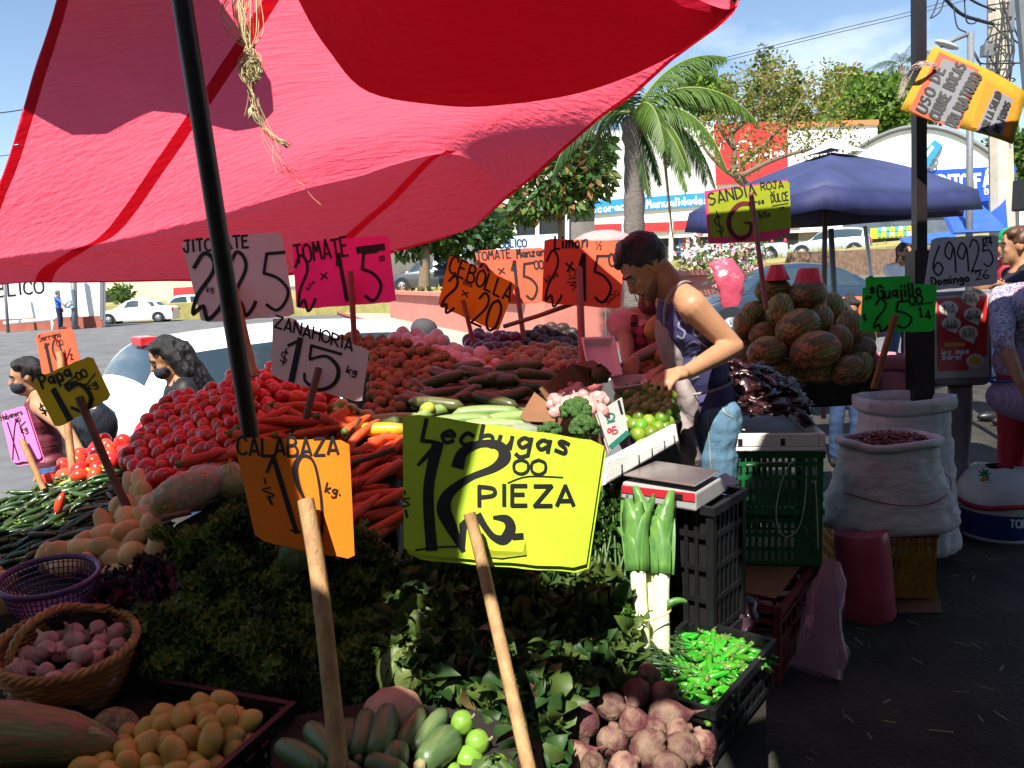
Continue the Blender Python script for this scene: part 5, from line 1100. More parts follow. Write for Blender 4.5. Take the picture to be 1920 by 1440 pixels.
zuc(Z(500, 1000, 1.38), Z(660, 1075, 1.33), 20, M_zuc, ZL, seed=10); zuc(Z(860, 905, 1.43), Z(850, 1000, 1.38), 23, M_zuc2, 'short pale zucchini standing in the middle of the front heap', None, seed=6)
zuc(Z(985, 715, 1.57), Z(880, 910, 1.47), 19, M_zuc2, 'pale green zucchini between two darker ones', None, seed=7, stem=False)
zuc(Z(1110, 720, 1.58), Z(950, 920, 1.47), 19, M_zuc, ZL, seed=8, stem=False); zuc(Z(1150, 850, 1.5), Z(990, 1000, 1.4), 31, M_zuc, 'thick dark zucchini next to the round green squashes', None, seed=11, taper=(.8, 1.05, 1, .9, .6))
M_round = mat('round_squash_skin', (.20, .34, .045), .35, col2=(.12, .25, .03), scale=9, coat=.2, stretch=(2, 2, .4), objvar=.12)
def ribbed(rx, rz, k, amp, n=40, m=14):
    mb = MB(); pr = [(rx * math.sin(math.pi * i / m) + .0003, -rz * math.cos(math.pi * i / m) * (1 - .12 * math.sin(math.pi*i/m))) for i in range(m + 1)]
    mb.lathe(pr, n, fn=lambda a, z, i: 1 + amp * math.cos(a * k)); return mb
rsq = ribbed(.030, .031, 8, .02).mesh('round_squash', M_round)
for k, (x, y, rp) in enumerate([(1205, 775, 62), (1285, 880, 66), (1240, 975, 78), (1395, 1005, 60), (1150, 1050, 60)]):
    d = 1.5 - k * .015; o = place('round_squash', rsq, P(*Z(x, y, d)), frame(V((.8, -.3, .5 - .2*k)), V((0, 0, 1))), (rp / 2.8235 * d / FPX) / .030, 'sunlit round green squash at the right end of the zucchini', 'squash', 'round green squashes')
    s = MB(); s.tube([(0, 0, .029), (.002, 0, .038), (.008, .002, .046)], [.005, .0035, .003], 6); so = link('stem', s.mesh('stem', M_stem)); so.parent = o
M_gourd = mat('pale_gourd_skin', (.55, .42, .26), .5, col2=(.45, .20, .16), scale=3, stretch=(.3, 2, 2), var=.2)
o = place('pale_gourd', ribbed(.066, .052, 9, .03).mesh('pale_gourd', M_gourd), P(738, 1340, 1.62), frame(V((.1, -.2, 1))), 1, 'pale pinkish ribbed gourd behind the zucchini', 'gourd')
tag(o); M_cab = leafmat('cabbage_leaf', (.13, .17, .045), (.08, .11, .03), transl=.15)
def leafy_head(name, c, r, m, label, cat, seed=1, n=16, ruff=.15, openk=.5):
    rr = random.Random(seed); root = thing(name, c - V((0, 0, r)), label, cat)
    MB().ell(c, r*.78, r*.78, r*.8, 14, 10).build('heart', m, root)
    for i in range(n):
        az = i * 2.399; el = rr.uniform(-.2, 1.0); rows_ = []
        ax = V((math.cos(az), math.sin(az), 0)); tg = V((-math.sin(az), math.cos(az), 0))
        for k in range(7):
            t = k / 6; th = -.9 + el * .4 + t * 1.9; rad = r * (.82 + .18*rr.random() + openk * .35 * t * t)
            cc = c + ax * rad * math.cos(th) + V((0, 0, rad * math.sin(th))); ww = r * .75 * math.sin(math.pi * (.12 + .83 * t))
            rows_.append([cc + tg * ww * (j / 3) - ax * rad * .28 * (j/3)**2 + V((rr.gauss(0, 1), rr.gauss(0, 1), rr.gauss(0, 1))) * r * ruff * .35 * abs(j/3)  for j in range(-3, 4)])
        o = MB().grid(rows_).build('leaf', m, root); solid(o, .0012); subsurf(o, 1)
    return root
leafy_head('cabbage', P(760, 1262, 1.78), .068, M_cab, 'dull green cabbage with torn outer leaves behind the gourd', 'cabbage', 2)
leafy_head('pale_cabbage', P(432, 905, 2.2), .055, leafmat('pale_cabbage_leaf', (.42, .38, .20), (.30, .27, .12), transl=.1), 'pale cream cabbage left of the orange price sign', 'cabbage', 5)
leafy_head('lettuce', P(560, 1045, 1.95), .05, leafmat('lettuce_leaf', (.10, .17, .05), (.06, .11, .03)), 'small pale lettuce head behind the orange sign stick', 'lettuce', 7, 12, .3)
leafy_head('lettuce', P(925, 1475, 1.42), .05, leafmat('lettuce_leaf'  , (.10, .17, .05)), 'green lettuce leaves at the bottom edge by the lime sign stick', 'lettuce', 8, 12, .3)
# boards the low goods rest on
zb = P(700, 1400, 1.42).z - .03
def level(z): return Pl(G(300, 1200, z), G(1300, 1200, z), G(800, 1440, z))
board([(500, 1560), (500, 1350), (700, 1310), (900, 1330), (1020, 1390), (1040, 1560)], level(zb - .025), 0)
board([(1030, 1600), (1060, 1340), (1130, 1290), (1200, 1262), (1325, 1400), (1350, 1600)], level(.33), 0)
# ---------------------------------------------------------------- beets
M_beet = mat('beet_skin', (.095, .026, .030), .75, col2=(.22, .14, .095), scale=13, sharpen=(.40, .58), bump=.6, bscale=70, objvar=.3, detail=8)
def beet(seed): 
    r_ = random.Random(seed); mb = MB(); mb.lathe([(.0008, -.085), (.002, -.07), (.005, -.055), (.014, -.042), (.027, -.028), (.037, -.008), (.038, .012), (.030, .029), (.018, .036), (.013, .039), (.011, .050), (.001, .051)], 18, fn=lambda a, z, i: 1 + .07 * math.sin(2*a + seed) + .04 * math.sin(3*a + seed*2)); return mb
bts = meshes(4, beet, 'beet', M_beet)
for k, (x, y, rr_) in enumerate([(580, 985, 62), (515, 1070, 70), (385, 1130, 68), (650, 1075, 66), (245, 1205, 82), (500, 1215, 74), (670, 1190, 88), (395, 1310, 74), (568, 1350, 94), (745, 1350, 84), (850, 1320, 62), (215, 1385, 74), (300, 1440, 70), (450, 1440, 70), (680, 1445, 80), (270, 1095, 44), (610, 1250, 60), (720, 1260, 60)]):
    d = 1.80 - (y - 985) * .00052
    dr = V((rnd.uniform(.4, 1.2), rnd.uniform(-1, -.2), rnd.uniform(-.3, .4))) if k in (6, 9) else V((rnd.gauss(0, 1), rnd.gauss(0, 1), rnd.gauss(.3, .7)))
    if k == 6: dr = V((-1, .1, -.25))
    place('beet', bts[k % 4], P(1000 + x / 2.667, 900 + y / 2.667, d), frame(dr), rr_ / 2.667 * d / FPX / .0375, 'earthy round beet in the heap beside the crate of chiles', 'beet', 'earthy beets')
# ---------------------------------------------------------------- crates
def crate(name, o, ux, L, W_, H, m, label, rim=None, slot=.022, gap=.016, rails=3, group=None, th=.006, solidtop=False, cat='crate', floor=True):
    """slotted plastic crate: base corner o, long direction ux (horizontal), walls of bars and rails"""
    ux = V((ux[0], ux[1], 0)).normalized(); uy = V((-ux.y, ux.x, 0)); z = V((0, 0, 1)); o = V(o)
    root = thing(name, o + ux*L/2 + uy*W_/2, label, cat, group); rot = Matrix((ux, uy, z)).transposed()
    mb = MB(); rb = MB()
    def bx(x0, x1, y0, y1, z0, z1, b=mb): b.box(o + rot @ V(((x0+x1)/2, (y0+y1)/2, (z0+z1)/2)), (x1-x0, y1-y0, z1-z0), rot)
    e = .0015
    for x0 in (0, L - .022):
        for y0 in (0, W_ - .022): bx(x0, x0+.022, y0, y0+.022, 0, H)
    if floor: bx(.022+e, L-.022-e, .01, W_-.01, .008, .014)
    zs = [.0] + [H * (i + 1) / (rails + 1) for i in range(rails)]
    for side in (0, 1):
        y0 = 0.002 if side == 0 else W_ - th - .002
        for zz in zs: bx(.022+e, L-.022-e, y0, y0+th, zz + .002, zz + .018)
        n = int((L - .06) / (slot + gap)); st = (L - .044) / max(n, 1)
        for i in range(1, n): bx(.022 + st*i - gap/2, .022 + st*i + gap/2, y0 + .001, y0 + th - .001, .018, H - .02)
        x0 = 0.002 if side == 0 else L - th - .002
        for zz in zs: bx(x0, x0+th, .022+e, W_-.022-e, zz + .002, zz + .018)
        n = int((W_ - .06) / (slot + gap)); st = (W_ - .044) / max(n, 1)
        for i in range(1, n): bx(x0 + .001, x0 + th - .001, .022 + st*i - gap/2, .022 + st*i + gap/2, .018, H - .02)
    mb.build('slatted_wall', m, root, smooth=False)
    for y0 in (-.006, W_ - .008): bx(-.006, L + .006, y0, y0 + .014, H - .018, H + .006, rb)
    for x0 in (-.006, L - .008): bx(x0, x0 + .014, .008 + e, W_ - .008 - e, H - .018, H + .006, rb)
    rb.build('rim', rim or m, root, smooth=False)
    return root
M_black = mat('black_plastic', (.010, .010, .011), .42, spec=.5, var=.3, scale=30)
M_green = mat('green_plastic', (.010, .13, .035), .4, var=.3, scale=12, spec=.5)
M_yelp = mat('yellow_plastic', (.42, .20, .015), .5, var=.3, scale=12); M_orp = mat('orange_plastic', (.33, .085, .02), .5, var=.3, scale=12)
M_redp = mat('red_plastic', (.16, .014, .016), .5, var=.4, scale=10)
zr = .43
fr, br, bl = G(1339, 1331, zr), G(1452, 1200, zr), G(1289, 1162, zr)
ux = (br - fr); Lc = ux.length; uyv = V((-ux.y, ux.x, 0)).normalized(); Wc = (bl - br).dot(uyv)
crate('chile_crate', V((fr.x, fr.y, zr - .135)), ux, Lc, Wc, .13, M_black, 'black slotted crate full of bright green chiles at the front right', rails=2, slot=.03, gap=.010)
board([(1180, 1560), (1180, 1330), (1330, 1440), (1440, 1300), (1440, 1560)], level(zr - .15), 0)
M_jal = mat('jalapeno_skin', (.030, .24, .012), .22, col2=(.05, .30, .02), scale=10, objvar=.3, hue=.015, coat=.35)
jal = meshes(5, lambda i: longveg(.068 + .006*(i % 3), .0085, .13*((i % 3)-1), (.7, 1, .95, .75, .2), 8, i, 7, .016), 'bright_chile', [M_jal, M_calyx])
cen = V((fr.x, fr.y, 0)) + ux * .5 + uyv * Wc * .5; uxn = ux.normalized(); rr = random.Random(5)
for i in range(210):
    a, b = rr.uniform(.07, .93), rr.uniform(.07, .93)
    p = V((fr.x, fr.y, 0)) + ux * a + uyv * Wc * b; p.z = zr - .045 + .04 * math.sin(a * 3.1) * math.sin(b * 3.1) + rr.uniform(-.008, .02)
    an = rr.uniform(0, 6.28); d = V((math.cos(an), math.sin(an), rr.gauss(0, .25)))
    place('bright_chile', rr.choice(jal), p, frame(V((rr.gauss(0, .3), rr.gauss(0, .3), 1)), d), rr.uniform(.85, 1.15), 'shiny bright green chile in the black crate', 'chile', 'bright green chiles in the black crate')
M_bean = mat('bean_skin', (.018, .05, .012), .4, objvar=.4); bn = meshes(3, lambda i: longveg(.20, .0034, .05*(i-1), (.8, 1, .9, .6), 6, i), 'green_bean', M_bean)
for i in range(70):
    a, b = rr.uniform(.0, .52), rr.uniform(.78, 1.25); p = V((fr.x, fr.y, 0)) + ux * a + uyv * Wc * b; p.z = zr + .005 + rr.uniform(0, .035)
    place('green_bean', rr.choice(bn), p, frame(V((0, 0, 1)), uyv + ux.normalized() * rr.gauss(.2, .4) + V((0, 0, rr.gauss(0, .12)))), rr.uniform(.7, 1.1), 'long thin dark bean heaped over the crate edge', 'bean', 'thin beans over the crate edge')
# yellow small potatoes in a crate at the lower left
M_cam = mat('small_potato_skin', (.64, .40, .10), .5, col2=(.50, .28, .06), scale=16, objvar=.2, hue=.01, bump=.1)
cam_ = meshes(4, lambda i: lump(.023, .021, .027 + .003*(i % 2), .14, 1.4, 12, 9, i), 'small_potato', M_cam)
pl_c = heap('small_potato', cam_, [(140, 1450), (215, 1405), (270, 1370), (330, 1340), (395, 1310), (440, 1325), (462, 1345), (488, 1352), (470, 1375), (420, 1410), (385, 1450), (370, 1480), (140, 1480)],
     [(150, 1440, 1.5), (480, 1355, 1.56), (390, 1318, 1.66)], .042, 'small yellow potato in the black crate at the lower left', 'potato', 'small yellow potatoes', seed=21, layers=2, nj=.4, bulge=.02)
zc = P(480, 1360, 1.55).z
a_ = G(505, 1362, zc); b_ = G(400, 1455, zc); dv_ = (a_ - b_)
crate('potato_crate', V((b_.x, b_.y, zc - .15)) - dv_.normalized() * .12, dv_, .36, .46, .15, M_black, 'black crate holding the small yellow potatoes', rails=2)
# purple colander
M_pur = mat('purple_plastic', (.085, .030, .13), .35, spec=.5, var=.15, scale=10)
cc = P(92, 1078, 1.86); rC = 83 * 1.86 / FPX; tl = frame(V((.06, -.10, 1)))
root = thing('colander', cc - V((0, 0, .09)), 'purple plastic colander with a white handle loop beside the basket', 'colander')
mb = MB(); nA, nH = 56, 9
prof = [(.72, -.082), (.78, -.07), (.84, -.056), (.89, -.042), (.92, -.028), (.95, -.014), (.965, -.004)]
def cp(i, a): r_, z_ = prof[i]; return cc + tl @ V((rC*r_*math.cos(a), rC*r_*math.sin(a), z_))
for k in range(nA): 
    a = 2*math.pi*k/nA; mb.tube([cp(i, a) for i in range(len(prof))], .0016, 4, cap=False)
for i in range(len(prof)): mb.tube([cp(i, 2*math.pi*k/40) for k in range(41)], .0017, 4, cap=False)
mb.build('basket_mesh', M_pur, root)
mb = MB(); mb.lathe([(rC*.72, -.083), (rC*.5, -.086), (.001, -.087)], 32, cc, tl, False, False); mb.build('bottom', M_pur, root)
mb = MB(); mb.lathe([(rC*.955, -.008), (rC*.965, .002), (rC*1.03, .004), (rC*1.06, -.002), (rC*1.05, -.008), (rC*.97, -.010)], 48, cc, tl, False, False); mb.build('rim', M_pur, root)
mb = MB(); mb.tube(catmull([cc + tl @ V((rC*1.0*math.cos(a), rC*1.0*math.sin(a), -.004)) * 1 + (ray(160, 1090) * 0) for a in (-.9, -.6, -.3, 0)] , 3), .006, 6)
mb.build('handle', mat('lilac_plastic', (.42, .30, .45), .4), root)
# wicker basket of garlic
M_wick = mat('wicker', (.36, .16, .045), .65, col2=(.20, .075, .02), scale=30, stretch=(1, 1, 4), bump=.3); M_wick2 = mat('wicker_rim', (.48, .24, .08), .6, var=.5, scale=40)
bc = P(125, 1208, 1.72); rB = 118 * 1.72 / FPX; root = thing('wicker_basket', bc - V((0, 0, .15)), 'round brown wicker basket with a braided handle full of garlic', 'basket')
mb = MB(); tb = frame(V((.10, -.12, 1)))
hh = [-.15 + .0085 * i for i in range(19)]
def bw(z): t = (z + .15) / .15; return rB * (.66 + .40 * t - .06 * t * t)
for i, z_ in enumerate(hh):
    pts = []
    for k in range(81):
        a = 2*math.pi*k/80; wv_ = .0022 * math.cos(a * 20 + math.pi * (i % 2)); r_ = bw(z_) + wv_ + .004 * noise.noise(V((math.cos(a)*2, math.sin(a)*2, i*.5)))
        pts.append(bc + tb @ V((r_*math.cos(a), r_*math.sin(a), z_)))
    mb.tube(pts, .0048, 5, cap=False)
mb.build('woven_wall', M_wick, root)
mb = MB(); mb.lathe([(bw(-.15), -.148), (.001, -.15)], 30, bc, tb, False, False); mb.build('bottom', M_wick, root)
mb = MB()
for s_ in range(3): mb.tube([bc + tb @ V(((bw(0) + .006*math.cos(k*1.1 + s_*2.1)) * math.cos(2*math.pi*k/90), (bw(0) + .006*math.cos(k*1.1 + s_*2.1)) * math.sin(2*math.pi*k/90), .006 + .006*math.sin(k*1.1 + s_*2.1))) for k in range(91)], .006, 5, cap=False)
mb.build('rim', M_wick2, root)
mb = MB(); hp = catmull([P(14, 1240, 1.62), P(40, 1195, 1.64), P(90, 1158, 1.70), P(140, 1143, 1.80), P(215, 1150, 1.86)], 8); hp = [p + V((0, 0, .012*math.sin(i/len(hp)*3.14))) for i, p in enumerate(hp)]
for s_ in range(3): mb.tube([p + V((.005*math.cos(i*.9 + s_*2.1), .0, .005*math.sin(i*.9 + s_*2.1))) for i, p in enumerate(hp)], .0055, 5)
mb.build('handle', M_wick2, root)
M_garlic = mat('garlic_skin', (.60, .42, .36), .5, col2=(.42, .17, .17), scale=7, stretch=(3, 3, .6), objvar=.2)
def garlic(s):
    mb = MB(); k = 6 + s % 3
    mb.lathe([(.001, -.019), (.010, -.019), (.019, -.013), (.0225, -.003), (.020, .007), (.012, .014), (.005, .019), (.0035, .027), (.0025, .034), (.0005, .035)], 36, fn=lambda a, z, i: 1 + .09 * (abs(math.sin(a * k / 2 + s)) - .6) * (1 if i < 7 else 0)); return mb
gar = meshes(4, garlic, 'garlic', M_garlic); rr = random.Random(3)
for ly in range(2):
    for i in range(60):
        a = rr.uniform(0, 6.28); q = math.sqrt(rr.random()) * .86
        pos = bc + tb @ V((bw(-.04) * q * math.cos(a), bw(-.04) * q * math.sin(a), -.055 + .03 * (1 - q*q) + ly * .022))
        if any((pos - p_).length < .033 for p_ in [o.location for o in bpy.data.objects if o.name.startswith('garlic') and o.get('group') == 'garlic in the basket']): continue
        o = place('garlic', rr.choice(gar), pos, frame(V((rr.gauss(0, .8), rr.gauss(-.2, .8), rr.gauss(.6, .6)))), rr.uniform(.85, 1.15), 'purplish garlic bulb in the wicker basket', 'garlic', 'garlic in the basket'); 
# striped squash, netted melon, sheet under the basket
M_str = mat('striped_squash_skin', (.10, .12, .035), .45, cols=[(.34, .30, .13), (.10, .13, .035), (.38, .13, .09), (.14, .17, .05), (.30, .22, .10)], scale=5, stretch=(.10, 8, 8), coat=.05, detail=6, sharpen=(.36, .62))
lay2('striped_squash', longveg(.40, .062, .03, (.7, 1, .98, .8, .25), 24, 4, 16).mesh('striped_squash', M_str), (-110, 1375, 1.45), (150, 1392, 1.5), 'long squash with red and green streaks at the lower left corner', 'squash')
M_net = mat('netted_melon_skin', (.16, .12, .065), .8, col2=(.28, .23, .13), scale=45, bump=.8, bscale=60, detail=8, sharpen=(.45, .55))
place('netted_melon', lump(.055, .055, .05, .05, 1, 20, 14, 3).mesh('netted_melon', M_net), P(215, 1375, 1.62), rrot(), 1, 'brown netted melon between the basket and the yellow potatoes', 'melon')
board([(-120, 1560), (-120, 1085), (60, 1075), (320, 1070), (330, 1310), (500, 1330), (420, 1560)], level(P(140, 1345, 1.66).z), -.012)
board([(-120, 1160), (-120, 1075), (320, 1050), (330, 1120), (140, 1170)], level(P(90, 1150, 1.86).z), -.0)
# bag of chopped vegetables beside the pale cabbage
M_bagv = mat('mixed_vegetable', (.35, .30, .12), .6, cols=[(.08, .16, .03), (.40, .30, .12), (.50, .10, .03), (.10, .22, .05), (.55, .45, .2)], scale=42, bump=.6, bscale=50, detail=6)
def bag(name, c, r3, m, film, label, seed=1, knot=None, cat='plastic bag', rot=None):
    root = thing(name, c - V((0, 0, r3[2])), label, cat)
    if m: 
        q = lump(*r3, .12, 1.6, 16, 11, seed); q.v = [tuple(c + (rot @ V(v) if rot else V(v))) for v in q.v]; q.build('contents', m, root)
    q = lump(r3[0]*1.10, r3[1]*1.10, r3[2]*1.10, .22, 3.2, 26, 18, seed + 3); q.v = [tuple(c + (rot @ V(v) if rot else V(v))) for v in q.v]; q.build('film', film, root)
    return root
F_clear = clear_film('clear_film', (.55, .58, .6), .12, .22)
bag('vegetable_bag', P(345, 925, 2.12), (.105, .05, .055), M_bagv, F_clear, 'clear plastic bag of chopped mixed vegetables above the potatoes', 4, rot=frame(V((-.2, -.5, 1)), V((.8, .35, .4))))
bag('vegetable_bag', P(395, 905, 2.2), (.06, .05, .05), M_bagv, F_clear, 'smaller clear bag of vegetables leaning on the pale cabbage', 6)
mb = MB(); mb.tube([P(303, 972, 2.0), P(358, 960, 2.02)], [.0085, .0075], 8); tag(mb.build('wooden_stick', M_darkstick), 'short dark stick lying between the potatoes and curly leaves', 'stick')
# ---------------------------------------------------------------- broccoli, garlic box, polystyrene edge, scale
M_broc = mat('broccoli_green', (.055, .13, .022), .75, col2=(.025, .07, .012), scale=60, bump=1.0, bscale=140); M_brst = mat('broccoli_stem', (.35, .48, .10), .5)
def broccoli(c, r, label, seed):
    rr = random.Random(seed); root = thing('broccoli', c - V((0, 0, r*1.4)), label, 'broccoli'); mb = MB(); st = MB()
    for i in range(46):
        th = math.acos(1 - rr.random() * 1.15); a = i * 2.399; d = V((math.sin(th)*math.cos(a), math.sin(th)*math.sin(a), math.cos(th)))
        q = r * rr.uniform(.24, .36); p = c + d * r * rr.uniform(.72, .86)
        b0 = len(mb.v); l_ = lump(q, q, q*.85, .25, 3, 10, 7, i); mb.add([V(v) + p for v in l_.v], l_.f)
        if i % 3 == 0: st.tube([c - V((0, 0, r*.9)), c.lerp(p, .5), p], [.008, .006, .005], 6)
    st.tube([c - V((0, 0, r*1.5)), c - V((0, 0, r*.4))], [.016, .02], 10)
    mb.build('florets', M_broc, root); st.build('stalk', M_brst, root)
broccoli(P(1080, 775, 2.32), .047, 'broccoli head standing against the garlic box', 1); broccoli(P(1095, 805, 2.25), .042, 'lower broccoli head right behind the lime sign', 2)
broccoli(P(1030, 812, 2.3), .036, 'dark broccoli head left of the garlic box', 3)
bag('wrapped_tray', P(965, 812, 2.45), (.085, .05, .03), M_cuclight, F_clear, 'green cucumbers in clear plastic film left of the broccoli', 9)
M_card = mat('cardboard', (.20, .10, .045), .85, var=.25, scale=6); M_cardw = mat('printed_white_board', (.62, .60, .56), .7, var=.15, scale=5)
M_prg = mat('print_green', (.02, .20, .14), .6); M_prr = mat('print_red', (.55, .03, .04), .6)
b0, b1, b2, b3 = P(1118, 775, 2.35), P(1166, 745, 2.48), P(1172, 812, 2.44), P(1150, 845, 2.36)   # lit printed side
root = thing('garlic_box', P(1100, 840, 2.5), 'open printed cardboard box of garlic with white sides and raised brown flaps', 'box')
side = Pl(b0, b1, b3); q = [side.at(1118, 776), side.at(1166, 745), side.at(1178, 808), side.at(1142, 848)]
mb = MB(); mb.prism(q, -side.n * .004); mb.build('printed_side', M_cardw, root, smooth=False)
ribbons(MB(), [([(1137, 779), (1145, 775), (1152, 779), (1148, 788), (1140, 788), (1137, 779)], 3, False), ([(1139, 793), (1153, 789)], 2, True)], side.at).build('printed_logo', M_prg, root, False)
ribbons(MB(), write('95', 1142, 818, 1160, 810, 13, 2.4) , side.at).build('lettering', M_prr, root, False)
ribbons(MB(), [([(1160, 752), (1166, 775)], 5, True), ([(1124, 800), (1129, 818)], 6, True)], side.at).build('printed_stripe', M_black, root, False)
ribbons(MB(), [([(1146, 838), (1176, 812)], 10, True)], side.at).build('printed_band', M_prg, root, False)
left = [P(1010, 720, 2.75), q[0] + V((-.0, 0, 0)), q[3], P(1020, 800, 2.7)]
def quad(name, pts, m, th=.004, parent=None):
    mb = MB(); n_ = (pts[1]-pts[0]).cross(pts[2]-pts[0]).normalized(); mb.prism(pts, n_ * th); return mb.build(name, m, parent, smooth=False)
quad('front_side', [P(1030, 745, 2.62), q[0], q[3], P(1035, 820, 2.55)], M_card, .004, root)
quad('flap', [P(1012, 728, 2.62), P(1072, 682, 2.85), P(1108, 722, 2.92), P(1035, 762, 2.62)], M_card, .004, root)
quad('flap', [P(975, 780, 2.6), P(1002, 735, 2.68), P(1046, 770, 2.56), P(1040, 792, 2.5), P(985, 790, 2.56)], M_card, .004, root)
quad('flap', [P(1072, 682, 2.86), P(1112, 675, 3.0), P(1148, 700, 2.95), P(1108, 722, 2.92)], M_card, .004, root)
heap('garlic', gar, [(1028, 742), (1055, 725), (1085, 728), (1110, 738), (1128, 745), (1145, 752), (1125, 772), (1085, 770), (1040, 775)], [(1030, 760, 2.56), (1145, 755, 2.46), (1090, 728, 2.78)], .043,
     'purplish garlic bulb in the open cardboard box', 'garlic', 'garlic in the cardboard box', seed=31, layers=1, bed=False)
leafy_head('leafy_bunch', P(1125, 705, 2.75), .035, leafmat('brown_leaf', (.10, .07, .03)), 'small dark leafy bunch behind the garlic box', 'greens', 11, 10, .4)
M_foam = mat('white_polystyrene', (.74, .72, .68), .75, var=.12, scale=18, bump=.25, bscale=180)
e0, e1, e2, e3 = P(1135, 862, 2.18), P(1268, 793, 2.52), P(1274, 828, 2.50), P(1135, 910, 2.16)
root = tag(quad('foam_tray', [e0, e1, e2, e3], M_foam, .022), 'white polystyrene tray edge holding the limes', 'tray'); bevel(root, .006, 2)
mb = MB(); en = (e1-e0).cross(e3-e0).normalized()
for t in (.2, .42, .6, .78, .93): mb.tube([e0.lerp(e1, t).lerp(e3.lerp(e2, t), .55) - en*.0005, e3.lerp(e2, t) - en*.0005], .003, 5)
mb.build('slot', M_black, root)
board([(1150, 905), (1160, 860), (1272, 800), (1276, 830)], Pl(P(1150, 900, 2.25), P(1270, 830, 2.56), P(1265, 800, 2.6)), -.02)
# scale
M_metal = mat('scale_plate', (.50, .48, .46), .3, metal=.85, col2=(.36, .30, .28), scale=9, bump=.05); M_sred = mat('scale_red', (.42, .02, .03), .4, var=.15); M_grey = mat('grey_plastic', (.32, .31, .31), .5, var=.15)
zt = P(1270, 885, 2.25).z
t1, t2, t3, t4 = G(1168, 893, zt), G(1230, 867, zt), G(1352, 885, zt), G(1303, 914, zt)
ctr = (t1 + t2 + t3 + t4) / 4
root = thing('weighing_scale', V((ctr.x, ctr.y, zt - .12)), 'red and grey electronic weighing scale with a steel plate', 'scale')
o = quad('plate', [t1, t4, t3, t2], M_metal, .006, root); bevel(o, .003)
def inset(pts, k, dz): 
    c = sum(pts, V()) / len(pts); return [c + (p - c) * k + V((0, 0, dz)) for p in pts]
bt = inset([t1, t4, t3, t2], 1.02, -.016); bb = inset([t1, t4, t3, t2], 1.06, -.066)
mb = MB(); mb.add(bt + bb, [(0,1,2,3), (7,6,5,4), (0,4,5,1), (1,5,6,2), (2,6,7,3), (3,7,4,0)]); o = mb.build('body', M_grey, root, smooth=False); bevel(o, .006, 2)
fp = Pl(bt[0], bt[1], bb[0])
mb = MB(); mb.prism([fp.at(1166, 910, .001), fp.at(1303, 925, .001), fp.at(1303, 941, .001), fp.at(1166, 923, .001)], fp.n * .002); mb.build('front_panel', M_sred, root, smooth=False)
mb = MB(); mb.prism([fp.at(1254, 924, .004), fp.at(1280, 927, .004), fp.at(1280, 937, .004), fp.at(1254, 933, .004)], fp.n * .001); mb.build('display', M_black, root, smooth=False)
o = quad('arm', [P(1303, 915, 2.15), P(1360, 886, 2.38), P(1388, 905, 2.36), P(1312, 945, 2.12)], M_grey, .012, root)
xs_ = (t4 - t1); ys_ = (t2 - t1)
c0 = (t1 + t4) / 2
ud = V((xs_.x, xs_.y, 0)).normalized()
H_ = (zt - .07) / 2
for k in range(2):
    o_ = V((t1.x, t1.y, .012 + k * (H_ + .004))) + ud * .035 + V((-ud.y, ud.x, 0)) * .03
    crk = crate('black_crate', o_, ud, .23, .22, H_ - .01, M_black, ['black slotted crate on the ground below the scale', 'upper black slotted crate directly under the scale'][k], rails=3, slot=.014, gap=.012)
    MB().box(o_ + ud*.115 + V((-ud.y, ud.x, 0))*.11 + V((0, 0, (H_-.03)/2 + .012)), (.20, .19, H_ - .05), Matrix((ud, V((-ud.y, ud.x, 0)), V((0, 0, 1)))).transposed()).build('inner_shade_box', mat('crate_inside_shade', (.002, .002, .002), .9), crk, smooth=False)  # near-black box added to paint the shade inside the crate
# ================================================================ RIGHT SIDE OF THE STALL
M_wm = mat('watermelon_skin', (.055, .085, .022), .6, cols=[(.014, .045, .010), (.20, .10, .025), (.024, .07, .013), (.62, .17, .045), (.06, .14, .024)], scale=4.5, stretch=(.07, 8.5, 8.5), sharpen=(.38, .60), coat=.08, objvar=.25, hue=.02, detail=6)  # orange streaks paint in the red light thrown by the tarp
wms = meshes(3, lambda i: lump(.125, .094, .092, .04, 1, 24, 16, i), 'watermelon', M_wm)
def W6(x, y): return (1340 + x / 5.76, 470 + y / 5.76)
WM = [(630, 430, 200, 0, 4.05, 'watermelon under the left red cone at the top of the pile'), (1000, 480, 225, 12, 4.0, 'watermelon under the right red cone at the top of the pile'), (700, 640, 185, 60, 3.92, 0), (1130, 760, 190, 75, 3.95, 0), (900, 835, 255, 22, 3.85, 0),
      (400, 680, 165, 30, 4.05, 0), (310, 790, 140, 80, 4.0, 0), (530, 900, 165, 10, 3.95, 0), (560, 1090, 215, 8, 3.8, 0), (1090, 1080, 275, 10, 3.75, 0), (1350, 970, 175, 80, 3.85, 0), (1460, 830, 190, 75, 4.0, 0), (1270, 610, 165, 80, 4.15, 0),
      (1430, 1290, 190, 20, 3.75, 0), (1160, 1280, 190, 5, 3.8, 0), (680, 1290, 190, 5, 3.85, 0), (1570, 1090, 190, 30, 4.0, 0), (1560, 1250, 180, 60, 3.95, 0), (900, 1290, 200, 0, 3.95, 0), (1600, 950, 170, 60, 4.2, 0), (330, 1000, 190, 20, 4.1, 0), (300, 1180, 190, 30, 4.0, 0)]
for k, (x, y, rp, an, d, lb) in enumerate(WM):
    a = R(an); dx = CM @ V((math.cos(a), math.sin(a), -.35)); dx.z *= .8
    place('watermelon', wms[k % 3], P(*W6(x, y), d), frame(CM @ V((-math.sin(a), math.cos(a), .3)), dx), rp / 5.76 * d / FPX / .118, lb or 'striped watermelon in the big pile behind the man', 'watermelon', None if lb else 'watermelons in the pile')
M_flesh = mat('melon_flesh', (.90, .03, .05), .55, var=.2, scale=14, bump=.15)
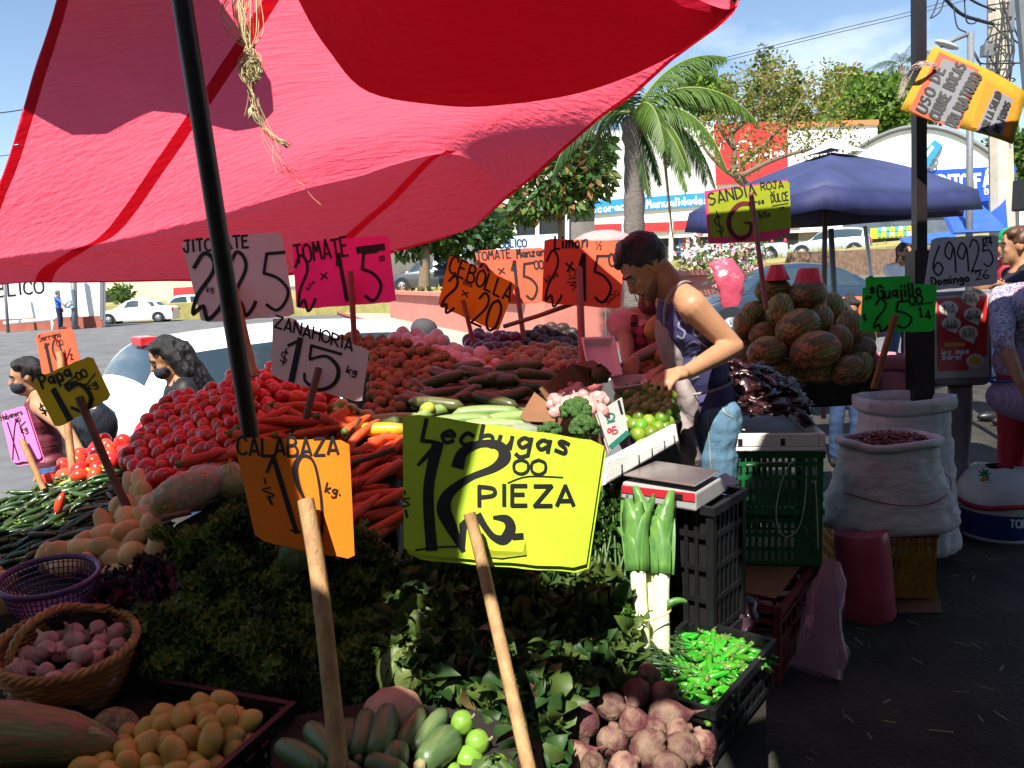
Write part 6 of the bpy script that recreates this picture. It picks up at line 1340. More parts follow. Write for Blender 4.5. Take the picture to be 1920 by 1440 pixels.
for k, (x, y, w1, w2, h, lb) in enumerate([(670, 235, 70, 140, 170, 'left red cut watermelon cone set on top of the pile'), (1015, 270, 105, 155, 165, 'right blunt red cut watermelon cone set on top of the pile')]):
    c = P(*W6(x, y), 4.0); s = 4.0 / FPX / 5.76; mb = MB()
    mb.lathe([(w2*s, -h*.5*s), (w2*s*.96, -h*.40*s), (w1*s*1.08, h*.38*s), (w1*s*.9, h*.5*s)], 8, c, Matrix.Rotation(.35 + k, 3, 'Z')); o = mb.build('watermelon_cone', M_flesh, sharp=35); tag(o, lb, 'watermelon')
board([(1385, 700), (1400, 600), (1450, 560), (1590, 560), (1640, 640), (1640, 720), (1560, 730)], Pl(P(1400, 720, 3.95), P(1640, 720, 4.0), P(1510, 560, 4.3)), -.05)
# polystyrene tray of dried chiles on green crates
zg_ = .30
gf = G(1541, 1062, zg_); dg = V((.16, 1, 0)).normalized()
Dg = PX(gf)[2]; Hg = (P(1541, 836, Dg).z - gf.z)
crate('green_crate', V((gf.x, gf.y, gf.z)), dg, .40, .52, Hg / 2 - .006, M_green, 'lower green slotted crate standing on the red crate', rails=3, slot=.012, gap=.011)
crate('green_crate', V((gf.x, gf.y, gf.z + Hg / 2 + .004)), dg, .40, .52, Hg / 2 - .016, M_green, 'upper green slotted crate right under the white polystyrene tray', rails=3, slot=.012, gap=.011)
ly = V((-dg.y, dg.x, 0)); zt2 = gf.z + Hg + .002
root = thing('polystyrene_tray', gf + V((0, 0, Hg)) + dg*.2 + ly*.25, 'white polystyrene tray of dried chiles on the green crates', 'tray')
mb = MB(); rt = Matrix((dg, ly, V((0, 0, 1)))).transposed(); o0 = V((gf.x, gf.y, zt2)) - dg*.03 - ly*.0
Lt, Wt = .66, .60
mb.box(o0 + rt @ V((Lt/2, Wt/2, .008)), (Lt, Wt, .016), rt)
for (cx, cy, sx, sy) in ((Lt/2, .011, Lt, .022), (Lt/2, Wt - .011, Lt, .022), (.011, Wt/2, .022, Wt - .046), (Lt - .011, Wt/2, .022, Wt - .046)): mb.box(o0 + rt @ V((cx, cy, .0165 + .024)), (sx, sy, .048), rt)
o = mb.build('tray_body', M_foam, root, smooth=False); bevel(o, .004)
mb = MB()
for t in (.30, .55, .8): mb.box(o0 + rt @ V((t*Lt, -.0005, .030)), (.016, .003, .03), rt)
for t in (.25, .5): mb.box(o0 + rt @ V((-.0005, t*Wt, .034)), (.003, .016, .026), rt)
mb.build('notch', M_black, root, smooth=False)
M_ancho = mat('dried_chile_skin', (.020, .006, .008), .28, spec=.6, col2=(.045, .010, .010), scale=10, bump=.7, bscale=45, objvar=.4, coat=.25)
def ancho(i):
    q = lump(.050, .027, .012, .55, 2.6, 16, 9, i); r_ = random.Random(i)
    q.tube([(.048, 0, 0), (.06, .003, .004), (.068, .004, .01)], [.003, .002, .002], 5); return q
anc = meshes(5, ancho, 'dried_chile', M_ancho); rr = random.Random(12)
for i in range(240):
    u, v = rr.uniform(.08, .92), rr.uniform(.06, .94); e = (1 - (2*u-1)**2) * (1 - (2*v-1)**2)
    p = o0 + rt @ V((u * Lt, v * Wt, .03 + .27 * e**.5 * rr.uniform(.7, 1)))
    place('dried_chile', rr.choice(anc), p, frame(V((rr.gauss(0, .5), rr.gauss(-.2, .5), 1)), V((rr.gauss(0, 1), rr.gauss(0, 1), rr.gauss(0, .3)))), rr.uniform(.8, 1.2), 'crinkled black dried chile heaped on the polystyrene tray', 'dried chile', 'black dried chiles on the tray')
mb = MB()
for (ps) in ([(1450, 868), (1500, 840), (1512, 900), (1500, 985), (1470, 1005), (1455, 960), (1475, 880), (1515, 850), (1530, 920), (1534, 1030)], [(1400, 872), (1460, 866), (1500, 875), (1525, 905), (1540, 880), (1530, 850)]):
    mb.tube(catmull([P(x, y, Dg - .035) for x, y in ps], 6), .0016, 5)
tag(mb.build('string', mat('white_string', (.55, .53, .48), .8)), 'loose white string hanging over the green crates', 'string')
fr2, br2 = G(1462, 1290, 0), G(1530, 1180, 0); d2 = (br2 - fr2)
crate('red_crate', V((fr2.x, fr2.y, .012)), d2, max(d2.length, .45), .46, .27, M_redp, 'dark red slotted crate on the ground in front of the green ones', rails=3, slot=.05, gap=.012)
quad('x', [V((0,0,-9)), V((.01,0,-9)), V((.01,.01,-9))], M_card); bpy.data.objects.remove(bpy.data.objects['x'])
rb_ = V((gf.x, gf.y, .012)) + dg * .02
crate('red_crate', rb_ , dg, .42, .55, zg_ - .022, M_redp, 'dark red crate carrying the two green crates', rails=3, slot=.05, gap=.012)
n_ = d2.normalized(); l_ = V((-n_.y, n_.x, 0)); c0 = V((fr2.x, fr2.y, .292))
o = quad('cardboard_sheet', [c0 + n_*.05 + l_*.03, c0 + n_*.42 + l_*.03, c0 + n_*.42 + l_*.44, c0 + n_*.05 + l_*.44], M_card, .004); tag(o, 'brown cardboard sheet lying on the front red crate', 'cardboard')
# sacks
M_sack = mat('woven_sack', (.66, .65, .64), .8, col2=(.50, .50, .50), scale=9, bump=.8, bscale=16, stretch=(1, 1, 2.6), spec=.2)
M_psack = mat('pink_sack', (.55, .18, .24), .7, var=.25, scale=8, bump=.4, bscale=40)
def sack(name, base, rb, rt_, h, m, label, seed=1, fill=None, squash=.75, lean=(0, 0), roll=.022, rot=0):
    root = thing(name, base, label, 'sack'); mb = MB(); n = 90; rows_ = []
    prof = [(.0, .0), (.72, .004), (.96, .03), (1.02, .07), (1.04, .12), (1.03, .18), (1.01, .24), (1.0, .30), (.975, .36), (.96, .42), (.94, .48), (.93, .54), (.91, .60), (.90, .66), (.89, .72), (.885, .78), (.88, .84), (.87, .90), (.86, .95), (.90, 1.0), (.97, 1.0), (.985, .97), (.97, .93), (.9, .905), (.83, .94), (.80, .90), (.78, .80)]
    for i, (q, t) in enumerate(prof):
        row = []; rad = (rb * (1 - min(t, 1)) + rt_ * min(t, 1)) * q
        for k in range(n):
            a = 2*math.pi*k/n
            wr = 0 if i in (0,) else .075 * noise.noise(V((math.cos(a)*1.6, math.sin(a)*1.6, t*3.5 + seed))) + .05 * noise.noise(V((math.cos(a)*4, math.sin(a)*4, t*14 + seed))) + .05 * (1 - abs(noise.noise(V((math.cos(a)*2.2 + t*2, math.sin(a)*2.2, t*9 + seed)))) * 2.5)**3 * .6
            cx = abs(math.cos(a))**.8 * (1 if math.cos(a) > 0 else -1); cy = abs(math.sin(a))**.8 * (1 if math.sin(a) > 0 else -1)
            corner = 1 + .16 * max(0, 1 - t*5) * math.cos(2*a)**2
            p = V((rad * (1 + wr) * cx * corner, rad * (1 + wr) * cy * squash, h * t + (.02 * noise.noise(V((math.cos(a), math.sin(a), seed))) if t > .8 else 0)))
            p = Matrix.Rotation(rot, 3, 'Z') @ p; p += V((lean[0] * t, lean[1] * t, 0)); p *= 1; row.append(base + p)
        rows_.append(row)
    mb.grid(rows_, True); mb.build('sack_cloth', m, root)
    return root, base + V((lean[0], lean[1], h * .90)), rt_ * .86
s2b = V((*P(1690, 900, 3.62).xy, .05)); h2 = P(1690, 738, 3.62).z - .05
sack('sack', s2b, .25, .22, h2, M_sack, 'tall white woven sack behind the open one, with the price stick in it', 5, squash=.7)
s1b = V((*P(1662, 1000, 3.25).xy, P(1662, 1003, 3.12).z)); h1 = P(1655, 812, 3.25).z - s1b.z
r1, top1, rt1 = sack('sack', s1b, .262, .205, h1, M_sack, 'open white woven sack of small dried red chiles', 3, squash=.72)
mb = MB(); mb.tube([s1b + V((.24*1.02*math.cos(a), .24*.75*math.sin(a), h1*.42 + .03*math.sin(a*2+1) + .02*math.cos(a))) for a in [3.6 + i*.13 for i in range(22)]], .0025, 5); mb.build('sewn_seam', mat('red_thread', (.35, .03, .05), .7), r1)
M_arbol = mat('dried_red_chile_skin', (.20, .012, .012), .35, objvar=.4, hue=.01, coat=.2); arb = meshes(3, lambda i: longveg(.045, .0052, .12*(i-1), (.5, 1, .9, .3), 6, i, 6), 'dried_red_chile', M_arbol)
M_fill = mat('chile_fill', (.10, .008, .008), .7, var=.5, scale=60, bump=.8); mb = MB(); mb.ell(top1 - V((0, 0, .025)), rt1*.93, rt1*.68, .03, 24, 8); tag(mb.build('dried_red_chile_heap', M_fill), 'dense lower layer of dried red chiles in the open sack', kind='stuff')
for i in range(170):
    a = rr.uniform(0, 6.28); q = math.sqrt(rr.random()) * .92
    place('dried_red_chile', rr.choice(arb), top1 + V((rt1*q*math.cos(a), rt1*.70*q*math.sin(a), .012 + .02*(1-q*q) + rr.uniform(0, .012))), frame(V((rr.gauss(0,.4), rr.gauss(0,.4), 1)), V((rr.gauss(0,1), rr.gauss(0,1), .1))), rr.uniform(.8, 1.2), 'small dried red chile in the open white sack', 'dried chile', 'dried red chiles in the sack')
s3b = V((*P(1682, 760, 4.15).xy, .02)); sack('sack', s3b, .16, .13, P(1680, 662, 4.15).z - .02, M_psack, 'pink plastic sack behind the tall white one', 8, squash=.9)
s4b = V((*P(1575, 1000, 3.95).xy, .02)); 
# pink roll, yellow crate, cardboard, bucket
M_roll = mat('pink_roll_film', (.50, .08, .12), .35, var=.15, scale=5, stretch=(1, 1, 12), coat=.25)
pb = G(1627, 1150, 0); pt = P(1613, 992, PX(pb)[2] * .985); ax = (pt - pb); Lr = ax.length; fr_ = frame(ax); rR = 49 * PX(pb)[2] / FPX
root = thing('plastic_roll', pb, 'thick pink roll of plastic bags standing on the ground', 'roll'); mb = MB()
mb.lathe([(rR*.97, .0), (rR, .006), (rR*.992, Lr*.3), (rR*1.0, Lr*.5), (rR*.99, Lr*.8), (rR, Lr-.006), (rR*.97, Lr), (rR*.25, Lr+.001), (rR*.24, Lr-.004)], 40, pb, fr_, True, False); mb.build('roll_body', M_roll, root, sharp=45)
mb = MB(); mb.lathe([(rR*.24, Lr-.10), (rR*.24, Lr+.002), (rR*.20, Lr+.002), (rR*.20, Lr-.10)], 20, pb, fr_, True, False); mb.build('core', M_black, root)
yr = G(1753, 1128, 0); yl = G(1668, 1128, 0); uy_ = (yr - yl).normalized(); HY = .30
crate('yellow_crate', V((yr.x, yr.y, .012)) - uy_ * .40, uy_, .40, .34, .285, M_yelp, 'yellow slotted crate with orange rim under the white sack', M_orp, rails=4, slot=.014, gap=.012)
o = quad('cardboard_sheet', [G(1640, 1150, .002), G(1768, 1150, .002), G(1752, 1085, .002), G(1640, 1085, .002)], M_card, .004); tag(o, 'torn brown cardboard sheet under the yellow crate', 'cardboard')
sup = V((s1b.x - .25, s1b.y - .1, .0))
M_gb = mat('grey_basket', (.10, .11, .11), .6)
crate('grey_crate', G(1752, 1040, .0) + V((.02, .10, .012)), V((1, .05, 0)), .16, .2, .2, M_gb, 'grey slotted crate peeking out behind the sacks', rails=2)
bk = G(1868, 1000, 0); Db = PX(bk)[2]; rb0 = 66 * Db / FPX; hb = .30
M_blue = mat('bucket_blue', (.008, .045, .20), .4, var=.3, scale=6); M_wplast = mat('white_plastic', (.62, .62, .63), .45)
root = thing('paint_bucket', bk, 'blue labelled paint bucket covered with a tied white cloth', 'bucket')
hb = P(1868, 935, Db).z
mb = MB(); mb.lathe([(rb0*.93, 0), (rb0*.95, .012), (rb0*.955, .022)], 36, bk, None, True, False); mb.lathe([(rb0*1.04, hb - .03), (rb0*1.06, hb), (rb0*1.0, hb + .003)], 36, bk, None, False, True); mb.build('bucket_body', M_wplast, root)
mb = MB(); mb.lathe([(rb0*.957, .020), (rb0*.99, hb*.5), (rb0*1.037, hb - .028)], 36, bk, None, False, False); mb.build('label_band', M_blue, root)
M_wprint = mat('white_print', (.75, .75, .76), .5)
def cyl_at(px, py, off=0):
    r = ray(px, py); o = CP - bk; rad = rb0 * 1.0 + .003 + off
    A = r.x*r.x + r.y*r.y; B = 2*(o.x*r.x + o.y*r.y); C_ = o.x*o.x + o.y*o.y - rad*rad; D_ = B*B - 4*A*C_
    t = (-B - math.sqrt(max(D_, 0))) / (2*A); return CP + r * t
ribbons(MB(), write('Com', 1885, 966, 1925, 968, 13, 3), cyl_at).build('lettering', M_wprint, root, False)
ribbons(MB(), write('TOP', 1892, 988, 1928, 990, 14, 3.4), cyl_at).build('lettering', M_wprint, root, False)
M_cloth = mat('white_cloth', (.60, .60, .60), .85, var=.2, scale=5, bump=.2, bscale=30); M_rcloth = mat('red_cloth', (.40, .03, .03), .8, var=.4, scale=30); M_gcloth = mat('green_print', (.03, .20, .04), .8)
mb = MB(); n = 40; rows_ = []
for i in range(9):
    t = i / 8; row = []
    for k in range(n):
        a = 2*math.pi*k/n; wv_ = 1 + .05*noise.noise(V((math.cos(a)*3, math.sin(a)*3, t*2)))
        rad = rb0 * (1.12 * math.cos(t * 1.45) ** .55 + .001) * wv_; zz = hb - .02 + .20 * math.sin(t * 1.5) + .012*noise.noise(V((a, t*4, 2)))
        row.append(bk + V((rad*math.cos(a), rad*math.sin(a), zz)))
    rows_.append(row)
root = thing('cloth_cover', bk + V((0, 0, hb)), 'white printed cloth bundled over the blue bucket with a red band', 'cloth')
mb.grid(rows_, True); mb.build('cloth', M_cloth, root)
mb = MB(); mb.tube([bk + V((rb0*1.13*math.cos(a), rb0*1.13*math.sin(a), hb + .015 + .012*math.sin(3*a))) for a in [i*6.283/40 for i in range(41)]], .013, 6); mb.build('red_band', M_rcloth, root)
mb = MB(); lc = P(1846, 888, Db - rb0*.86)
for k in range(7):
    a = k * .9; v_ = CM @ V((math.cos(a), math.sin(a)*.8, .0)); mb.tube([lc, lc + v_*.02, lc + v_*.036], [.003, .006, .001], 5)
mb.build('leaf_print', M_gcloth, root); mb = MB(); mb.ell(lc + V((-.01, -.004, -.03)), .014, .006, .010); mb.ell(lc + V((.012, .0, -.028)), .012, .006, .009); mb.build('fruit_print', mat('orange_print', (.45, .2, .03), .8), root)
# payphone with poster and the lottery sheet
Dp = 3.95; pf = Pl(P(1750, 560, Dp), P(1860, 552, Dp + .05), P(1750, 715, Dp))
M_kiosk = mat('kiosk_grey', (.20, .19, .20), .5, var=.2, scale=8); M_post = mat('poster_red', (.45, .022, .025), .4); M_bub = mat('bubble_cream', (.62, .58, .48), .5)
base = V((*P(1805, 700, Dp + .15).xy, 0)); root = thing('payphone', base, 'grey payphone pedestal with a red poster of speech bubbles', 'payphone')
def slab(name, pts, off, th, m, parent): 
    mb = MB(); mb.prism([pf.at(x, y, off) for x, y in pts], pf.n * -th); return mb.build(name, m, parent, smooth=False)
o = slab('housing', [(1744, 548), (1860, 541), (1862, 712), (1850, 722), (1762, 724), (1746, 715)], 0, .22, M_kiosk, root); bevel(o, .012, 3)
slab('poster_paper', [(1752, 556), (1855, 550), (1855, 706), (1752, 710)], .004, .003, mat('poster_paper', (.40, .37, .35), .4), root)
slab('poster_field', [(1756, 560), (1851, 554), (1851, 665), (1815, 690), (1818, 694), (1758, 696)], .006, .0015, M_post, root)
for k, (bx_, by_, w_, h_, l1, l2) in enumerate([(1819, 558, 17, 13, 'A LA', 'MEXICA'), (1779, 578, 18, 14, 'A LA', 'TIA'), (1825, 590, 18, 14, 'A LA', 'MARTINI!'), (1784, 607, 18, 13, 'A LA', 'COMADRE'), (1816, 624, 18, 14, 'A TU', 'JEFE')]):
    pts = [(bx_ + w_*math.cos(a), by_ + h_*math.sin(a)) for a in [i*.3927 for i in range(16)]]; pts[3:5] = [(bx_ + w_*.55, by_ + h_*1.45)]
    slab('speech_bubble', pts, .0082 + k*.0003, .0015, M_bub, root)
    ribbons(MB(), write(l1, bx_-10, by_, bx_+10, by_-1, 7, 1.1) + write(l2, bx_-14, by_+9, bx_+14, by_+8, 7, 1.1), lambda x, y, o_=0: pf.at(x, y, .0105 + o_)).build('lettering', M_ink, root, False)
slab('yellow_strip', [(1771, 643), (1809, 642), (1809, 649), (1771, 650)], .0082, .0015, mat('poster_yellow', (.6, .3, .02), .5), root)
ribbons(MB(), write('¡es mas', 1763, 665, 1818, 663, 11, 2, slant=.2) + write('bara!', 1766, 675, 1803, 673, 11, 2, slant=.2), lambda x, y, o_=0: pf.at(x, y, .0085 + o_)).build('lettering', M_wprint, root, False)
mb = MB(); mb.prism([pf.at(1829 + 17*math.cos(a), 677 + 14*math.sin(a), .0085) for a in [i*.4 for i in range(16)]], pf.n * -.001); mb.build('plate_picture', mat('plate_print', (.5, .47, .42), .5), root, smooth=False)
mb = MB(); mb.prism([pf.at(1828 + 11*math.cos(a), 676 + 8*math.sin(a), .0100) for a in [i*.4 for i in range(16)]], pf.n * -.001); mb.build('food_picture', mat('food_print', (.6, .36, .02), .5), root, smooth=False)
pc = [P(1800, 722, Dp + .1), P(1800, 790, Dp + .14), P(1796, 850, Dp + .14), P(1790, 930, Dp + .12)]; pc.append(V((pc[-1].x, pc[-1].y, 0)))
mb = MB(); mb.tube(catmull(pc, 4), [.058]*5 + [.056]*5 + [.07, .075, .08, .088, .095, .10, .105], 16); mb.build('pedestal', M_kiosk, root)
# dark square post and the box fixed to it
q0 = G(1752, 1012, 0); q0 = V((*P(1738, 700, 3.62).xy, 0)); qt = P(1722, -80, 3.55)
mb = MB(); ax_ = (qt - q0); f_ = frame(ax_, V((1, 0, 0))); 
for t0_, t1_, hw in ((0, (P(1732, 470, 3.6).z) / ax_.z, .046), ((P(1732, 470, 3.6).z) / ax_.z, 1, .0245)):
    a_, b_ = q0 + ax_*t0_, q0 + ax_*t1_; vs = []
    for c in (a_, b_): vs += [c + f_ @ V((sx*hw, sy*hw, 0)) for sx, sy in ((-1,-1),(1,-1),(1,1),(-1,1))]
    mb.add(vs, [(3,2,1,0), (4,5,6,7), (0,1,5,4), (1,2,6,5), (2,3,7,6), (3,0,4,7)])
o = mb.build('canopy_post', mat('brown_black_paint', (.020, .013, .013), .45, var=.4, scale=10), smooth=False); tag(o, 'dark square steel post at the right of the stall', 'post')
# plastic bags
F_pink = clear_film('pink_film', (.60, .10, .17), .22, .62); F_dark = clear_film('dark_film', (.10, .05, .07), .14, .5); F_pale = clear_film('pale_pink_film', (.42, .26, .32), .08, .42)
def crumple(name, pts, r, film, label, seed=1, cat='plastic bag', flat=.5, amp=.5, n=26, m=22):
    """crumpled bag along a line of points"""
    mb = MB(); pts = catmull([V(p) for p in pts], m // (len(pts) - 1)); rw = []
    for i, p in enumerate(pts):
        t = i / (len(pts) - 1); q = V(pts[min(i+1, len(pts)-1)] - pts[max(i-1, 0)]).normalized(); f = frame(q, V((1, 0, 0)))
        rad = r[0] + (r[1] - r[0]) * t if len(r) == 2 else (r[0] + (r[1]-r[0])*t*2 if t < .5 else r[1] + (r[2]-r[1])*(t-.5)*2)
        rw.append([p + f @ V((rad * math.cos(a) * (1 + amp*noise.noise(V((math.cos(a)*1.5, math.sin(a)*1.5, t*4 + seed))) + amp*.6*noise.noise(V((math.cos(a)*5, math.sin(a)*5, t*9 + seed)))), rad * flat * math.sin(a) * (1 + amp*noise.noise(V((math.cos(a)*4, math.sin(a)*4, t*7 + seed + 5)))), 0)) for a in [2*math.pi*k/n for k in range(n)]])
    mb.grid(rw, True); o = mb.build(name, film); return tag(o, label, cat)
crumple('plastic_bag', [P(1352, 490, 3.35), P(1365, 520, 3.3), P(1372, 575, 3.3)], (.05, .065, .04), F_pink, 'bundle of pink plastic bags hanging behind the man', 2, flat=.4, amp=.25)
crumple('plastic_bag', [P(1400, 680, 3.25), P(1408, 720, 3.2), P(1395, 770, 3.15)], (.02, .045, .03), F_pink, 'pale pink plastic bag beside the black dried chiles', 4, flat=.4)
crumple('plastic_bag', [P(1310, 1100, 2.4), P(1360, 1140, 2.35), P(1405, 1180, 2.3)], (.05, .085, .05), F_dark, 'crumpled dark plastic bag in front of the black crates', 6)
crumple('plastic_bag', [P(1560, 1050, 2.85), P(1545, 1150, 2.75), P(1528, 1262, 2.65)], (.03, .07, .09), F_pale, 'shiny clear pinkish bag leaning against the red crate', 8, flat=.35, amp=.4)
crumple('plastic_bag', [P(1150, 1235, 1.93), P(1165, 1270, 1.88), P(1150, 1300, 1.85)], (.02, .05, .04), F_clear, 'small clear bag below the leeks', 9)
# the vendors' pink foam container, melons, small sundries
M_pfoam = mat('foam_container', (.70, .55, .55), .6, var=.08)
def dish(name, c4, depth, label):
    pl = Pl(c4[0], c4[1], c4[3]); n_ = pl.n; ce = sum(c4, V())/4; mb = MB(); inn = [ce + (p-ce)*.88 for p in c4]; low = [ce + (p-ce)*.76 - n_*depth for p in c4]; out = [p - n_*.004 for p in c4]; lo2 = [ce + (p-ce)*.8 - n_*(depth+.004) for p in c4]
    mb.add(c4 + inn + low + out + lo2, [(i, (i+1)%4, 4+(i+1)%4, 4+i) for i in range(4)] + [(4+i, 4+(i+1)%4, 8+(i+1)%4, 8+i) for i in range(4)] + [(8,9,10,11)] + [(12+i, 16+i, 16+(i+1)%4, 12+(i+1)%4) for i in range(4)] + [(i, 12+i, 12+(i+1)%4, (i+1)%4) for i in range(4)] + [(19,18,17,16)])
    o = mb.build(name, M_pfoam, smooth=False); bevel(o, .006, 2); return tag(o, label, 'container')
dish('foam_container', [P(1090, 632, 3.12), P(1152, 630, 3.15), P(1168, 702, 2.98), P(1106, 712, 2.95)], .03, 'open pale foam container lid standing beside the vendor')
dish('foam_container', [P(1145, 706, 3.0), P(1212, 700, 3.05), P(1215, 718, 2.9), P(1150, 728, 2.88)], .03, 'pale foam container bottom into which the vendor reaches')
M_papaya = mat('papaya_skin', (.34, .20, .05), .5, cols=[(.16, .14, .03), (.45, .20, .05), (.30, .20, .06)], scale=4, stretch=(.4, 4, 4))
pm = lump(.075, .055, .052, .04, 1, 20, 14, 2).mesh('melon', M_papaya)
for (x, y, d, an, lb) in ((1233, 612, 3.28, 35, 'striped orange melon under the vendor arm'), (1250, 668, 3.2, 10, 'orange melon resting on the small tomatoes'), (1252, 640, 3.5, 0, 'orange melon half hidden behind the man')):
    a = R(an); place('melon', pm, P(x, y, d), frame(CM @ V((-math.sin(a), math.cos(a), .3)), CM @ V((math.cos(a), math.sin(a), -.2))), .9, lb, 'melon')
# frayed rope hanging from the tarp
M_rope = mat('sisal_rope', (.52, .44, .24), .85, var=.3, scale=60); root = thing('frayed_rope', P(470, 0, 1.95), 'tangle of frayed pale rope hanging beside the pole', 'rope'); mb = MB(); rr = random.Random(4)
main = [(452, -175), (446, -60), (446, 20), (462, 70), (475, 110), (468, 150), (478, 190), (474, 215)]
def strand(path, d0, jit, r, k=6):
    ph = rr.uniform(0, 6); mb.tube(catmull([P(x + rr.gauss(0, jit), y + rr.gauss(0, jit*.7), d0 + rr.gauss(0, .012) + max(0, -y - 20) * .0011) for x, y in path], k), r, 5)
for i in range(16): strand(main, 1.95, 6, .0012)
for i in range(9): strand([(440 + i*3, -172), (424 + i*5, -30), (418 + i*4, 30), (440 + i*4, 70), (470, 100), (452 + i*5, 60), (455 + i*4, -30)], 1.94, 6, .0013)
for i in range(40):
    a0 = rr.uniform(0, 6.28); rad = rr.uniform(8, 30); strand([(470 + rad*.8*math.cos(a0 + j*.9), 130 + rad*math.sin(a0 + j*.9)) for j in range(6)], 1.94, 3, .0009)
for i in range(14): strand([(474, 200), (482, 225), (505, 250), (545 - i*.5, 275)], 1.94, 2.5, .0010)
for i in range(7): strand([(480, 190), (500 + i*3, 260), (515 + i*4, 300 + i*3), (520 + i*9, 320 + i*5)], 1.94, 5, .0006)
strand([(530, 315), (560, 325), (580, 360), (605, 385)], 1.95, 2, .0006)
mb.build('strands', M_rope, root)
kn = lump(.022, .022, .026, .3, 3, 14, 10, 2); kn.v = [tuple(V(v) + P(472, 128, 1.95)) for v in kn.v]; kn.build('knot', M_rope, root)
kn = lump(.012, .012, .016, .3, 3, 12, 8, 3); kn.v = [tuple(V(v) + P(474, 212, 1.95)) for v in kn.v]; kn.build('knot', M_rope, root)
# ================================================================ PRICE SIGNS
C_lime = card_mat('lime_card', (.52, .72, .04)); C_org = card_mat('orange_card', (.90, .22, .012)); C_grey = card_mat('grey_card', (.74, .66, .66)); C_pink = card_mat('magenta_card', (.90, .04, .34))
C_amb = card_mat('amber_card', (.90, .38, .012)); C_redo = card_mat('red_orange_card', (.92, .13, .06)); C_yel = card_mat('yellow_card', (.72, .54, .014)); C_grn = card_mat('green_card', (.03, .80, .07)); C_hot = card_mat('hot_pink_card', (.85, .24, .62)); C_shd = card_mat('shaded_green_card', (.30, .34, .012)); C_wht = card_mat('white_sheet', (.62, .57, .66)); C_bpink = card_mat('pink_backing', (.80, .05, .16))  # watermelon sign card: its green darkened to olive for shade
S = write
sign('price_sign', [(340, 452), (527, 434), (553, 592), (378, 605)], 2.9,  C_grey, S('JITOMATE', 343, 474, 470, 463, 22, 4.2) + S('²', 354, 592, 425, 586, 108, 8, .1) + S('²', 432, 585, 488, 580, 105, 7) + S('⁵', 484, 584, 552, 578, 108, 6) + S('kg', 388, 548, 402, 546, 12, 2),
     [(438, 535, 2.88, .013), (478, 705, 2.86)], 'grey tomato price sign reading 25, right behind the leaning pole')
sign('price_sign', [(548, 456), (728, 440), (743, 566), (556, 580)], 3.6, C_pink, S('TOMATE', 553, 494, 657, 478, 34, 4.5) + [([(672, 469), (718, 463)], 13, True)] + S('²', 556, 577, 598, 573, 92, 5.5) + S('x', 600, 524, 616, 522, 20, 3) + S('¹', 640, 567, 662, 563, 86, 7.5) + S('⁵', 674, 566, 724, 560, 92, 6) + S('kilo', 578, 545, 592, 528, 8, 1.8) + S('00', 712, 490, 722, 488, 9, 2),
     [(657, 508, 3.56, .014), (665, 645, 3.62)], 'magenta tomato price sign reading 2 x 15', stick_mat=M_redstick)
sign('price_sign', [(512, 592), (692, 655), (678, 756), (508, 706)], 2.6, C_grey, S('ZANAHORIA', 513, 613, 662, 658, 22, 3.8, up=(.12, -1)) + [([(541, 648), (562, 638)], 6, True), ([(563, 636), (547, 713)], [11, 12], True)] + [([(640, 664), (584, 648), (581, 672)], 5.5, True), ([(581, 674), (612, 668), (634, 690), (628, 718), (600, 731), (574, 716), (571, 700)], [5, 6, 8, 8, 7, 6, 5], False)] + S('$', 522, 680, 540, 684, 26, 2.6) + S('kg', 648, 698, 670, 705, 13, 3),
     [(598, 690, 2.57, .0125), (566, 812, 2.52)], 'grey carrot price sign reading 15', stick_mat=M_darkstick)
sign('price_sign', [(843, 477), (968, 532), (934, 622), (821, 573)], 3.8, C_amb, S('CEBOLLA', 838, 508, 957, 566, 32, 4, up=(.3, -1)) + S('²', 824, 574, 852, 588, 62, 5, up=(.3, -1)) + S('x', 864, 552, 878, 558, 16, 2.6, up=(.2, -1)) + S('2', 880, 603, 905, 614, 62, 4.6, up=(.35, -1)) + S('0', 905, 615, 930, 624, 60, 5, up=(.3, -1)) + S('kilo', 868, 532, 886, 540, 9, 1.5, up=(.2, -1)),
     [(868, 562, 3.77, .011), (887, 640, 3.8)], 'orange onion price sign reading 2 x 20, tilted to the right', stick_mat=M_redstick)
sign('price_sign', [(890, 470), (1022, 464), (1030, 566), (912, 572)], 4.25, C_redo, S('TOMATE', 893, 489, 960, 483, 16, 3) + S('Manzano', 968, 484, 1032, 478, 16, 3.4) + S('²', 896, 560, 930, 558, 62, 4) + S('x', 934, 514, 948, 512, 18, 3) + S('¹', 960, 562, 982, 560, 68, 6.5) + S('⁵', 980, 563, 1014, 558, 68, 5) + S('00', 1002, 505, 1020, 503, 16, 3.2),
     [(969, 540, 4.2, .014), (984, 650, 4.1)], 'red tomato price sign reading 2 x 15, half hidden between two orange ones', stick_mat=M_redstick)
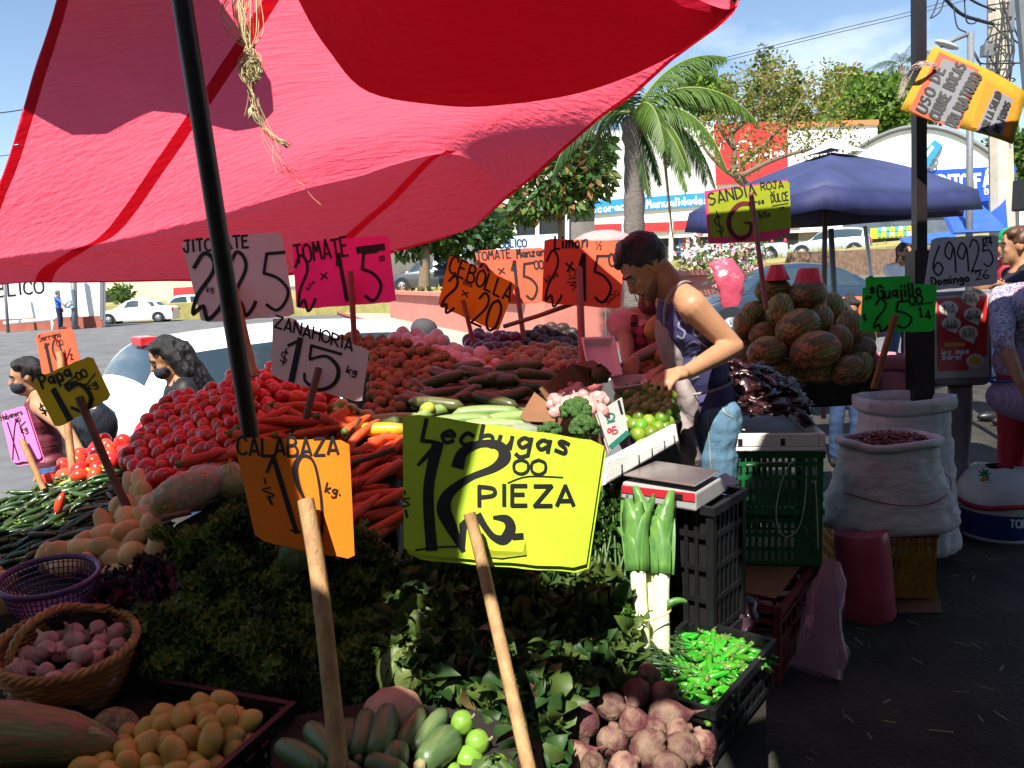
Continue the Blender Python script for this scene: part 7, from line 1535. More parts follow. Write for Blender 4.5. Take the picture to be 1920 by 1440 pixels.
sign('price_sign', [(1021, 447), (1172, 453), (1163, 579), (1016, 568)], 3.7, C_redo, S('Limon', 1038, 467, 1104, 463, 23, 4.2, .1) + S('½', 1116, 468, 1130, 467, 15, 1.6) + S('²', 1018, 566, 1058, 567, 92, 4.2) + S('x', 1062, 509, 1078, 506, 27, 4) + S('¹', 1083, 565, 1106, 565, 84, 8.5) + S('⁵', 1104, 567, 1152, 566, 88, 5) + S('00', 1142, 500, 1168, 497, 24, 4) + S('kilos', 1024, 530, 1048, 516, 10, 2) + S('32', 1064, 524, 1082, 522, 18, 1.6) + [([(1062, 530), (1082, 528), (1068, 536), (1084, 534), (1072, 544)], 1.8, True)] + S('5x10', 1138, 572, 1162, 550, 10, 1.6),
     [(1086, 505, 3.66, .0165), (1092, 690, 3.3)], 'orange red lime price sign reading 2 x 15 beside the man', stick_mat=M_redstick)
sign('price_sign', [(66, 627), (136, 614), (153, 690), (80, 706)], 2.85, C_redo, S('Serrano', 74, 641, 116, 631, 12, 2) + [([(86, 645), (98, 700)], 6, True), ([(92, 644), (84, 652)], 3, True)] + [([(118, 698), (100, 660), (102, 638), (112, 645), (122, 700)], 3, False)] + S('00', 108, 650, 120, 645, 10, 1.8) + S('½', 122, 677, 140, 672, 20, 2),
     [(112, 660, 2.84, .0135), (126, 790, 2.8), (139, 905, 2.75)], 'red serrano price sign at the left behind the yellow sign')
sign('price_sign', [(58, 713), (172, 666), (209, 745), (105, 804)], 2.32, C_yel, S('Papa', 79, 729, 138, 704, 26, 5) + [([(101, 731), (131, 786)], [11, 12], True), ([(144, 716), (124, 723), (130, 732)], 6, False), ([(128, 731), (148, 720), (168, 737), (170, 757), (156, 771), (134, 764)], [7, 8, 9, 9, 8, 5], False), ([(162, 722), (179, 700)], 2.5, True), ([(120, 722), (142, 706)], 3, True)] + S('00', 146, 714, 166, 704, 15, 3.4) + S('kg', 165, 733, 186, 722, 14, 3) + S('$', 80, 780, 92, 774, 20, 3) + S('.', 172, 752, 180, 748, 12, 4),
     [(148, 745, 2.30, .0125), (205, 880, 2.28), (262, 1000, 2.24)], 'yellow potato price sign reading 15, tilted on a dark stick', stick_mat=M_darkstick)
sign('price_sign', [(0, 774), (46, 760), (79, 860), (23, 869)], 2.72, C_hot, S('Habanero', 3, 789, 44, 776, 11, 1.7) + [([(14, 792), (36, 862)], 2.2, True), ([(24, 862), (28, 800), (36, 792), (56, 852)], 2, False), ([(40, 798), (48, 790)], 1.6, True)] + S('kg', 40, 812, 54, 808, 12, 1.7) + S('00', 30, 792, 40, 788, 7, 1.4),
     [(41, 825, 2.70, .0105), (82, 918, 2.66)], 'small bright pink price sign at the far left', sheets=2)
sign('price_sign', [(432, 821), (653, 826), (663, 1052), (478, 1012)], 1.56, C_org, S('CALABAZA', 438, 855, 636, 851, 33, 5.2, jit=.06) + [([(500, 885), (512, 856)], 6, True), ([(511, 854), (532, 920), (556, 998)], [9, 10, 9], True), ([(545, 994), (563, 997)], 4, True), ([(572, 938), (558, 905), (554, 874), (567, 854), (588, 866), (600, 920), (604, 980), (598, 1020)], [5, 9, 11, 7, 5, 5, 6, 8], False), ([(495, 897), (497, 907)], 3.4, True), ([(507, 914), (491, 919), (514, 928), (504, 932)], 3, False), ([(502, 931), (510, 946)], 5, True)] + S('kg.', 607, 922, 638, 930, 18, 3),
     [(573, 938, 1.53, .0172), (600, 1100, 1.47), (640, 1480, 1.33)], 'orange squash price sign reading 10 on a thick stick in front', bend=.012)
LECH = [([(784, 872), (812, 842)], [6, 11], True), ([(820, 834), (803, 920), (809, 1027)], [22, 20, 22], False), ([(779, 1033), (815, 1027), (856, 1025)], 3.4, False),
        ([(859, 871), (868, 848), (900, 832), (935, 835), (946, 856), (926, 877), (880, 896), (842, 925), (832, 955), (846, 989), (868, 1032)], [24, 19, 13, 18, 24, 15, 12, 20, 27, 22, 9], False), ([(868, 1032), (868, 985), (880, 972)], [6, 15, 10], True),
        ([(897, 967), (911, 990), (926, 1007), (945, 1011), (957, 990), (949, 973), (926, 970)], [14, 12, 13, 20, 20, 16, 6], False), ([(964, 1006), (978, 1005)], 12, True),
        ([(952, 905), (990, 893), (1056, 895)], 2.2, False), ([(758, 921), (759, 928)], 3.6, True), ([(768, 935), (755, 938), (767, 947), (753, 951)], 3, False), ([(760, 958), (763, 971)], 5, True)]
def torn(root, at):
    mb = MB(); mb.add([at(x, y, .0035) for x, y in [(884, 1010), (906, 1022), (925, 1032), (980, 1034), (984, 1015), (987, 1040), (940, 1046), (900, 1042)]], [(0, 1, 2, 3, 4, 5, 6, 7)])
    o = mb.build('torn_strip', card_mat('torn_card', (.30, .34, .02)), root, smooth=False); solid(o, .0012, 0)
sign('price_sign', [(754, 772), (1137, 829), (1101, 1068), (757, 1039)], (1.62, 1.66, 1.60), C_lime, S('Lechugas', 786, 826, 1072, 852, 40, 7.5, .12) + LECH + S('00', 960, 888, 1026, 889, 27, 5.5) + S('PIEZA', 893, 948, 1082, 948, 37, 7.5),
     [(880, 962, 1.565, .0128), (905, 1060, 1.53), (1000, 1480, 1.27)], 'big lime yellow lettuce price sign reading 12 in the sun', bend=.02, sheets=2, extra=torn)
def backing(root, at):
    mb = MB(); c_ = [at(x, y, -.006) for x, y in [(1321, 358), (1476, 337), (1482, 436), (1440, 452), (1329, 457)]]; mb.prism(c_, (c_[1]-c_[0]).cross(c_[2]-c_[0]).normalized() * -.004); o = mb.build('backing_card', C_bpink, root, smooth=False)
M_inkred = mat('dark_red_ink', (.10, .006, .012), .5)
sign('price_sign', [(1327, 362), (1480, 338), (1484, 428), (1332, 448)], 4.0, C_shd, S('SANDIA', 1329, 385, 1420, 365, 22, 3.2) + [(p, w_, s_, M_inkred) for p, w_, s_ in [([(1408, 382), (1386, 384), (1369, 404), (1368, 428), (1384, 447), (1404, 440), (1408, 420), (1396, 418)], [8, 9, 9, 9, 8, 7, 6, 4], False)]] + S('$', 1343, 442, 1362, 438, 40, 2.4) + S('ROJA', 1426, 357, 1470, 351, 14, 2.2) + S('Y', 1444, 368, 1454, 367, 9, 1.8) + S('DULCE', 1446, 380, 1480, 375, 15, 2.2) + [([(1448, 386), (1478, 381)], 1.6, True), ([(1460, 390), (1470, 388), (1462, 396)], 1.4, True)] + S('kilo', 1424, 409, 1446, 406, 12, 2) + S('ros', 1414, 384, 1434, 380, 10, 2),
     [(1408, 362, 3.96, .0135), (1437, 580, 3.85)], 'shaded green watermelon price sign with a pink backing and a big red figure', extra=backing, stick_mat=M_redstick)
def jam(root, at):
    mb = MB(); c_ = [at(x, y, -.007) for x, y in [(1624, 520), (1708, 517), (1711, 560), (1625, 562)]]; mb.prism(c_, (c_[1]-c_[0]).cross(c_[2]-c_[0]).normalized() * -.004); o = mb.build('upper_card', C_grn, root, smooth=False)
    ribbons(MB(), S('Jamaica', 1628, 534, 1706, 531, 15, 3), lambda x, y, o_=0: at(x, y, -.007 + o_)).build('lettering', M_ink, root, False)
sign('price_sign', [(1618, 536), (1757, 532), (1752, 622), (1613, 623)], 3.3, C_grn, S('*Guajillo', 1630, 562, 1730, 553, 24, 4.2) + S('²', 1634, 616, 1670, 618, 54, 4) + S('⁵', 1673, 617, 1716, 612, 50, 4) + S('00', 1704, 571, 1731, 568, 16, 3.6) + [([(1706, 574), (1748, 567)], 2.2, True)] + S('1', 1722, 594, 1732, 593, 18, 3.2) + S('4', 1734, 600, 1748, 598, 16, 3.2) + S('de', 1622, 564, 1636, 558, 9, 2) + S('$', 1618, 602, 1626, 601, 12, 2),
     [(1679, 590, 3.27, .0145), (1638, 728, 3.4)], 'bright green chile price sign reading 25 in the sack', extra=jam, stick_mat=mat('brown_stick', (.36, .15, .06), .65, var=.3, scale=20))
sign('number_sheet', [(1747, 446), (1872, 440), (1870, 533), (1732, 546)], 3.47, C_wht, S('69925', 1748, 516, 1866, 500, 56, 3, .05, jit=.06) + S('Domingo', 1746, 536, 1820, 527, 15, 3.2) + S('26', 1828, 525, 1856, 521, 16, 2.2) + S('24', 1843, 461, 1862, 459, 13, 2.2), None, 'white handwritten sheet with the number 69925 above the payphone', cat='sheet', thick=.002)
mb = MB(); mb.tube([P(945, 612, 3.95), P(1010, 592, 3.85), P(1086, 565, 3.72)], .0115, 8); tag(mb.build('wooden_stick', M_redstick), 'red stick lying slantwise between the tomato and lime signs', 'stick')
mb = MB(); mb.tube([P(650, 872, 2.2), P(742, 842, 2.22)], .0085, 8); tag(mb.build('wooden_stick', M_darkstick), 'dark stick lying on the carrots beside the lime sign', 'stick')
mb = MB(); mb.tube([P(640, 838, 2.4), P(676, 785, 2.5)], .006, 8); tag(mb.build('wooden_stick', M_darkstick), 'thin dark stick standing in the carrots', 'stick')
# ---------------------------------------------------------------- painted cloth banner on the post
B_y = mat('banner_yellow', (.44, .25, .010), .8, var=.25, scale=8, bump=.2); B_o = mat('banner_orange', (.78, .20, .008), .8, var=.15, scale=10); B_r = mat('banner_red', (.80, .10, .05), .8, var=.2, scale=10); B_g = mat('banner_grey', (.19, .19, .21), .8, var=.1, scale=10)
bq = [(1753, 82), (1925, 175), (1896, 273), (1689, 203)]; Dbn = 3.42; bpl = Pl(P(*bq[0], Dbn), P(*bq[1], Dbn - .1), P(*bq[3], Dbn))
root = thing('warning_banner', P(*bq[3], Dbn), 'orange and yellow painted cloth banner tied to the dark post', 'banner')
def bat(px, py, off=0.0):
    p = bpl.at(px, py); s_ = ((px - 1800) / 110); return p + bpl.n * (off + .018 * math.sin(s_ * 2.6) )
def patch(name, quad_, m, off, n=12):
    rows_ = []
    for i in range(n + 1):
        t = i / n; a = (quad_[0][0]*(1-t)+quad_[1][0]*t, quad_[0][1]*(1-t)+quad_[1][1]*t); b = (quad_[3][0]*(1-t)+quad_[2][0]*t, quad_[3][1]*(1-t)+quad_[2][1]*t)
        rows_.append([bat(a[0]*(1-u)+b[0]*u, a[1]*(1-u)+b[1]*u, off) for u in [k/6 for k in range(7)]])
    return MB().grid(rows_).build(name, m, root)
patch('cloth', bq, B_y, 0); solid(bpy.data.objects[[o.name for o in root.children][-1]], .002)
patch('red_field', [(1763, 95), (1833, 134), (1797, 244), (1706, 204)], B_r, .003)
patch('orange_field', [(1846, 158), (1908, 190), (1888, 262), (1818, 240)], B_o, .003)
patch('grey_field', [(1770, 108), (1826, 136), (1792, 240), (1722, 200)], B_g, .0045); patch('grey_field', [(1862, 172), (1896, 190), (1874, 258), (1828, 248)], B_g, .0045)
batl = lambda x, y, o_=0: bat(x, y, .0055 + o_)
UPB = (-.86, -.48)
ribbons(MB(), S('USO DE', 1736, 214, 1775, 126, 20, 4.4, up=UPB, fill=.62) + S('CUBRE BOCAS', 1760, 226, 1811, 124, 20, 4.4, up=UPB, fill=.62) + S('OBLIGATORIO', 1790, 243, 1838, 146, 20, 4.4, up=UPB, fill=.62), batl).build('lettering', M_ink, root, False)
ribbons(MB(), S('POR LA SALUD', 1845, 252, 1875, 180, 12, 3, up=UPB, fill=.62) + S('DE TODOS', 1868, 255, 1892, 198, 12, 3, up=UPB, fill=.62), batl).build('lettering', M_ink, root, False)
mb = MB(); rr = random.Random(9)
for i in range(22): mb.tube(catmull([P(1755 + rr.gauss(0, 2), 122 + rr.gauss(0, 2), 3.4), P(1725 + rr.gauss(0, 3), 120 + rr.gauss(0, 3), 3.38), P(1700 + rr.gauss(0, 4), 145 + rr.gauss(0, 5), 3.42), P(1692 + rr.gauss(0, 4), 178 + rr.gauss(0, 10), 3.44)], 5), .0012, 4)
mb.build('tie_cord', mat('pale_cord', (.50, .40, .36), .85), root)
# ================================================================ PEOPLE
from mathutils.bvhtree import BVHTree
def skin(name, c): return mat(name, c, .5, spec=.35, var=.12, scale=18, sss=.08)
SK1 = skin('warm_skin', (.42, .215, .115)); SK2 = skin('tan_skin', (.36, .175, .095)); M_hair = mat('black_hair', (.012, .009, .008), .45, spec=.5, var=.4, scale=60, stretch=(6, 6, 1), bump=.6, bscale=90); M_hairb = mat('brown_hair', (.10, .045, .022), .5, var=.4, scale=50, bump=.5)
M_denim = mat('denim', (.10, .20, .29), .85, col2=(.055, .12, .20), scale=6, bump=.3, bscale=160); M_denimd = mat('dark_denim', (.03, .06, .14), .85, var=.3, scale=8, bump=.2)
M_mask = mat('dark_mask', (.018, .018, .03), .8); M_eye = mat('eye_white', (.34, .31, .28), .3); M_iris = mat('iris_dark', (.02, .012, .01), .2)
def hand_parts(wr, d, palm, s=1.0, curl=.6, spread=.25, left=True):
    """palm, four fingers of unequal length with two bends and a thumb from the side"""
    d = V(d).normalized(); n = (V(palm) - d * V(palm).dot(d)).normalized(); sd = d.cross(n) * (1 if left else -1); p = []
    pc = wr + d * .085 * s
    p += [('c', wr, wr + d*.05*s, .024*s, .027*s), ('c', wr + d*.045*s - sd*.022*s, pc - sd*.026*s, .016*s, .014*s), ('c', wr + d*.045*s, pc, .017*s, .014*s), ('c', wr + d*.045*s + sd*.022*s, pc + sd*.026*s, .016*s, .013*s)]
    for k, (o, L) in enumerate(((-.030, .072), (-.010, .082), (.011, .077), (.031, .060))):
        a = pc + sd * o * s; dd = d + sd * spread * (k - 1.5) * .25
        c0 = curl * (.7 + .12*k); d1 = (dd * math.cos(c0*.6) + n * math.sin(c0*.6)).normalized(); d2 = (dd * math.cos(c0*1.4) + n * math.sin(c0*1.4)).normalized(); d3 = (dd * math.cos(c0*2.1) + n * math.sin(c0*2.1)).normalized()
        b = a + d1*L*.45*s; c = b + d2*L*.32*s; e = c + d3*L*.25*s
        p += [('c', a, b, .0098*s, .0092*s), ('c', b, c, .0092*s, .0085*s), ('c', c, e, .0084*s, .0070*s)]
    t0 = wr + d*.025*s - sd*.026*s + n*.008*s; t1 = t0 + (d*.55 - sd*.6 + n*.45).normalized()*.042*s; t2 = t1 + (d*.85 - sd*.15 + n*.5).normalized()*.030*s
    p += [('c', t0, t1, .0150*s, .0115*s), ('c', t1, t2, .0110*s, .0085*s)]
    return p
def figure(label, base, heading, H=1.65, lean=0, hpitch=0, hyaw=0, arms=None, skinm=SK1, top=None, sleeve=1, topm=None, legm=M_denimd, hair='short', hairm=M_hair, mask=None, cap=None, voxel=.011, width=1.0, hands=True, extra=None, legs=True, belly=0, fwd=.0):
    s = H / 1.70; rz = Matrix.Rotation(heading, 3, 'Z'); base = V(base); root = thing('person', base, label, 'person')
    rl = Matrix.Rotation(lean, 3, 'Y')
    def Wd(p): return base + rz @ (V(p) * s)
    def U(p): p = V(p); return base + rz @ ((V((0, 0, .92)) + rl @ (p - V((0, 0, .92)))) * s)      # upper body leans about the hips
    dirU = lambda v: rz @ (rl @ V(v))
    hc = U((.045 + fwd, 0, 1.575)); hr = rz @ rl @ Matrix.Rotation(hyaw, 3, 'Z') @ Matrix.Rotation(hpitch, 3, 'Y')
    Hd = lambda p: hc + hr @ (V(p) * s)
    body = []; q = lambda a, b, ra, rb: body.append(('c', a, b, ra*s, rb*s))
    E = lambda c, r3, m_: body.append(('e', c, [x*s for x in r3], m_))
    ru = rz @ rl
    E(U((0, 0, 1.30)), (.105*width, .165*width, .17), ru); E(U((.0, 0, 1.12)), (.098*width, .14*width, .16), ru); E(U((0, 0, .98)), (.105*width, .155*width, .12), ru)
    q(U((-.01, 0, 1.40)), Hd((-.02, 0, -.05)), .062, .055)
    for y in (-1, 1): q(U((-.005, y*.05, 1.42)), U((0, y*.17*width, 1.395)), .055, .058)
    # head with brow, nose, lips, chin and ears
    E(Hd((-.008, 0, .030)), (.096, .075, .092), hr); E(Hd((.030, 0, -.045)), (.062, .058, .075), hr); q(Hd((.055, -.012, -.098)), Hd((.055, .012, -.098)), .024, .024)
    q(Hd((.086, 0, .012)), Hd((.108, 0, -.026)), .010, .014); q(Hd((.074, -.030, .022)), Hd((.074, .030, .022)), .018, .018); q(Hd((.080, -.016, -.060)), Hd((.080, .016, -.060)), .012, .012)
    for y in (-1, 1): E(Hd((-.005, y*.078, -.008)), (.016, .009, .029), hr); q(Hd((.062, y*.035, -.022)), Hd((.058, y*.036, -.03)), .022, .02)
    sh = [U((0, .185*width, 1.385)), U((0, -.185*width, 1.385))]; ar = []
    for k, y in ((0, 1), (1, -1)):
        if arms and arms[k]: el, wr, hd = arms[k][:3]
        else: el, wr, hd = U((-.02, y*.245*width, 1.11)), U((.06, y*.25*width, .88)), V((0, 0, -1))
        ar.append((el, wr)); q(sh[k], sh[k].lerp(el, .45), .058, .050); q(sh[k].lerp(el, .45), el, .050, .040); q(el, el.lerp(wr, .35), .041, .040); q(el.lerp(wr, .35), wr, .040, .027)
        if hands:
            pm = arms[k][3] if arms and arms[k] and len(arms[k]) > 3 else dirU((0, -y, 0)); body += hand_parts(wr, hd, pm, s, arms[k][4] if arms and arms[k] and len(arms[k]) > 4 else .55, .25, k == 0)
    lg = []
    for y in (-1, 1):
        hp, kn, an = Wd((0, y*.085, .92)), Wd((.02, y*.095, .48)), Wd((-.02, y*.10, .08)); lg.append((hp, kn, an))
        q(hp, kn, .085, .058); q(kn, kn.lerp(an, .3), .056, .055); q(kn.lerp(an, .3), an, .055, .036); q(an + V((0, 0, -.035*s)), Wd((.13, y*.11, .035)), .036, .03)
    blob('body', body, skinm, voxel, 4, root)
    # clothes follow the body, slightly larger
    if topm:
        t = []; z0 = .93 if top != 'long' else .72; ex = 1.09
        t.append(('e', U((0, 0, 1.29)), [.105*width*s*ex+.006, .165*width*s*ex+.004, .165*s], ru)); t.append(('e', U((0, 0, 1.12)), [.098*width*s*ex+.010 + belly*s, .14*width*s*ex+.010, .17*s], ru)); t.append(('e', U((0, 0, .97)), [.105*width*s*1.1+.008, .155*width*s*1.08+.008, .12*s], ru))
        if top == 'long': t.append(('c', U((0, 0, .95)), U((0, 0, .80)), .15*width*s, .165*width*s))
        for y in (-1, 1): t.append(('c', U((-.005, y*.06, 1.405)), U((0, y*(.165 if sleeve else .125)*width, 1.39)), .064*s, (.068 if sleeve else .058)*s))
        if sleeve:
            for k in (0, 1):
                el, wr = ar[k]; t.append(('c', sh[k], sh[k].lerp(el, min(sleeve, 1) if sleeve <= 1 else 1), .068*s, .058*s))
                if sleeve > 1: t.append(('c', el, el.lerp(wr, sleeve - 1), .056*s, .044*s))
        ob = blob('shirt', t, topm, voxel, 3, root)
        # folds
        ripple(ob, lambda c_: .006*s * noise.noise(c_ * 14 / s) + .004*s * noise.noise(V((c_.x*8, c_.y*8, c_.z*30))) + .007*s*noise.noise(V((c_.x*5, c_.y*5, c_.z*11))))
    if legm and legs:
        t = [('e', Wd((0, 0, .93)), [.118*width*s, .165*width*s, .10*s], rz)]
        for hp, kn, an in lg: t += [('c', hp, kn, .098*s, .072*s), ('c', kn, an + V((0, 0, .03*s)), .072*s, .056*s)]
        ob = blob('trousers', t, legm, voxel, 3, root)
        ripple(ob, lambda c_: .007*s * noise.noise(V((c_.x*9, c_.y*9, c_.z*22))) + .003*s*noise.noise(c_*40))
        for y in (-1, 1): MB().ell(Wd((.06, y*.105, .045)), .135*s, .05*s, .048*s, rot=rz).build('shoe', M_black, root)
    hp_ = []
    if hair in ('short', 'quiff', 'long', 'bun', 'tied', 'under'):
        hp_ += [('e', Hd((-.022, 0, .045)), [.096*s, .084*s, .092*s], hr), ('e', Hd((-.055, 0, .022 if hair == 'quiff' else .0)), [.056*s, .076*s, (.060 if hair == 'quiff' else .085)*s], hr)]
        if hair == 'quiff': hp_ += [('c', Hd((.040, -.035, .098)), Hd((.040, .035, .098)), .028*s, .028*s), ('c', Hd((.0, -.04, .112)), Hd((.0, .04, .112)), .030*s, .030*s), ('c', Hd((.072, -.02, .082)), Hd((.076, .02, .086)), .014*s, .014*s), ('c', Hd((-.005, -.078, .03)), Hd((-.01, -.076, -.02)), .012*s, .008*s), ('c', Hd((-.005, .078, .03)), Hd((-.01, .076, -.02)), .012*s, .008*s)]
        if hair in ('long', 'bun', 'tied'): hp_ += [('c', Hd((.03, -.05, .085)), Hd((.03, .05, .085)), .036*s, .036*s)]
        if hair == 'long':
            for y in (-1, 1): hp_ += [('c', Hd((-.03, y*.07, .02)), Hd((-.045, y*.085, -.12)), .045*s, .05*s), ('c', Hd((-.045, y*.08, -.12)), Hd((-.06, y*.07, -.27)), .05*s, .032*s)]
            hp_ += [('c', Hd((-.08, 0, 0)), Hd((-.10, 0, -.25)), .075*s, .06*s)]
        if hair == 'bun': hp_ += [('e', Hd((-.05, 0, .135)), [.042*s, .042*s, .036*s], hr)]
        if hair == 'tied': hp_ += [('c', Hd((-.10, 0, .02)), Hd((-.14, 0, -.10)), .035*s, .02*s)]
        ho = blob('hair', hp_, hairm, min(voxel, .009), 3, root)
        kq = .35 if hair in ('quiff', 'short', 'under') else 1
        ripple(ho, lambda c_: kq*.010*s * noise.noise(V((c_.x*40, c_.y*40, c_.z*16))) + .004*s*noise.noise(c_*90))
    if mask:
        mo = blob('face_mask', [('e', Hd((.052, 0, -.055)), [.062*s, .064*s, .055*s], hr)], mask, .008, 3, root)
        mb = MB(); 
        for y in (-1, 1): mb.tube([Hd((.05, y*.066, -.04)), Hd((0, y*.088, -.012))], .0025, 4)
        mb.build('mask_strap', mask, root)
    for y in (-1, 1):
        mb = MB(); mb.ell(Hd((.080, y*.032, .003)), .009*s, .0125*s, .0048*s, rot=hr); eo = mb.build('eye', M_eye, root); mb = MB(); mb.ell(Hd((.0865, y*.032, .0005)), .0045*s, .0055*s, .0045*s, rot=hr); mb.build('iris', M_iris, eo)
        mb = MB(); mb.tube([Hd((.092, y*.014, .026)), Hd((.090, y*.034, .031)), Hd((.076, y*.052, .024))], .0052*s, 6); mb.build('eyebrow', hairm, root)
    if not mask: mb = MB(); mb.tube([Hd((.088, -.022, -.064)), Hd((.094, 0, -.062)), Hd((.088, .022, -.064))], .0035*s, 6); mb.build('lips', mat('lip_skin', (.30, .10, .075), .5), root)
    if cap:
        mb = MB(); mb.lathe([(.098*s, .0), (.100*s, .03*s), (.092*s, .065*s), (.07*s, .095*s), (.03*s, .112*s), (.002, .115*s)], 20, Hd((-.015, 0, .045)), hr, False, False, fn=lambda a, z, i: 1 + .06*math.cos(2*a)); co = mb.build('cap', cap, root)
        vs = []; rows_ = []
        for i in range(6):
            t = i / 5; rows_.append([Hd((.07 + .085*t*math.cos(a*.9) , (.075 - .012*t)*math.sin(a)*1.05, .048 - .014*t - .02*abs(math.sin(a)))) for a in [(-1.25 + 2.5*k/10) for k in range(11)]])
        vo = MB().grid(rows_).build('visor', cap, co); solid(vo, .004)
    return root, U, Wd, Hd, ru, s
def bvh_at(o):
    me = o.data; bv = BVHTree.FromPolygons([v.co[:] for v in me.vertices], [p.vertices[:] for p in me.polygons])
    def at(px, py, off=0.0):
        r = ray(px, py).normalized(); h = bv.ray_cast(CP, r)
        return (h[0] - r * (.0015 + off)) if h[0] else CP + r * 2.9
    return at
# ---- the young man weighing produce
M_tank = mat('blue_tank_top', (.055, .055, .16), .8, col2=(.03, .03, .095), scale=9, bump=.25, bscale=140); M_apron = mat('grey_apron', (.30, .25, .24), .85, col2=(.22, .18, .18), scale=5, bump=.3, bscale=60)
mb_ = P(1332, 745, 2.95); mbase = V((mb_.x, mb_.y, 0))
LA = (P(1374, 650, 2.76), P(1290, 697, 2.61), P(1215, 712, 2.50) - P(1290, 697, 2.61), V((.1, .3, -1)), .55)
RA = (P(1330, 660, 3.14), P(1262, 690, 3.02), P(1205, 700, 2.95) - P(1262, 690, 3.02), V((0, -.2, -1)), .6)
man, U, Wd, Hd, ru, s = figure('young man in a blue sleeveless shirt and grey apron bending over the stall', mbase, math.pi + .05, 1.60, lean=.265, hpitch=.55, hyaw=-.02, arms=(LA, RA), skinm=SK1, topm=M_tank, sleeve=0, legm=M_denim, hair='quiff', voxel=.0055, fwd=.045, width=.93)
ap = []
for a, b, c, r3 in ((.085, 0, 1.22, (.045, .105, .15)), (.10, 0, 1.02, (.05, .165, .16)), (.10, 0, .82, (.055, .185, .17)), (.095, 0, .62, (.05, .19, .16))):
    ap.append(('e', U((a, b, c)) if c > .9 else Wd((a + .02, b, c)), [q * s for q in r3], ru))
apo = blob('apron', ap, M_apron, .008, 4, man)
ripple(apo, lambda c_: .012 * noise.noise(V((c_.x*10, c_.y*10, c_.z*5))) + .004*noise.noise(c_*35))
mb = MB(); mb.tube(catmull([U((.095, .07, 1.34)), U((.075, .10, 1.42)), U((.0, .085, 1.475)), U((-.06, .03, 1.46))], 5), .006, 6); mb.build('neck_strap', M_apron, man); mb = MB(); mb.tube(catmull([U((.11, .13, 1.06)), U((.03, .165, 1.05)), U((-.07, .14, 1.05)), U((-.12, .02, 1.05))], 5), .005, 6); mb.build('waist_strap', M_apron, man)
bd = blob('beard', [('c', Hd((.045, -.045, -.07)), Hd((.075, -.012, -.095)), .020*s, .022*s), ('c', Hd((.045, .045, -.07)), Hd((.075, .012, -.095)), .020*s, .022*s), ('c', Hd((.022, .058, -.055)), Hd((.045, .045, -.07)), .008*s, .018*s), ('c', Hd((.022, -.058, -.055)), Hd((.045, -.045, -.07)), .008*s, .018*s)], mat('dark_stubble', (.17, .085, .05), .7, var=.4, scale=120), .006, 3, man)
shirt = next(c for c in man.children if c.name.startswith('shirt')); at = bvh_at(shirt)
M_shirtprint = mat('shirt_print', (.24, .24, .36), .8)
pr = [([(1288, 606), (1278, 600), (1272, 612), (1284, 622), (1280, 634), (1270, 630)], 4, False), ([(1300, 618), (1312, 612), (1318, 622), (1308, 630), (1299, 622)], 4, False), ([(1286, 650), (1300, 640), (1312, 646)], 3.5, False), ([(1290, 668), (1305, 660), (1300, 676), (1314, 668)], 3.5, False), ([(1296, 692), (1312, 682), (1322, 672)], 3, False), ([(1310, 640), (1325, 652), (1334, 668)], 3, False), ([(1296, 712), (1310, 706)], 3, True)]
ribbons(MB(), pr, at).build('printed_pattern', M_shirtprint, shirt, False)
tr_ = next(c for c in man.children if c.name.startswith('trousers')); at = bvh_at(tr_)
ribbons(MB(), [([(1352, 752), (1358, 772), (1374, 782)], 2, False), ([(1326, 780), (1330, 830), (1333, 880)], 1.6, False)], at).build('seam', mat('denim_stitch', (.35, .30, .2), .8), tr_, False)
# ---- second vendor in red plaid
def plaid(name, a, b, c, sc):
    m = mat(name, a, .85); n = m.node_tree.nodes; l = m.node_tree.links; tc = n.new('ShaderNodeTexCoord'); prev = None
    for ax in (0, 2):
        mp = n.new('ShaderNodeMapping'); l.new(tc.outputs['Object'], mp.inputs[0]); wv = n.new('ShaderNodeTexWave'); wv.bands_direction = 'XYZ'[ax]; wv.inputs['Scale'].default_value = sc; wv.inputs['Detail'].default_value = 0; l.new(mp.outputs[0], wv.inputs[0])
        rp = n.new('ShaderNodeValToRGB'); rp.color_ramp.interpolation = 'CONSTANT'; rp.color_ramp.elements[1].position = .6; rp.color_ramp.elements[0].color = (*a, 1); rp.color_ramp.elements[1].color = (*b, 1); l.new(wv.outputs[0], rp.inputs[0])
        if prev: mx = n.new('ShaderNodeMix'); mx.data_type = 'RGBA'; mx.inputs[0].default_value = .5; l.new(prev, mx.inputs[6]); l.new(rp.outputs[0], mx.inputs[7]); l.new(mx.outputs[2], n['Principled BSDF'].inputs['Base Color'])
        prev = rp.outputs[0]
    return m
M_plaid = plaid('plaid_apron', (.30, .05, .07), (.02, .012, .03), None, 6.5); M_pinkshirt = mat('pale_red_shirt', (.60, .28, .27), .85, var=.2, scale=8)
vb = P(1232, 640, 3.6); vz = P(1212, 455, 3.5).z
vendor, U2, W2, H2, ru2, s2 = figure('vendor in a plaid apron and dark mask reaching over behind the man', V((vb.x, vb.y, 0)), -math.pi/2 - .35, 1.47, lean=.22, hpitch=.35, arms=((P(1266, 640, 3.36), P(1192, 672, 3.12), P(1176, 705, 3.0) - P(1192, 672, 3.12), V((-.3, 0, -1)), .6), (P(1175, 640, 3.45), P(1178, 690, 3.2), V((.1, -.3, -.4)), V((.5, 0, -1)), .6)), skinm=SK2, topm=M_pinkshirt, sleeve=.5, legm=M_denimd, hair='short', mask=mat('floral_mask', (.10, .02, .05), .8, cols=[(.02, .01, .02), (.30, .04, .08), (.02, .01, .02), (.25, .2, .2)], scale=60), voxel=.008)
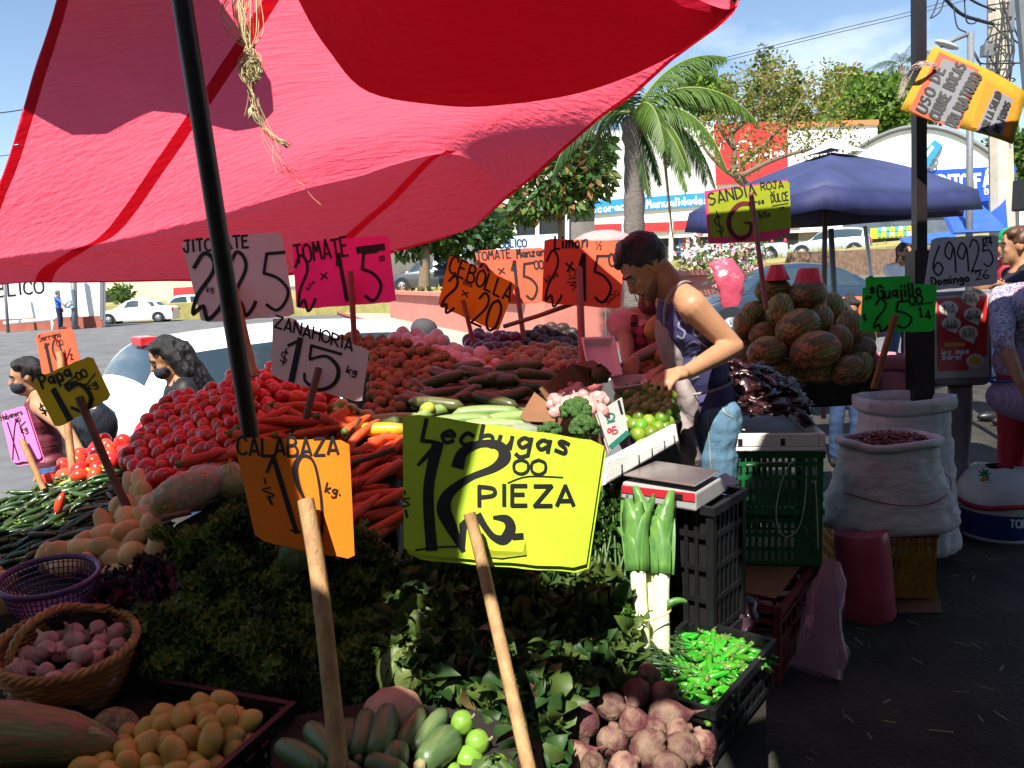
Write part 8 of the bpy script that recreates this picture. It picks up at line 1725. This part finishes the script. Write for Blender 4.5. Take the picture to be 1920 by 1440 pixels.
va = blob('apron', [('e', U2((.07, 0, 1.24)), [.06, .125, .15], ru2), ('e', U2((.075, 0, 1.06)), [.065, .16, .16], ru2), ('e', U2((.06, 0, .88)), [.075, .17, .18], ru2)] + [('c', U2((.10, y*.09, 1.30)), U2((.06, y*.09, 1.43)), .02, .018) for y in (-1, 1)], M_plaid, .009, 3, vendor)
# ---- customers on the street side
M_maroon = mat('maroon_padded_vest', (.15, .018, .035), .55, var=.3, scale=9, bump=.5, bscale=18, stretch=(.4, .4, 3)); M_blackj = mat('black_jacket', (.014, .014, .018), .6, var=.4, scale=10)
def stand(px, pytop, d, gz): 
    p = P(px, pytop, d); return V((p.x, p.y, gz)), p.z - gz
b_, H_ = stand(72, 678, 4.75, -.5)
w1, *_ = figure('woman in a maroon vest and dark mask at the left end of the stall', b_, math.pi + .55, H_ * 1.02, lean=.05, hpitch=.12, skinm=SK1, topm=M_maroon, sleeve=0, legm=mat('blue_jeans', (.03, .09, .24), .8, var=.3, scale=9), hair='tied', mask=M_mask, voxel=.010, width=.98, arms=((P(120, 800, 4.55), P(150, 846, 4.3), P(158, 850, 4.25) - P(140, 840, 4.3), V((0, 0, -1)), .5), None))
bagp = P(172, 805, 4.6); q_ = lump(.15, .09, .17, .2, 2, 18, 12, 3); q_.v = [tuple(V(v) + bagp) for v in q_.v]
hb_ = tag(q_.build('shoulder_bag', mat('dark_shiny_bag', (.018, .025, .035), .3, spec=.6, var=.6, scale=14, bump=.4)), 'dark shiny bag held by the woman in maroon', 'bag')
b_, H_ = stand(352, 637, 4.55, -.5)
figure('woman with long black hair and dark jacket looking down by the taxi', b_, math.pi + .5, H_ * 1.02, lean=.12, hpitch=.3, skinm=SK1, topm=M_blackj, sleeve=2, legm=M_denimd, hair='long', mask=M_mask, voxel=.010)
b_, H_ = stand(784, 606, 5.6, -.5)
figure('person in a dark grey cap behind the pile of white onions', b_, -.15, H_, hpitch=.2, topm=mat('white_shirt', (.70, .69, .68), .85, var=.1), sleeve=1, hair='under', cap=mat('dark_grey_cap', (.05, .045, .05), .8), voxel=.012)
b_, H_ = stand(545, 598, 6.0, -.5)
figure('person with dark red cap half hidden behind the carrot price sign', b_, -2.4, H_, topm=M_blackj, sleeve=1, hair='short', hairm=mat('dark_red_cap_cloth', (.06, .015, .015), .8), voxel=.012)
b_, H_ = stand(106, 545, 36, -.2)
figure('man in a blue shirt and cap standing at the far white wall', b_, .15, H_, topm=mat('bright_blue_shirt', (.03, .10, .42), .8), sleeve=.6, legm=mat('navy_trousers', (.015, .02, .06), .8), hair='under', cap=mat('grey_cap', (.16, .16, .18), .8), voxel=.02, arms=(None, (P(122, 572, 35.6), P(128, 566, 35.6), V((1, 0, .2)))))
M_coat = mat('white_coat', (.74, .74, .75), .85, var=.08, scale=8)
b_, H_ = stand(1692, 456, 9.2, .0)
figure('woman in a white coat and dark mask standing beyond the post', b_, -math.pi/2 + .15, H_, topm=M_coat, sleeve=2, legm=M_denimd, hair='tied', mask=mat('brown_mask', (.05, .03, .03), .8), voxel=.012, top='long', arms=(None, (P(1715, 560, 8.9), P(1706, 520, 8.7), V((-.3, -.2, .5)))))
b_, H_ = stand(1592, 544, 5.3, 0)
figure('child with black hair in a bun sitting behind the watermelons', b_, -math.pi/2 - .2, H_ * .96, topm=mat('striped_dark_top', (.03, .025, .06), .8, cols=[(.02, .02, .05), (.4, .38, .42), (.02, .02, .05)], scale=10, stretch=(.5, .5, 5)), sleeve=1, hair='bun', hpitch=.35, skinm=SK2, voxel=.011, legm=M_denimd)
o_ = P(1580, 600, 5.9); mb = MB(); mb.box(o_, (.40, .30, .34)); o = tag(mb.build('orange_crate', mat('bright_orange_plastic', (.62, .14, .03), .5, var=.2), smooth=False), 'bright orange box behind the child with the bun', 'box'); bevel(o, .02)
def floral(name): return mat(name, (.50, .42, .46), .85, cols=[(.55, .45, .50), (.48, .40, .45), (.06, .07, .18), (.55, .45, .50), (.30, .06, .10)], scale=42, detail=2)
b_, H_ = stand(1952, 415, 3.75, 0)
fw, U3, W3, H3, ru3, s3 = figure('woman in a floral blouse and red trousers at the right edge', b_, .6, 1.50, lean=.15, topm=floral('floral_blouse'), sleeve=1.2, legm=mat('red_trousers', (.50, .02, .04), .8, var=.2, scale=8), hair='tied', voxel=.010, width=1.15, arms=((P(1880, 640, 3.7), P(1915, 720, 3.6), V((.3, -.1, -.6))), None))
blob('apron', [('e', U3((.02, 0, 1.02)), [.145, .20, .16], ru3), ('e', W3((.0, 0, .80)), [.16, .21, .12], ru3)], plaid('checked_apron', (.34, .22, .42), (.44, .36, .50), None, 20), .010, 3, fw)
mb = MB(); mb.tube([U3((.16*math.cos(a), .215*math.sin(a), .90 + .02*math.sin(2*a))) for a in [i*.35 for i in range(19)]], .008, 6); mb.build('apron_trim', mat('blue_piping', (.02, .10, .35), .6), fw)
b_, H_ = stand(1922, 425, 4.7, 0)
figure('person in a dark navy shirt with brown hair reaching left at the right edge', b_, math.pi - .3, H_, topm=mat('navy_shirt', (.012, .013, .024), .85), sleeve=.7, hair='tied', hairm=M_hairb, voxel=.011, width=1.05, arms=((P(1884, 545, 4.5), P(1866, 532, 4.3), V((-.6, -.2, 0))), (P(1905, 545, 4.9), P(1880, 540, 4.8), V((-.6, -.2, 0)))))
b_, H_ = stand(1903, 432, 6.4, 0)
figure('person in a red shirt and green cap behind the navy shirt', b_, math.pi, H_, topm=mat('bright_red_shirt', (.50, .03, .055), .85), sleeve=.7, hair='under', cap=mat('green_cap', (.01, .25, .08), .8), mask=mat('pink_mask', (.45, .12, .16), .8), voxel=.012)
sp = P(1930, 365, 4.2); mb = MB(); mb.box(sp, (.12, .12, .17)); o = tag(mb.build('hanging_speaker', M_black, smooth=False), 'black box hanging at the right edge above the crowd', 'speaker'); bevel(o, .01)
mb = MB(); mb.tube([sp + V((0, 0, .08)), P(1930, -20, 4.2)], .004, 5); mb.build('cord', M_black, o)
